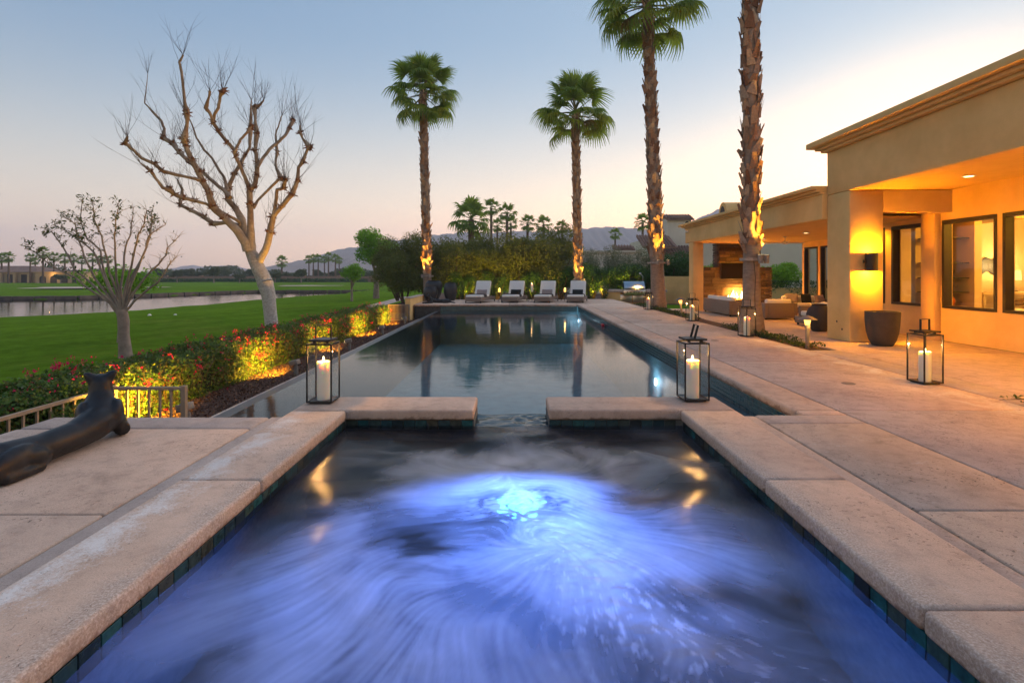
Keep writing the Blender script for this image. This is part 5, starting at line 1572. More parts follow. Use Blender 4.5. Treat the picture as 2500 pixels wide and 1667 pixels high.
# ---------------------------------------------------------------- fan palms
M['frond'] = leafmat("fan_frond", ((0.11, 0.18, 0.025), (0.20, 0.28, 0.04), (0.15, 0.23, 0.04)), 0.42, 0.55, 0.3)
M['frond_old'] = leafmat("old_frond", ((0.16, 0.10, 0.03), (0.10, 0.10, 0.025), (0.20, 0.13, 0.05)), 0.6, 0.3)
M['petiole'] = pmat("palm_petiole", (0.13, 0.13, 0.04), (0.08, 0.075, 0.025), 9, 0.6)
def frond_mesh(seed, pet=0.85, blade=1.0, droop=0.55, nseg=34, mat='frond', span=300):
    """a costapalmate fan: petiole arching out along +x, then folded segments with hanging tips"""
    rr = random.Random(seed); mb = MB(); mi = []
    npt = 6; pts = []
    for k in range(npt):
        t_ = k / (npt - 1); pts.append(Vector((pet * t_, 0, -0.10 * t_ ** 2 * pet)))
    mb.tube(pts, [0.028 - 0.014 * k / (npt - 1) for k in range(npt)], 5)
    npet = len(mb.f)
    hub = pts[-1]
    for k in range(nseg):
        u = (k + 0.5) / nseg - 0.5
        a = R(span) * u + rr.uniform(-.02, .02)
        L_ = blade * (1.0 - 0.28 * abs(u * 2) ** 2) * rr.uniform(0.9, 1.06)
        d = Vector((math.cos(a), math.sin(a), 0))
        side = Vector((-math.sin(a), math.cos(a), 0))
        w0 = 0.018; w1 = L_ * R(span) / nseg * 0.34
        lift = 0.10 * math.cos(u * math.pi)
        prev = None; rows = []
        nst_ = 5
        for j in range(nst_ + 1):
            t_ = j / nst_
            r_ = L_ * t_
            z_ = lift * math.sin(min(t_ * 1.6, 1) * math.pi / 2) - droop * L_ * max(0, t_ - 0.35) ** 2 * 1.6 - (rr.uniform(0.02, 0.12) if j == nst_ else 0)
            c = hub + d * (r_ * (1 - 0.22 * max(0, t_ - 0.4))) + Vector((0, 0, z_))
            w = (w0 + (w1 - w0) * min(1, t_ * 1.9)) * (1 - max(0, t_ - 0.55) / 0.45 * 0.88)
            fold = 0.35 * w
            rows.append((c + side * w - Vector((0, 0, fold * (1 if k % 2 else -1))), c - side * w + Vector((0, 0, fold * (1 if k % 2 else -1)))))
        o = len(mb.v)
        for p, q in rows:
            mb.v += [tuple(p), tuple(q)]
        for j in range(nst_):
            mb.f.append((o + 2 * j, o + 2 * j + 1, o + 2 * j + 3, o + 2 * j + 2))
    me = bpy.data.meshes.new("frond"); me.from_pydata(mb.v, [], mb.f)
    me.materials.append(M['petiole']); me.materials.append(M[mat])
    idx = [0] * npet + [1] * (len(mb.f) - npet)
    me.polygons.foreach_set("material_index", idx)
    return me
FR = [frond_mesh(s, 1.05 + 0.12 * (s % 2), 1.0, 0.55 + 0.2 * (s % 3), 30, 'frond', 250) for s in range(4)]
FR_UP = [frond_mesh(60 + s, 1.05, 1.0, 0.16 + 0.08 * s, 30, 'frond', 200) for s in range(3)]
FR_OLD = [frond_mesh(20 + s, 0.95, 0.95, 0.9, mat='frond_old', span=240) for s in range(2)]
FR_FAR = [frond_mesh(40 + s, 1.0, 0.95, 0.3 + 0.4 * s, nseg=13, span=220) for s in range(2)]

def boot_mesh(seed):
    """one dry split leaf base: a tapering curved shard with a forked tip"""
    rr = random.Random(seed); mb = MB()
    w = rr.uniform(0.9, 1.15); curl = rr.uniform(0.05, 0.24); n = 4; tw_ = rr.uniform(-.25, .25)
    rows = []
    for j in range(n + 1):
        t_ = j / n
        hw = 0.5 * w * (1 - 0.62 * t_) ; out = 0.10 + curl * t_ ** 1.6; z_ = t_
        th = 0.10 * (1 - t_ * 0.7)
        sx = tw_ * t_
        rows.append([(sx - hw, -out - th * 0.3, z_), (sx, -out - th, z_), (sx + hw, -out - th * 0.3, z_), (sx, -out + th * 0.6, z_)])
    for r_ in rows:
        mb.v += r_
    for j in range(n):
        for k in range(4):
            k2 = (k + 1) % 4
            mb.f.append((j * 4 + k, j * 4 + k2, j * 4 + 4 + k2, j * 4 + 4 + k))
    mb.f += [(3, 2, 1, 0), tuple(n * 4 + q for q in range(4))]
    me = bpy.data.meshes.new("leaf_base"); me.from_pydata(mb.v, [], mb.f); me.materials.append(M['boot'])
    return me
BOOTS = [boot_mesh(s) for s in range(7)]

def palm(label, base, top, r_base, r_top, z_skin, crown_r, n_fr, boots='parts', seed=1, crown=True, boot_h=0.26, lean=0.0, boot_gap=0.17, group="tall palms beside the pool", flare=0.35, top_seen=99):
    """base, top: trunk axis ends; z_skin: height where the smooth part ends and old leaf bases begin"""
    rr = random.Random(seed)
    b_ = Vector(base); tp = Vector(top)
    t = thing("palm_tree", label, "palm tree", base, 0, group)
    pts, rad = [], []
    n = 16; H_ = tp.z - b_.z
    for k in range(n + 1):
        u = k / n
        p = b_.lerp(tp, u) + Vector((lean * math.sin(u * math.pi), 0, 0))
        pts.append(p); rad.append(r_base + (r_top - r_base) * u + flare * r_base * math.exp(-u * H_ / 0.45))
    tr_ = MB()
    tr_.tube(pts, [q * (0.97 + 0.03 * rr.random()) for q in rad], 22)
    tro = tr_.build("trunk", M['trunk_smooth'], t, True, world=True)
    def axis(z_):
        u = (z_ - b_.z) / H_
        p = b_.lerp(tp, u) + Vector((lean * math.sin(u * math.pi), 0, 0))
        return p, r_base + (r_top - r_base) * u
    if boots:
        z_ = z_skin; ang = 0; joined = MB(); cnt = 0
        lim = min(tp.z - 0.1, top_seen)
        while z_ < lim:
            p, r_ = axis(z_)
            per = max(5, int(2 * math.pi * r_ / (boot_gap * 1.05)))
            for k in range(per):
                a = ang + 2 * math.pi * k / per + rr.uniform(-.4, .4)
                s = boot_h * rr.uniform(0.55, 1.45); w_ = boot_gap * rr.uniform(0.6, 1.3)
                zz_ = z_ + rr.uniform(-.10, .10)
                me = rr.choice(BOOTS)
                # local frame: -y outward
                Mz = Matrix.Translation(p + Vector((0, 0, zz_ - p.z))) @ Matrix.Rotation(a, 4, 'Z') @ Matrix.Translation((0, -r_ * 0.93, 0)) @ Matrix.Rotation(rr.uniform(-.45, .45), 4, 'Y') @ Matrix.Rotation(R(rr.uniform(-3, 13)), 4, 'X') @ Matrix.Diagonal((w_, w_ * 0.9, s, 1))
                if boots == 'parts' and cnt < 300:
                    o = bpy.data.objects.new("leaf_base", me); COL.objects.link(o); o.parent = tro
                    o.matrix_local = Matrix.Translation(-b_) @ Mz
                    cnt += 1
                else:
                    o_ = len(joined.v)
                    joined.v += [tuple(Mz @ v_.co - b_) for v_ in me.vertices]
                    joined.f += [tuple(o_ + i for i in f_.vertices) for f_ in me.polygons]
            ang += 0.55; z_ += boot_gap * 0.72
        if joined.v:
            joined.build("leaf_bases", M['boot'], t, kind='stuff')
    if crown:
        ga = 2.39996
        for k in range(n_fr):
            u = k / max(1, n_fr - 1)                   # 0 youngest and upright, 1 oldest and hanging
            el = R(82 - 118 * u ** 0.95 + rr.uniform(-14, 14))
            me = rr.choice(FR_UP) if u < 0.40 else rr.choice(FR) if (u < 0.97 or seed == 3) else rr.choice(FR_OLD)
            o = bpy.data.objects.new("frond", me); COL.objects.link(o); o.parent = t
            o.location = tp - b_ + Vector((0, 0, 0.25 * (1 - u) - 0.25 * u))
            o.rotation_euler = Euler((rr.uniform(-.35, .35), -el, k * ga + rr.uniform(-.2, .2)), 'XYZ')
            s = crown_r / 1.85 * rr.uniform(0.88, 1.08)
            o.scale = (s, s, s)
    return t

P1 = palm("left tall palm behind the dark urns at the far end of the pool", (-4.62, 28.6, -0.36), (-4.9, 28.6, 11.0), 0.225, 0.185, 1.35, 2.0, 34, 'joined', 3, boot_gap=0.18, flare=0.1)
P2 = palm("tall palm right of centre behind the rightmost lounger", (3.55, 29.2, -0.36), (3.35, 29.2, 10.1), 0.225, 0.185, 0.95, 2.1, 32, 'joined', 8, boot_gap=0.18, flare=0.1)
P3 = palm("tall palm in the planting bed left of the lounge pillar, smooth lower trunk", (5.68, 20.9, -0.1), (5.22, 20.9, 11.9), 0.275, 0.165, 1.9, 2.15, 34, 'parts', 12, boot_gap=0.19, boot_h=0.28, flare=0.18)
P4 = palm("nearest palm trunk beside the covered lounge, crown out of the picture", (5.40, 12.1, -0.1), (5.36, 12.1, 11.8), 0.175, 0.165, 1.78, 2.2, 32, 'parts', 17, boot_gap=0.185, boot_h=0.27, flare=0.75, top_seen=8.2)
M['collar'] = pmat("collar_wood", (0.36, 0.30, 0.255), (0.24, 0.195, 0.165), 14, 0.8)
UPL = (1.0, 0.52, 0.05)
def collar(label, c, z_, r_, side, e, aim_h=6.5, group="light collars on the palm trunks"):
    t = thing("light_collar", label, "lamp collar", (c[0], c[1], z_), 0, group)
    MB().lathe([(r_ + .01, -0.035), (r_ + 0.075, -0.035), (r_ + 0.075, 0.035), (r_ + .01, 0.035), (r_ + .01, -0.035)], 10).build("ring", M['collar'], t)
    for k, s in enumerate(side):
        x_, y_ = s
        d = Vector((x_, y_)).normalized() * (r_ + 0.13)
        MB().tube([(d.x, d.y, -0.09), (d.x, d.y, 0.05), (d.x, d.y, 0.10)], [0.05, 0.06, 0.065], 12).build("uplight", M['collar'], t, True)
        MB().disc((d.x, d.y, 0.101), 0.055, 14).build("lens", M['lamp_glow'], t)
        lamp("uplight_beam", 'SPOT', (c[0] + d.x, c[1] + d.y, z_ + 0.13), e, UPL, 0.03, t, aim=(c[0] + d.x * 0.55, c[1] + d.y * 0.55, z_ + 0.13 + aim_h), cone=46, blend=0.6)
    return t
collar("light collar low on the left tall palm, above the urns", (-4.66, 28.6), 1.17, 0.27, [(-0.55, -0.85), (0.5, -0.9)], 420)
collar("light collar on the tall palm behind the rightmost lounger", (3.52, 29.2), 0.92, 0.27, [(-0.6, -0.8), (0.75, -0.65)], 360)
collar("light collar on the palm left of the lounge pillar", (5.62, 20.9), 1.72, 0.31, [(-0.2, -1.0), (0.8, -0.6)], 420)
collar("light collar on the nearest palm trunk, power cable hanging below", (5.40, 12.1), 1.62, 0.185, [(0.75, -0.65), (0.2, -1.0)], 330)
cb = MB().tube([(5.34, 11.86, 1.58), (5.37, 11.845, 1.2), (5.355, 11.85, 0.8), (5.36, 11.83, 0.35), (5.355, 11.80, 0.0)], 0.007, 6)
tag(cb.build("power_cable", M['dark_metal']), "thin dark cable running down the nearest palm trunk", "cable")

# ---------------------------------------------------------------- bare pollarded tree, limb by limb
M['syc'] = None
m, nt, b = nt_new("pale_bark")
v = wpos(nt)
n1 = noise(nt, 2.2, 6, 0.65, v, 0.5); n2 = noise(nt, 14, 5, 0.7, v)
col = ramp(nt, n1.outputs[0], ((0.30, (0.15, 0.085, 0.048)), (0.48, (0.25, 0.175, 0.12)), (0.68, (0.35, 0.28, 0.215)))).outputs[0]
_z = node(nt, "ShaderNodeSeparateXYZ"); nt.links.new(v, _z.inputs[0])
_k = fmath(nt, 'ADD', fmath(nt, 'MULTIPLY', _z.outputs[2], 0.16), fmath(nt, 'MULTIPLY', n1.outputs[0], 0.5))
wash = ramp(nt, n2.outputs[0], ((0.3, (0.34, 0.30, 0.265)), (0.7, (0.50, 0.455, 0.41)))).outputs[0]
col = mixc(nt, ramp(nt, _k, ((0.40, 0.0), (0.72, 1.0))).outputs[0], wash, col)
col = mixc(nt, 0.5, col, ramp(nt, n2.outputs[0], ((0.3, 0.6), (0.7, 1.15))).outputs[0], 'MULTIPLY')
nt.links.new(col, b.inputs["Base Color"]); b.inputs["Roughness"].default_value = 0.85
bump(nt, b, fmath(nt, 'ADD', n2.outputs[0], n1.outputs[0]), 0.7, 0.03)
M['syc'] = m
M['syc_low'] = pmat("whitewashed_bark", (0.44, 0.40, 0.365), (0.30, 0.26, 0.23), 2.0, 0.9, bstr=0.5, bscale=14, bdist=0.02, stretch=(2, 2, 0.6))
TY = 19.8; SC = TY / 1300.0
def A4(x, y):     # limb map units to the tree's own plane
    return ((250 + x / 2.613 - 1255) * SC, 1.3 - (y / 2.613 - 668) * SC)
def A1(x, y):
    return ((x / 2.613 - 1255) * SC, 1.3 - (450 + y / 2.613 - 668) * SC)
US = SC / 2.613
bt = thing("bare_tree", "large leafless pollarded tree with a pale trunk beyond the flower hedge", "tree", (-9.2, TY, -0.72))
trunk_pts = [A1(1738, 945), A1(1733, 900), A1(1722, 800), A1(1712, 700), A1(1690, 625), A1(1652, 545), A1(1618, 470), A1(1600, 425)]
trunk_r = [44, 40, 39, 42, 50, 44, 40, 34]
mb = MB().tube([(x, TY, z_) for x, z_ in trunk_pts[:5]], [r_ * US for r_ in trunk_r[:5]], 20)
mb.build("trunk", M['syc'], bt, True, world=True)
limbs = {
 'up': ([(1690, 625, 49), (1652, 545, 44), (1618, 470, 40), (1596, 420, 34)], 0, 0, True),
 'A': ([(925, 1600, 32), (905, 1540, 30), (850, 1460, 28), (780, 1390, 24), (705, 1320, 26), (680, 1230, 20), (640, 1160, 20), (610, 1090, 20), (570, 1020, 18), (530, 930, 16), (522, 890, 24), (540, 790, 11), (538, 720, 20), (525, 650, 10), (515, 560, 9), (505, 460, 9), (490, 400, 8), (515, 350, 6)], -0.1, -1.0, False),
 'B': ([(925, 1580, 28), (900, 1480, 27), (890, 1400, 26), (850, 1330, 20), (800, 1270, 20), (805, 1200, 16), (840, 1110, 14), (880, 1050, 14), (910, 990, 12), (940, 940, 10), (945, 820, 17)], 0.1, 1.2, False),
 'B2': ([(800, 1220, 14), (775, 1130, 10), (740, 1080, 10), (700, 1010, 9), (650, 960, 9), (600, 880, 7), (565, 780, 5), (540, 730, 4)], 0.5, 1.6, False),
 'C': ([(950, 1600, 32), (948, 1520, 28), (945, 1400, 22), (940, 1300, 20), (940, 1210, 21), (970, 1190, 16), (985, 1120, 16), (990, 1040, 15), (975, 960, 12), (985, 850, 17), (975, 760, 9), (970, 690, 18), (1010, 665, 9), (1030, 640, 5)], 0.0, 0.4, False),
 'C2': ([(940, 1215, 18), (910, 1130, 13), (880, 1060, 13), (850, 1000, 13), (845, 960, 13), (800, 910, 12), (740, 840, 12), (705, 780, 13), (715, 730, 10), (740, 690, 10), (750, 620, 10), (770, 580, 19)], 0.2, -0.9, False),
 'C2b': ([(705, 780, 11), (690, 730, 9), (660, 690, 15), (680, 620, 7), (685, 580, 9)], -0.7, -1.1, False),
 'C2c': ([(845, 965, 11), (880, 890, 9), (920, 850, 9), (945, 810, 12), (950, 640, 4)], -0.4, -0.1, False),
 'C3': ([(988, 1070, 13), (1030, 1000, 11), (1080, 940, 11), (1130, 900, 11), (1170, 860, 11), (1190, 820, 13), (1215, 770, 15)], 0.1, 1.2, False),
 'D': ([(990, 1690, 30), (1020, 1630, 27), (1047, 1576, 25), (1070, 1480, 24), (1090, 1380, 20), (1140, 1320, 16), (1210, 1240, 18), (1245, 1150, 14), (1250, 1070, 11), (1280, 1030, 14), (1305, 960, 9), (1320, 940, 20), (1275, 880, 7), (1262, 850, 12), (1262, 800, 5)], 0.0, -0.7, False),
 'D2': ([(1088, 1390, 15), (1105, 1290, 12), (1115, 1210, 12), (1160, 1200, 12), (1165, 1150, 15)], -0.2, -0.6, False),
 'D3': ([(960, 1330, 14), (990, 1280, 9), (1060, 1210, 9), (1120, 1150, 10), (1140, 1140, 18), (1110, 1080, 9), (1105, 1030, 8), (1115, 970, 12), (1105, 860, 6), (1130, 780, 5), (1145, 740, 4)], 0.2, 0.8, False),
 'E': ([(880, 1440, 16), (850, 1430, 12), (780, 1420, 14), (710, 1430, 18), (650, 1385, 14), (560, 1340, 12), (500, 1310, 12), (495, 1270, 10), (510, 1210, 10), (480, 1150, 6)], 0.1, 1.0, False),
 'F': ([(880, 1420, 13), (850, 1400, 11), (740, 1340, 9), (660, 1300, 10), (590, 1280, 12), (520, 1265, 14), (460, 1240, 14), (430, 1210, 18), (385, 1200, 10), (340, 1140, 9), (310, 1090, 12), (240, 1040, 4)], 0.1, -1.6, False),
 'G': ([(625, 1150, 13), (540, 1130, 10), (450, 1110, 12), (380, 1090, 12), (330, 1045, 12), (250, 1010, 10), (200, 960, 10), (145, 915, 13), (160, 870, 7)], -0.5, -1.9, False),
 'H': ([(815, 1260, 16), (780, 1220, 13), (720, 1170, 13), (640, 1100, 13), (560, 1040, 13), (490, 970, 16), (450, 920, 16), (390, 880, 17), (395, 820, 10), (375, 770, 9), (340, 735, 10), (270, 660, 5), (280, 560, 3), (290, 470, 2)], 0.3, 1.9, False),
}
rt = random.Random(5)
twigs = MB(); nubs = MB()
def twig(p, d, L_, r0, depth=0):
    pts = [Vector(p)]; d = Vector(d).normalized()
    n = 6
    for k in range(n):
        d = (d + Vector((rt.uniform(-.16, .16), rt.uniform(-.16, .16), rt.uniform(-.02, .14)))).normalized()
        pts.append(pts[-1] + d * (L_ / n))
    twigs.tube(pts, [r0 * (1 - 0.8 * k / n) for k in range(n + 1)], 3, False)
    if depth < 1:
        for k in (2, 3, 4):
            if rt.random() < 0.6:
                twig(pts[k], d + Vector((rt.uniform(-.8, .8), rt.uniform(-.8, .8), rt.uniform(-.2, .5))), L_ * 0.45, r0 * 0.5, depth + 1)
for name_, (pl_, d0, d1, low) in limbs.items():
    pts, rad = [], []
    n = len(pl_)
    for k, (x, y, r_) in enumerate(pl_):
        X_, Z_ = (A1 if low else A4)(x, y)
        u = k / (n - 1)
        Y_ = TY + d0 + (d1 - d0) * u
        pts.append(Vector((X_ * Y_ / TY, Y_, 1.3 + (Z_ - 1.3) * Y_ / TY))); rad.append(r_ * US * (0.95 if low else 0.88))
    fp_, fr_ = [pts[0]], [rad[0]]
    for k in range(n - 1):
        for j in (1, 2, 3):
            u = j / 3; wob = Vector((rt.uniform(-1, 1), rt.uniform(-1, 1), rt.uniform(-1, 1))) * 0.012
            fp_.append(pts[k].lerp(pts[k + 1], u) + (wob if j < 3 else Vector())); fr_.append(rad[k] + (rad[k + 1] - rad[k]) * (u * u * (3 - 2 * u)))
    MB().tube(fp_, fr_, 10).build("limb", M['syc'], bt, True, world=True)
    if not low:
        for k in range(3, n):
            x, y, r_ = pl_[k]
            knob = r_ >= 12 and k > 1
            nt_ = (6 if r_ >= 15 else 3) if knob else 1
            if k == n - 1: nt_ += 5
            for q in range(nt_):
                out = (pts[k] - Vector((-8.9, TY, 2.5))).normalized()
                dirv = out * 0.6 + Vector((rt.uniform(-.8, .8), rt.uniform(-.8, .8), rt.uniform(0.1, 1.3)))
                twig(pts[k], dirv, rt.uniform(0.5, 1.8), 0.008)
            if knob:
                for q in range(3):
                    ball(nubs, pts[k] + Vector((rt.uniform(-1, 1), rt.uniform(-1, 1), rt.uniform(-1, 1))) * rad[k] * 0.5, (rad[k] * rt.uniform(0.7, 1.0), rad[k] * rt.uniform(0.7, 1.0), rad[k] * rt.uniform(0.6, 0.9)), n=7)
                for q in range(int(r_ * 1.5)):
                    d = Vector((rt.uniform(-1, 1), rt.uniform(-1, 1), rt.uniform(-.6, 1))).normalized()
                    p = pts[k] + d * rad[k] * 0.7
                    nubs.tube([p, p + d * rt.uniform(0.06, 0.17)], [0.024, 0.007], 4)
twigs.build("bare_twigs", pmat("thin_twigs", (0.075, 0.048, 0.042), (0.05, 0.034, 0.03), 9, 0.9), bt, kind='stuff', world=True)
nubs.build("cut_stubs", pmat("cut_stub_bark", (0.17, 0.075, 0.035), (0.10, 0.045, 0.025), 9, 0.9), bt, kind='stuff', world=True)
t = thing("ground_spotlight", "small bronze ground spotlight at the foot of the bare tree, hidden by the hedge", "floodlight", (-8.0, 19.0, -0.72))
MB().tube([(0, 0, 0), (0, 0, 0.10)], 0.03, 8).tube([(0, 0, 0.10), (-0.06, 0.04, 0.24)], [0.045, 0.06], 12).build("lamp_head", M['fixture'], t, True)
lamp("tree_beam", 'SPOT', (-8.08, 19.05, -0.44), 300, (1.0, 0.48, 0.05), 0.04, t, aim=(-9.6, 19.8, 5.2), cone=52, blend=0.7)

# ---------------------------------------------------------------- small half-leafed tree
SY = 12.7; S2 = SY / 1300.0
def B1(x, y):
    return ((x / 2.613 - 1255) * S2, 1.3 - (450 + y / 2.613 - 668) * S2)
st_ = thing("young_tree", "small tree with many thin rising branches and a few leaves at its upper left", "tree", (-9.3, SY, -0.72))
u2 = S2 / 2.613
M['grey_bark'] = pmat("grey_bark", (0.27, 0.215, 0.17), (0.16, 0.125, 0.10), 4, 0.9, bstr=0.6, bscale=30, bdist=0.01)
MB().tube([(*[B1(803, 1130)[0]], SY, B1(803, 1130)[1]), (B1(800, 1080)[0], SY, B1(800, 1080)[1]), (B1(790, 960)[0], SY, B1(790, 960)[1]), (B1(788, 870)[0], SY, B1(788, 870)[1]), (B1(775, 800)[0], SY, B1(775, 800)[1])],
          [44 * u2, 38 * u2, 31 * u2, 33 * u2, 30 * u2], 16).build("trunk", M['grey_bark'], st_, True, world=True)
br = [((775, 850), (700, 760), (600, 690), (480, 600), (330, 520), (230, 440), (160, 405)), ((770, 840), (690, 740), (590, 640), (480, 540), (400, 400), (330, 300), (280, 330)), ((770, 820), (700, 720), (600, 600), (540, 470), (500, 350), (480, 250), (400, 200)),
      ((770, 810), (720, 700), (660, 560), (640, 420), (560, 350), (510, 230), (520, 110)), ((775, 800), (740, 680), (700, 560), (670, 430), (650, 330), (600, 220), (590, 130)), ((778, 800), (750, 660), (740, 540), (735, 420), (730, 330), (740, 220), (760, 150)),
      ((782, 800), (770, 660), (790, 520), (800, 400), (830, 330), (840, 240), (850, 150)), ((785, 800), (800, 660), (840, 520), (865, 400), (880, 320), (920, 250), (935, 165)), ((788, 800), (830, 660), (880, 540), (930, 400), (945, 330), (1000, 290), (1055, 260)),
      ((790, 810), (850, 690), (930, 590), (1010, 510), (1060, 450), (1070, 400), (1140, 335)), ((790, 820), (860, 740), (930, 680), (1000, 630), (1050, 560), (1090, 500), (1120, 460)), ((785, 800), (815, 640), (900, 480), (950, 360), (960, 300), (965, 240), (970, 180)), ((772, 800), (690, 660), (640, 520), (600, 430), (540, 380), (470, 330), (350, 260))]
rt = random.Random(15); LP, LN = [], []
tw2 = MB()
for i, pl_ in enumerate(br):
    pts = []
    dd = rt.uniform(-0.7, 0.7)
    for k, (x, y) in enumerate(pl_):
        X_, Z_ = B1(x, y); Y_ = SY + dd * (k / 6) ** 1.2
        pts.append(Vector((X_ * Y_ / SY, Y_, 1.3 + (Z_ - 1.3) * Y_ / SY)))
    fp_ = [pts[0]]
    for k in range(len(pts) - 1):
        for j in (1, 2):
            fp_.append(pts[k].lerp(pts[k + 1], j / 2) + Vector((rt.uniform(-1, 1), rt.uniform(-1, 1), rt.uniform(-1, 1))) * 0.012)
    n = len(fp_)
    MB().tube(fp_, [max(0.004, (7.0 * (1 - k / n) ** 0.8 + 1.2) * u2) for k in range(n)], 7).build("branch", M['grey_bark'], st_, True, world=True)
    for k in range(5, n):
        for q in range(3):
            d = Vector((rt.uniform(-.7, .7), rt.uniform(-.7, .7), rt.uniform(0.1, 1.0))); L_ = rt.uniform(0.10, 0.34)
            e = fp_[k] + d.normalized() * L_
            tw2.tube([fp_[k], fp_[k].lerp(e, .5) + Vector((0, 0, .02)), e], [0.006, 0.004, 0.002], 4, False)
            leafy = 0.88 if (i < 6 or i in (11, 12)) and k > 7 else 0.12
            if i in (8, 9, 10): leafy *= 0.4
            for w in range(9):
                if rt.random() < leafy:
                    LP.append(fp_[k].lerp(e, rt.random()) + Vector((rt.uniform(-.05, .05), rt.uniform(-.05, .05), rt.uniform(-.05, .05)))); LN.append((rt.uniform(-.4, .4), rt.uniform(-.4, .4), 0.6))
tw2.build("thin_twigs", M['grey_bark'], st_, kind='stuff', world=True)
M['olive_leaf'] = leafmat("young_leaves", ((0.04, 0.065, 0.014), (0.08, 0.10, 0.02), (0.06, 0.075, 0.018)), 0.5, 0.35)
leaf_cloud("leaves", np.array([tuple(p) for p in LP]) - np.array(st_.location), np.array(LN), 0.075, M['olive_leaf'], st_, 17, 0.42, 'stuff', 0.8)

# ---------------------------------------------------------------- leafy trees and shrubs
def blob_points(n, lobes, rg, shell=0.55):
    """points near the skin of several overlapping lobes (cx, cy, cz, rx, ry, rz)"""
    lo = np.array(lobes, float); w = lo[:, 3] * lo[:, 5]; w = w / w.sum()
    k = rg.choice(len(lo), n, p=w)
    d = rg.normal(0, 1, (n, 3)); d /= np.linalg.norm(d, axis=1, keepdims=True)
    r_ = 1 - (1 - shell) * rg.random(n) ** 1.3 + 0.10 * rg.normal(0, 1, n) * (rg.random(n) < 0.3)
    return lo[k, :3] + d * r_[:, None] * lo[k, 3:], d
def make_lobes(rx, rz, cz, n, rr, spread=0.65):
    L_ = [(0, 0, cz, rx * 0.62, rx * 0.62, rz * 0.62)]
    for i in range(n):
        a = rr.uniform(0, 2 * math.pi); e = rr.uniform(-0.8, 1.0); q = spread * rr.uniform(0.6, 1.05)
        s = rr.uniform(0.26, 0.46)
        L_.append((rx * q * math.cos(a) * math.sqrt(max(0.05, 1 - e * e * 0.6)), rx * q * math.sin(a) * math.sqrt(max(0.05, 1 - e * e * 0.6)), cz + rz * q * e, rx * s, rx * s, rz * s * 0.85))
    return L_
def leafy_tree(label, loc, h, rx, rz, cz, leaves, mat, bark, n=6000, size=0.12, seed=1, group=None, name="leafy_tree", cat="tree", trunk_r=0.10, forks=5):
    rr = random.Random(seed); rg = np.random.default_rng(seed)
    t = thing(name, label, cat, loc, 0, group)
    lob = make_lobes(rx, rz, cz, 11, rr)
    P, N = blob_points(n, lob, rg)
    leaf_cloud("crown", P, N, size, M[mat], t, seed, 0.6, None, 0.9)
    tk = MB().tube([(0, 0, -0.05), (0.02, 0, cz * 0.25), (0, 0.02, cz * 0.55)], [trunk_r * 1.25, trunk_r, trunk_r * 0.85], 10)
    for k in range(forks):
        a = 2 * math.pi * k / forks + rr.uniform(-.4, .4); c = lob[1 + k % (len(lob) - 1)]
        tk.tube([(0, 0, cz * 0.45), (c[0] * 0.4, c[1] * 0.4, cz * 0.55 + (c[2] - cz * 0.55) * 0.4), (c[0], c[1], c[2])], [trunk_r * 0.55, trunk_r * 0.4, trunk_r * 0.15], 6)
    tk.build("trunk", M[bark], t, True)
    return t
M['bright_leaf'] = leafmat("spring_leaves", ((0.11, 0.25, 0.02), (0.22, 0.42, 0.04), (0.16, 0.33, 0.03)), 0.5, 0.5)
M['dark_leaf'] = leafmat("dark_shrub_leaves", ((0.075, 0.10, 0.02), (0.145, 0.17, 0.034), (0.105, 0.13, 0.027), (0.19, 0.185, 0.052)), 0.55, 0.3)
M['ficus'] = leafmat("ficus_leaves", ((0.028, 0.07, 0.014), (0.055, 0.13, 0.024), (0.04, 0.10, 0.018)), 0.45, 0.25)
M['olive'] = leafmat("olive_leaves", ((0.12, 0.145, 0.07), (0.19, 0.205, 0.115), (0.15, 0.17, 0.09)), 0.5, 0.3)
M['young_leaf'] = leafmat("young_hedge_leaves", ((0.045, 0.09, 0.015), (0.085, 0.14, 0.022), (0.06, 0.11, 0.018)), 0.5, 0.4)
leafy_tree("bright green round tree on the lawn left of the dark hedge", (-11.4, 44.0, -0.9), 6.4, 2.3, 1.85, 4.35, None, 'bright_leaf', 'grey_bark', 5200, 0.17, 3, trunk_r=0.22)
leafy_tree("smaller bright green tree on the lawn left of the round tree", (-11.9, 39.0, -0.85), 3.2, 0.95, 0.95, 2.25, None, 'bright_leaf', 'grey_bark', 1500, 0.13, 4, trunk_r=0.085)
leafy_tree("low bright green tree by the lake behind the small half bare tree", (-11.6, 15.7, -0.72), 2.5, 1.15, 0.62, 1.75, None, 'bright_leaf', 'grey_bark', 2000, 0.085, 6, trunk_r=0.085)

def shrub(label, loc, rx, rz, mat, n, size, seed, group, name="tall_shrub", stems=6, lob_n=16, sy=None, aspect=0.4, twisty=True):
    rr = random.Random(seed); rg = np.random.default_rng(seed)
    t = thing(name, label, "shrub", loc, 0, group)
    lob = make_lobes(rx, rz, rz * 0.98, lob_n, rr, 0.72)
    P, N = blob_points(n, lob, rg, 0.45)
    P = P[P[:, 2] > 0.03]; N = N[:len(P)]
    leaf_cloud("foliage", P, N, size, M[mat], t, seed, aspect, None, 1.0, 0.2, 0.25)
    tk = MB()
    for k in range(stems):
        a = rr.uniform(0, 6.28); q = rx * rr.uniform(0.3, 0.85)
        tk.tube([(0.1 * math.cos(a), 0.1 * math.sin(a), 0), (q * 0.4 * math.cos(a) + rr.uniform(-.1, .1), q * 0.4 * math.sin(a), rz * 0.6), (q * math.cos(a), q * math.sin(a), rz * 1.3)], [0.05, 0.035, 0.012], 5)
    tk.build("stems", M['twig'] if mat != 'olive' else M['grey_bark'], t, True)
    return t
gd = "tall dark shrubs behind the loungers"
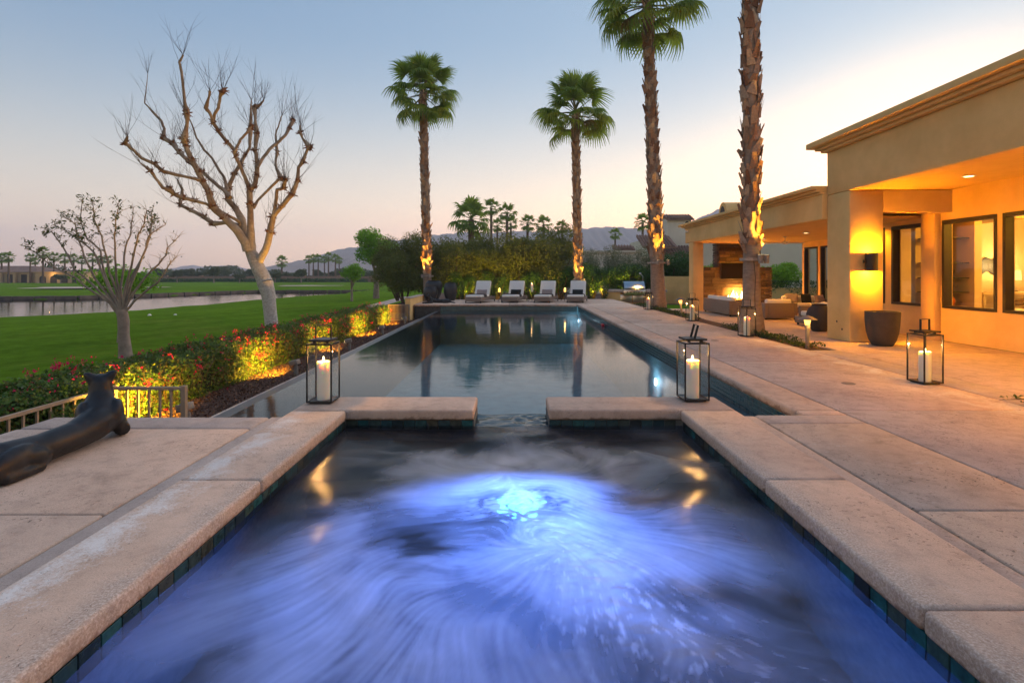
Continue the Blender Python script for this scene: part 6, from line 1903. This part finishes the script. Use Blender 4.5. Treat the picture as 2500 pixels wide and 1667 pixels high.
S0 = shrub("", (-6.3, 30.6, -0.45), 1.7, 1.80, 'dark_leaf', 15000, 0.11, 41, gd)
S1 = shrub("", (-1.6, 31.4, -0.36), 1.95, 2.05, 'dark_leaf', 17000, 0.11, 42, gd)
S0['label'] = "leftmost tall dark shrub, leaning over the lawn left of the left palm"; S1['label'] = "tall dark shrub behind the two left loungers"
for (src_, x_, y_, sc_, rz_, lab) in ((S1, -5.2, 32.0, 0.92, 1.1, "tall dark shrub right behind the left palm's trunk"), (S0, -3.4, 31.2, 0.98, 2.0, "tall dark shrub above the egg shaped urn"),
        (S1, -7.1, 32.6, 0.85, 2.6, "tall dark shrub set back at the left end of the dark hedge"), (S0, 0.3, 31.4, 1.03, 3.9, "tall dark shrub behind the middle of the loungers"), (S1, 2.0, 31.9, 1.02, 4.6, "tall dark shrub left of the palm behind the loungers"), (S0, -2.6, 33.2, 1.05, 5.1, "tall dark shrub in the back row over the second lounger")):
    dup(src_, (x_, y_, -0.36), rz_, lab, gd, sc_ * 1.2)
gf = "deep green ficus behind the young hedge"
F0 = shrub("deep green ficus just left of the palm behind the loungers", (2.6, 30.6, -0.36), 1.15, 1.15, 'ficus', 12000, 0.08, 51, gf, "ficus_shrub", aspect=0.55)
for (x_, y_, sc_, rz_, lab) in ((4.4, 30.7, 1.02, 1.2, "deep green ficus right of the palm behind the loungers"), (6.0, 30.9, 1.0, 2.2, "deep green ficus behind the steel grill's hood"), (7.7, 30.8, 1.08, 3.0, "deep green ficus between the second palm and the lounge pillar"), (9.2, 31.0, 1.35, 4.0, "biggest deep green ficus, overhanging the tan garden wall"), (1.0, 30.5, 0.85, 5.0, "low deep green ficus behind the third lounger"), (-1.0, 30.3, 0.8, 0.3, "low deep green ficus behind the second lounger"), (-2.9, 30.2, 0.8, 0.9, "low deep green ficus behind the leftmost lounger")):
    dup(F0, (x_, y_, -0.36), rz_, lab, gf, sc_)
go = "silvery olive trees behind the hedge"
O0 = shrub("silvery olive tree just left of the palm behind the loungers", (3.0, 33.5, -0.36), 1.35, 2.0, 'olive', 9000, 0.11, 61, go, "olive_tree", aspect=0.28)
for (x_, y_, sc_, rz_, lab) in ((6.3, 33.2, 0.93, 2.0, "silvery olive tree right of the palm behind the loungers"), (8.4, 33.6, 0.97, 3.3, "silvery olive tree over the steel grill"), (1.2, 35.0, 0.95, 4.2, "silvery olive tree farthest back, between the middle palms"), (5.0, 35.2, 0.9, 5.2, "silvery olive tree in front of the cream neighbour wall")):
    dup(O0, (x_, y_, -0.36), rz_, lab, go, sc_)

# young upright plants along the foot of the hedge, lit from the ground
gy = "young upright plants along the back wall"
def upright(label, loc, h, seed):
    rr = random.Random(seed); t = thing("young_shrub", label, "plant", loc, rr.uniform(0, 6), gy)
    LPs, LNs = [], []; tk = MB()
    for k in range(6):
        a = rr.uniform(0, 6.28); hh = h * rr.uniform(0.55, 1.0); q = rr.uniform(0.05, 0.24)
        pts = [Vector((0.03 * math.cos(a), 0.03 * math.sin(a), 0)), Vector((q * .6 * math.cos(a), q * .6 * math.sin(a), hh * 0.5)), Vector((q * math.cos(a), q * math.sin(a), hh))]
        tk.tube(pts, [0.012, 0.009, 0.004], 4)
        for w in range(70):
            u = rr.random() ** 0.8; p = pts[0].lerp(pts[1], u * 2) if u < .5 else pts[1].lerp(pts[2], u * 2 - 1)
            d = Vector((rr.uniform(-1, 1), rr.uniform(-1, 1), rr.uniform(-.1, .8))).normalized()
            LPs.append(tuple(p + d * rr.uniform(0.02, 0.10))); LNs.append(tuple(d))
    tk.build("stems", M['twig'], t); leaf_cloud("foliage", np.array(LPs), np.array(LNs), 0.075, M['young_leaf'], t, seed, 0.45, None, 0.8)
    return t
yx = [(-2.75, 27.9, 1.05), (-2.0, 28.0, 1.2), (-1.05, 27.9, 1.25), (-0.1, 28.1, 1.1), (0.75, 27.9, 1.25), (1.6, 28.1, 1.0), (4.05, 28.2, 1.55), (4.75, 28.4, 1.45), (5.5, 29.7, 1.75), (6.9, 29.9, 1.65), (7.6, 29.8, 1.55)]
yl = ["young plant farthest left, beside the egg shaped urn", "young plant just behind the leftmost lounger", "young plant left of the first side table", "young plant behind the second lounger", "young plant behind the tall glass on the middle table", "young plant behind the third lounger",
      "young plant right of the rightmost lounger", "young plant at the left end of the grill counter", "young plant behind the counter left of the grill hood", "young plant right behind the grill hood", "young plant between the grill and the second palm"]
Y0 = None
for (x_, y_, h_), lab, sd in zip(yx, yl, range(71, 90)):
    if sd < 74:
        o = upright(lab, (x_, y_, -0.36 if x_ > 3 else -0.10), h_, sd); Y0 = Y0 or []; Y0.append(o)
    else:
        dup(Y0[sd % 3], (x_, y_, -0.36 if x_ > 3 else -0.10), sd * 1.3, lab, gy, h_ / (1.05, 1.2, 1.25)[sd % 3])
for i, (x_, y_) in enumerate(((-2.4, 27.75), (-0.55, 27.75), (1.1, 27.8), (4.3, 28.0), (6.2, 29.55))):
    t = thing("ground_spotlight", ("small ground light behind the leftmost lounger", "small ground light behind the first side table", "small ground light behind the middle side table", "small ground light by the rightmost lounger's young plant", "small ground light behind the grill counter")[i], "floodlight", (x_, y_, -0.36), 0, "small ground lights under the hedge")
    MB().tube([(0, 0, 0), (0, 0, 0.30)], 0.025, 8).tube([(0, 0, 0.30), (0, 0.05, 0.40)], [0.04, 0.05], 10).build("lamp_head", M['fixture'], t, True)
    lamp("ground_beam", 'SPOT', (x_, y_ + 0.07, 0.08), 240, (1.0, 0.62, 0.05), 0.04, t, aim=(x_, y_ + 1.6, 1.3), cone=120, blend=0.8)

# planting bed ground cover and the small plant at the right edge
M['cover'] = leafmat("ground_cover_leaves", ((0.03, 0.06, 0.012), (0.06, 0.10, 0.02), (0.09, 0.12, 0.03)), 0.5, 0.35)
rg = np.random.default_rng(77)
for (y0_, y1_, n_, lab) in ((9.5, 13.4, 1700, "a low creeping ground cover"), (15.8, 23.0, 2600, "b")):
    y = y0_ + (y1_ - y0_) * rg.random(n_); x = 5.18 + 0.40 * rg.random(n_)
    hgt = 0.04 + 0.10 * np.abs(np.sin(y * 2.2)) * rg.random(n_)
    leaf_cloud("ground_cover", np.stack([x, y, -0.06 + hgt], 1), np.tile((0, 0, 1.0), (n_, 1)), 0.045, M['cover'], None, int(y0_), 0.6, 'stuff', 0.8)
t = thing("creeping_plant", "sprig of creeping plant at the right edge beyond the last lantern", "plant", (5.35, 5.2, -0.03))
LPs, LNs = [], []; tk = MB(); rr = random.Random(3)
for k in range(9):
    a = rr.uniform(1.6, 4.6); L_ = rr.uniform(0.18, 0.52); pts = [Vector((0, 0, 0.0)), Vector((L_ * .5 * math.cos(a), L_ * .5 * math.sin(a), 0.07)), Vector((L_ * math.cos(a), L_ * math.sin(a), 0.03 + 0.05 * rr.random()))]
    tk.tube(pts, [0.005, 0.004, 0.002], 4)
    for w in range(16):
        u = rr.random(); p = pts[0].lerp(pts[1], u * 2) if u < .5 else pts[1].lerp(pts[2], u * 2 - 1)
        LPs.append(tuple(p + Vector((rr.uniform(-.02, .02), rr.uniform(-.02, .02), rr.uniform(0, .025))))); LNs.append((0, 0, 1))
tk.build("stems", M['twig'], t); leaf_cloud("leaves", np.array(LPs), np.array(LNs), 0.04, M['cover'], t, 5, 0.6, None, 0.6)

# garden wall with creeper at the back right, hedge by the lounge
t = thing("garden_wall", "tan stucco garden wall overgrown by ficus, right of the second palm", "wall", (9.3, 29.4, -0.36))
MB().box(8.1, 14.6, 29.3, 29.55, -0.9, 1.15).build("wall_body", M['stucco'], t, world=True)
t = thing("garden_wall", "low tan wall under a clipped creeper seen through the covered lounge", "wall", (13.5, 25.4, -0.30))
MB().box(11.2, 16.5, 25.3, 25.55, -0.9, 0.62).build("wall_body", M['stucco'], t, world=True)
t = thing("creeper", "dark creeper spilling over the low wall behind the lounge", "climbing plant", (13.6, 25.2, 0.3))
P = np.stack([11.3 + 5.0 * rg.random(4200), 25.15 + 0.4 * rg.random(4200), 0.95 - 0.95 * rg.random(4200) ** 1.4], 1); P = P[(P[:, 2] > 0.25 + 0.35 * np.sin(P[:, 0] * 3.1))]
leaf_cloud("foliage", P - np.array(t.location), np.tile((0, -1.0, 0.3), (len(P), 1)), 0.07, M['ficus'], t, 9, 0.6)
leafy_tree("bright flowering bush against the white wall behind the lounge", (13.2, 26.4, -0.30), 2.6, 1.25, 0.9, 1.55, None, 'bright_leaf', 'twig', 5000, 0.09, 12, name="flowering_bush", cat="bush", trunk_r=0.05)
leafy_tree("leafy bush seen between the lounge pillar and the fireplace", (9.9, 27.0, -0.30), 2.4, 0.7, 1.0, 1.4, None, 'bright_leaf', 'twig', 3200, 0.09, 13, name="leafy_bush", cat="bush", trunk_r=0.05)
# ---------------------------------------------------------------- far palms
def far_palm_proto(label, loc, h, crown_r, seed, group, nfr=22, trunk_r=0.2):
    rr = random.Random(seed)
    t = thing("palm_tree", label, "palm tree", loc, 0, group)
    MB().tube([(0, 0, -0.1), (0.03, 0, h * 0.5), (0, 0, h)], [trunk_r * 1.25, trunk_r, trunk_r * 0.9], 8).build("trunk", M['far_trunk'], t, True)
    V, Fq, Ft = [], [], []
    mb = MB(); mi = []
    for k in range(nfr):
        u = k / (nfr - 1); me = FR_FAR[0 if u < 0.45 else 1]
        el = R(80 - 125 * u ** 0.85 + rr.uniform(-10, 10)); s = crown_r / 1.75 * rr.uniform(0.85, 1.1)
        Mx = Matrix.Translation((0, 0, 0.1 * (1 - u))) @ Euler((rr.uniform(-.3, .3), -el, k * 2.39996), 'XYZ').to_matrix().to_4x4() @ Matrix.Scale(s, 4)
        o = len(mb.v); mb.v += [tuple(Mx @ v_.co) for v_ in me.vertices]
        for f_ in me.polygons:
            mb.f.append(tuple(o + i for i in f_.vertices)); mi.append(0)
    mb.build("crown", M['frond'], t).location = (0, 0, h)
    return t
def fit_palm(o, k, h, h0):
    """size a copied palm: crown by k, trunk stretched to height h"""
    o.scale = (k, k, k)
    for c in o.children:
        if c.name.startswith("crown"):
            c.location = (0, 0, h / k)
        else:
            c.scale = (1, 1, h / k / h0)
M['far_trunk'] = pmat("far_palm_bark", (0.17, 0.11, 0.075), (0.11, 0.07, 0.05), 2, 0.9)
gpc = "palms grouped beyond the dark hedge"
def at(px, py, Z):
    return ((px - 1255) * Z / 1300, 1.3 - (py - 668) * Z / 1300)
cl = [(1150, 536, 50, 2.1, "big broad palm at the left of the group beyond the hedge"), (1199, 508, 75, 1.5, "tallest slender palm of the group beyond the hedge"), (1238, 520, 72, 1.5, "slender palm just right of the group's tallest one"), (1214, 552, 82, 1.3, "short palm low between the group's slender ones"),
      (1247, 546, 85, 1.4, "short palm right behind the slender pair"), (1288, 547, 78, 1.5, "left one of two matching palms right of the group"), (1327, 549, 78, 1.5, "right one of two matching palms right of the group"), (1372, 556, 80, 1.2, "low palm top just left of the tall right palm trunk"),
      (1569, 545, 70, 1.4, "round dense palm alone left of the second palm's trunk"), (1502, 572, 80, 1.1, "low palm top between olive trees, right of the hedge palm")]
proto = None
for i, (px, py, Z, cr, lab) in enumerate(cl):
    X, zt = at(px, py, Z); h = zt + 0.9
    if i in (0, 1):
        proto_i = far_palm_proto(lab, (X, Z, -0.9), h, cr, 60 + i, gpc, 26 if i == 0 else 20, 0.30 if i == 0 else 0.19)
        if i == 1: proto = (proto_i, h, cr)
    else:
        o = dup(proto[0], (X, Z, -0.9), i * 1.7, lab, gpc)
        fit_palm(o, cr / proto[2], h, proto[1])
gpl = "distant palms across the lake"
lp = [(21, 629, 118, 1.25), (4, 632, 126, 1.3), (74, 630, 122, 1.1), (86, 638, 130, 1.0), (105, 618, 120, 1.4), (132, 628, 128, 1.2), (158, 632, 124, 1.3), (180, 632, 132, 1.2), (200, 636, 138, 1.2), (226, 630, 134, 1.3), (244, 636, 140, 1.2), (262, 634, 136, 1.2), (754, 634, 150, 1.3), (765, 632, 158, 1.3), (777, 632, 152, 1.3), (792, 634, 160, 1.2), (802, 628, 154, 1.4), (819, 632, 150, 1.3), (828, 636, 162, 1.2), (688, 640, 160, 1.9)]
ll_ = ["distant palm at the very left edge across the lake", "distant palm second from the left edge across the lake"]
names = ["left edge house", "left edge house's end", "gap right of the tiled house", "short one in the gap right of the house", "tallest distant palm across the lake", "just right of the tallest distant palm", "left of the half bare tree's stems", "behind the half bare tree's left stems", "behind the half bare tree's middle, low", "behind the half bare tree's middle", "behind the half bare tree's right stems", "rightmost of the palms behind the half bare tree",
         "leftmost of the distant row left of the round green tree", "second in the distant row left of the round green tree", "third in the distant row left of the round green tree", "fourth in the distant row left of the round green tree", "tallest in the distant row left of the round green tree", "sixth in the distant row left of the round green tree", "last of the distant row, touching the round green tree", "broad palm low on the skyline right of the bare tree's trunk"]
for i, ((px, py, Z, cr), nm) in enumerate(zip(lp, names)):
    X, zt = at(px, py, Z); h = zt + 0.9
    lab = nm if "palm" in nm else "distant palm, " + nm
    o = dup(proto[0], (X, Z, -0.9), i * 2.1, lab, gpl)
    fit_palm(o, cr / proto[2] * 1.15, h, proto[1])

# ---------------------------------------------------------------- far trees
M['far_leaf'] = leafmat("far_tree_leaves", ((0.05, 0.075, 0.024), (0.09, 0.115, 0.035), (0.07, 0.095, 0.03), (0.12, 0.12, 0.05)), 0.6, 0.25)
gft = "round trees along the far side of the fairway"
T0 = leafy_tree("", (0, 140, -0.9), 6, 2.6, 2.1, 3.6, None, 'far_leaf', 'grey_bark', 2400, 0.36, 101, gft, trunk_r=0.2)
T1 = leafy_tree("", (0, 140, -0.9), 6, 2.9, 1.7, 2.9, None, 'far_leaf', 'grey_bark', 2400, 0.36, 102, gft, trunk_r=0.2)
ft = [(432, 655, 128, 1.0, "slim pale tree right of the half bare tree"), (455, 648, 150, 1.25, "taller dark tree behind the slim pale one"), (386, 660, 150, 1.1, "far tree touching the half bare tree's right twigs"), (372, 664, 138, 0.8, "small far tree behind the half bare tree"), (522, 656, 126, 1.15, "full round tree in front of the long brown wall"), (490, 660, 150, 1.0, "tree left of the full round one, behind the wall"),
      (552, 660, 152, 1.0, "tree right of the full round one, behind the wall"), (585, 662, 126, 0.8, "small round tree just left of the white trunk"), (612, 660, 155, 1.0, "far tree hidden partly by the white trunk"), (672, 660, 126, 0.95, "round tree just right of the white trunk"), (735, 660, 124, 1.05, "pale loose tree left of the distant palm row"), (700, 664, 155, 0.9, "low tree behind the pale loose one"),
      (775, 662, 165, 1.0, "tree under the distant palm row, left part"), (812, 662, 165, 1.0, "tree under the distant palm row, right part"), (845, 660, 160, 1.1, "far tree left of the smaller green tree"), (895, 664, 150, 0.9, "far tree seen under the round green tree"), (930, 666, 150, 0.8, "far tree seen right of the round green tree's trunk"), (148, 664, 120, 0.8, "far tree at the tiled house's right end"), (300, 662, 145, 1.0, "far tree in the middle behind the half bare tree"), (338, 664, 150, 0.9, "far tree right of middle behind the half bare tree")]
for i, (px, py, Z, s, lab) in enumerate(ft):
    X, zt = at(px, py, Z)
    src_ = (T0, T1)[i % 2]
    s = s * (0.62 if Z < 135 else 0.70)
    if i < 2:
        o = src_; o.location = (X, Z, -0.9); o['label'] = lab; o.scale = (s, s, s)
    else:
        o = dup(src_, (X, Z, -0.9), i * 1.3, lab, gft, s)
rg = np.random.default_rng(5)
n = 26000
x = -260 + 300 * rg.random(n); 
top = 2.0 + 1.1 * np.sin(x * 0.11) + 0.7 * np.sin(x * 0.31 + 1) + 0.5 * np.sin(x * 0.83)
y = 178 + 8 * rg.random(n); z_ = -0.9 + (top + 0.9) * np.sqrt(rg.random(n))
leaf_cloud("far_woods", np.stack([x, y, z_], 1), np.tile((0, -1.0, 0.5), (n, 1)), 0.65, M['far_leaf'], None, 8, 0.7, 'stuff', 1.0)
MB().box(-260, 40, 187, 190, -1.2, 0.6).build("far_ground_bank", M['soil'], kind='structure')

# ---------------------------------------------------------------- far houses and walls
M['brown_wall'] = pmat("brown_wall", (0.30, 0.185, 0.12), (0.25, 0.15, 0.10), 0.6, 0.9)
M['roof_tile'] = pmat("clay_roof", (0.27, 0.165, 0.115), (0.17, 0.10, 0.075), 1.2, 0.85)
M['far_cream'] = pmat("cream_stucco", (0.62, 0.56, 0.46), (0.55, 0.49, 0.40), 0.8, 0.9)
M['far_tan'] = pmat("ochre_stucco", (0.52, 0.36, 0.20), (0.46, 0.31, 0.17), 0.8, 0.9)
t = thing("boundary_wall", "long low brown wall along the far side of the fairway", "wall", (-70, 136, -0.9))
MB().box(-98, -36, 136, 136.4, -0.9, 0.62).build("wall_body", M['brown_wall'], t, world=True)
for k in range(8):
    MB().box(-98 + k * 8.8, -97.3 + k * 8.8, 135.8, 136.6, -0.9, 0.80).build("pier", M['brown_wall'], t, world=True)
t = thing("clipped_hedge", "dark clipped hedge at the foot of the long brown wall", "hedge", (-70, 134, -0.9))
n = 9000
P = np.stack([-97 + 60 * rg.random(n), 134 + 1.0 * rg.random(n), -0.9 + 0.85 * rg.random(n)], 1)
leaf_cloud("foliage", P - np.array(t.location), np.tile((0, -1.0, 0.4), (n, 1)), 0.28, M['ficus'], t, 3, 0.7)
def hip(mb, x0_, x1_, y0_, y1_, z0_, h, ov=0.6):
    x0_ -= ov; x1_ += ov; y0_ -= ov; y1_ += ov; d = (y1_ - y0_) / 2
    mb.add([(x0_, y0_, z0_), (x1_, y0_, z0_), (x1_, y1_, z0_), (x0_, y1_, z0_), (x0_ + d, y0_ + d, z0_ + h), (x1_ - d, y0_ + d, z0_ + h)],
           [(0, 1, 5, 4), (1, 2, 5), (2, 3, 4, 5), (3, 0, 4), (3, 2, 1, 0)])
    return mb
t = thing("far_house", "tiled house with dark openings at the left edge across the lake", "house", (-121, 126, -0.9))
MB().box(-136, -111, 124, 134, -0.9, 1.65).build("wall", M['far_tan'], t, world=True)
hip(MB(), -136, -111, 124, 134, 1.66, 1.5).build("roof", M['roof_tile'], t, world=True)
for k in range(7):
    MB().box(-134.5 + k * 3.3, -132.2 + k * 3.3, 123.9, 123.99, -0.85, 1.1).build("opening", M['frame'], t, world=True)
for k in range(8):
    MB().box(-135.6 + k * 3.3, -135.1 + k * 3.3, 123.0, 123.6, -0.9, 1.4).build("column", M['far_tan'], t, world=True)
t = thing("arched_house", "ochre flat roofed house with lit arches across the lake", "house", (-106, 126, -0.9))
MB().box(-110.2, -99, 122.5, 130, -0.9, 1.5).build("wall", M['far_tan'], t, world=True)
MB().box(-110.4, -98.8, 122.3, 130.2, 1.502, 1.72).build("parapet", M['far_tan'], t, world=True)
for k in range(4):
    cx = -108.4 + k * 2.5; pts = [(cx - 0.75, -0.85)] + [(cx - 0.75 * math.cos(math.pi * j / 8), 0.25 + 0.55 * math.sin(math.pi * j / 8)) for j in range(9)] + [(cx + 0.75, -0.85)]
    MB().add([(a, 122.45, c) for a, c in pts], [tuple(range(len(pts)))]).build("arch", M['frame'], t, world=True)
    lamp("porch_glow", 'POINT', (cx, 121.6, 0.9), 60, (1.0, 0.6, 0.2), 0.1, t) if k == 1 else None

# neighbour's house right behind the hedge
def tile_roof(name, parent, x0_, x1_, y0_, z0_, y1_, z1_, pitch=0.24, rad=0.085):
    """rows of half-round clay tiles running up the slope from (y0,z0) to (y1,z1)"""
    mb = MB(); n = int((x1_ - x0_) / pitch)
    L_ = math.hypot(y1_ - y0_, z1_ - z0_); m_ = max(2, int(L_ / 0.40))
    for i in range(n + 1):
        xc = x0_ + i * pitch
        for j in range(m_):
            a, c = j / m_, (j + 1.12) / m_
            r0, r1 = rad * 1.12, rad * 0.92
            o = len(mb.v)
            for (u, r_, dz) in ((a, r0, 0.045), (c, r1, 0.015)):
                for k in range(6):
                    an = math.pi * k / 5
                    mb.v.append((xc + r_ * math.cos(an), y0_ + (y1_ - y0_) * u, z0_ + (z1_ - z0_) * u + r_ * math.sin(an) + dz))
            for k in range(5):
                mb.f.append((o + k, o + k + 1, o + 7 + k, o + 6 + k))
            mb.f.append(tuple(o + k for k in range(6))[::-1])
    mb.build(name, M['roof_tile'], parent, kind='stuff', world=True)
    MB().add([(x0_ - .1, y0_, z0_), (x1_ + .1, y0_, z0_), (x1_ + .1, y1_, z1_), (x0_ - .1, y1_, z1_), (x0_ - .1, y0_, z0_ - .12), (x1_ + .1, y0_, z0_ - .12), (x1_ + .1, y1_, z1_ - .12), (x0_ - .1, y1_, z1_ - .12)],
             [(0, 1, 2, 3), (7, 6, 5, 4), (0, 4, 5, 1), (1, 5, 6, 2), (2, 6, 7, 3), (3, 7, 4, 0)]).build("roof_deck", M['roof_tile'], parent, world=True)
nb_ = thing("neighbour_house", "cream neighbour house with tiled chimneys rising behind the second palm", "house", (14, 46, -0.36))
MB().box(12.6, 24, 46, 58, -0.36, 4.6).build("wall", M['far_cream'], nb_, world=True)
MB().box(13.4, 15.5, 46.6, 48.2, 4.6, 6.05).build("chimney", M['far_cream'], nb_, world=True)
MB().box(12.9, 13.95, 49, 50.5, 4.6, 6.5).build("chimney", M['far_cream'], nb_, world=True)
tile_roof("chimney_tiles", nb_, 13.35, 15.6, 46.35, 6.06, 47.4, 6.50)
tile_roof("chimney_tiles", nb_, 12.85, 14.0, 48.8, 6.51, 49.8, 6.85)
n = 10; prof = [(-0.16, 5.45)] + [(-0.16 * math.cos(math.pi * k / n), 5.72 + 0.16 * math.sin(math.pi * k / n)) for k in range(n + 1)] + [(0.16, 5.45)]
MB().add([(15.3 - 0.16 + a, 46.59, c) for a, c in prof], [tuple(range(len(prof)))]).build("arched_niche", M['frame'], nb_, world=True)
tile_roof("roof_tiles", nb_, 11.6, 18.5, 44.4, 2.75, 46.2, 3.75)
tile_roof("roof_tiles", nb_, 10.6, 13.2, 43.2, 3.45, 45.8, 4.55)
MB().box(10.8, 18.4, 45.0, 45.98, -0.36, 2.7).build("wall", M['far_cream'], nb_, world=True)
t = thing("neighbour_wing", "long cream neighbour wing behind the olive trees", "house", (7, 44, -0.36))
MB().box(4.7, 10.5, 44, 48, -0.36, 3.05).build("wall", M['far_cream'], t, world=True)
MB().box(4.5, 10.6, 43.8, 48.2, 3.052, 3.20).build("parapet", M['far_cream'], t, world=True)
tile_roof("roof_tiles", t, 8.3, 9.9, 43.9, 3.3, 44.6, 3.62)
t = thing("white_wall", "tall white neighbour wall seen through the covered lounge", "wall", (14, 30, -0.36))
MB().box(10.6, 21, 30.4, 30.8, -0.36, 3.9).build("wall_body", M['far_cream'], t, world=True)

# golf tee markers on the lawn
for px, lab in ((365, "left white tee marker on the lawn"), (428, "right white tee marker on the lawn")):
    X = (px - 1255) / 1300 * 25.6
    t = thing("tee_marker", lab, "tee marker", (X, 25.6, -0.78), 0, "white tee markers")
    ball_ = MB(); ball(ball_, (0, 0, 0.07), (0.08, 0.08, 0.075), n=12); ball_.build("ball", M['white_fabric'], t, True)
    MB().tube([(0, 0, -0.1), (0, 0, 0.0)], 0.012, 6).build("spike", M['dark_metal'], t)

# ---------------------------------------------------------------- mountains
def ridge(name, prof, Z, depth, seed, rough):
    """mountain range: crest given as view points, flanks broken by gullies"""
    rgm = np.random.default_rng(seed)
    px = np.array([p[0] for p in prof], float); py = np.array([p[1] for p in prof], float)
    nu, nv = 420, 34
    U = np.linspace(px[0], px[-1], nu); Hc = (668 - np.interp(U, px, py)) * Z / 1300
    amp = sum(rgm.normal() * np.sin(U * f + rgm.uniform(0, 6)) for f in (0.06, 0.11, 0.19, 0.33, 0.55)) * rough
    Hc = np.maximum(Hc + amp * np.clip(Hc / 20, 0, 1), 0.5)
    V = np.linspace(0, 1, nv)
    X0 = (U - 1255) * Z / 1300
    nz = vnoise((nv, nu), 9, seed) - 0.5; nz2 = vnoise((nv, nu), 4, seed + 1) - 0.5
    gul = np.abs(np.sin(U * 0.16 + 3 * vnoise((1, nu), 14, seed + 2)[0])) 
    P = np.zeros((nv + 6, nu, 3))
    for i, v_ in enumerate(V):
        h = Hc * (v_ ** 1.15) * (1 - 0.38 * (1 - v_) * gul) + Hc * (0.22 * nz[i] + 0.10 * nz2[i]) * (4 * v_ * (1 - v_))
        P[i] = np.stack([X0 * (1 - 0.12 * (1 - v_)), np.full(nu, Z - depth * (1 - v_)) + 18 * nz[i], h - 2], 1)
    for j in range(6):
        q = (j + 1) / 6
        P[nv + j] = np.stack([X0 * (1 + 0.03 * q), np.full(nu, Z + depth * 0.5 * q), Hc * (1 - q) - 2 * q], 1)
    I = np.arange((nv + 6) * nu).reshape(nv + 6, nu)
    F = np.stack([I[:-1, :-1], I[:-1, 1:], I[1:, 1:], I[1:, :-1]], -1).reshape(-1, 4)
    return npmesh(name, P.reshape(-1, 3), F, M['rock'], None, True, 'structure')
M['rock'] = pmat("desert_rock", (0.25, 0.185, 0.15), (0.15, 0.11, 0.095), 0.004, 0.95)
ridge("mountains", [(540, 668), (600, 660), (650, 653), (690, 647), (725, 640), (760, 628), (800, 613), (840, 603), (880, 598), (920, 590), (960, 582), (1000, 580), (1040, 573), (1090, 566), (1140, 562), (1200, 563), (1280, 560), (1350, 561), (1410, 555), (1460, 551), (1500, 549), (1545, 553), (1600, 560), (1650, 560), (1700, 530), (1750, 508), (1800, 500), (1900, 505), (2100, 520), (2400, 560), (2800, 600)], 1000, 450, 5, 0.75)
ridge("mountains", [(330, 668), (380, 660), (410, 653), (440, 648), (470, 645), (500, 648), (530, 646), (560, 645), (590, 650), (620, 658), (680, 662), (800, 668)], 1450, 320, 9, 0.55)
# ---------------------------------------------------------------- evening haze
HAZE = 5.6e-4
hz = MB().box(-2000, 2000, -450, 1900, -3.6, 150)
m = bpy.data.materials.new("haze"); m.use_nodes = True
nt = m.node_tree; nt.nodes.remove(nt.nodes["Principled BSDF"])
pv = nt.nodes.new("ShaderNodeVolumePrincipled")
pv.inputs["Color"].default_value = (0.72, 0.82, 1.0, 1)
pv.inputs["Density"].default_value = HAZE
pv.inputs["Anisotropy"].default_value = 0.2
nt.links.new(pv.outputs[0], nt.nodes["Material Output"].inputs["Volume"])
ho = hz.build("haze", m, kind='stuff')
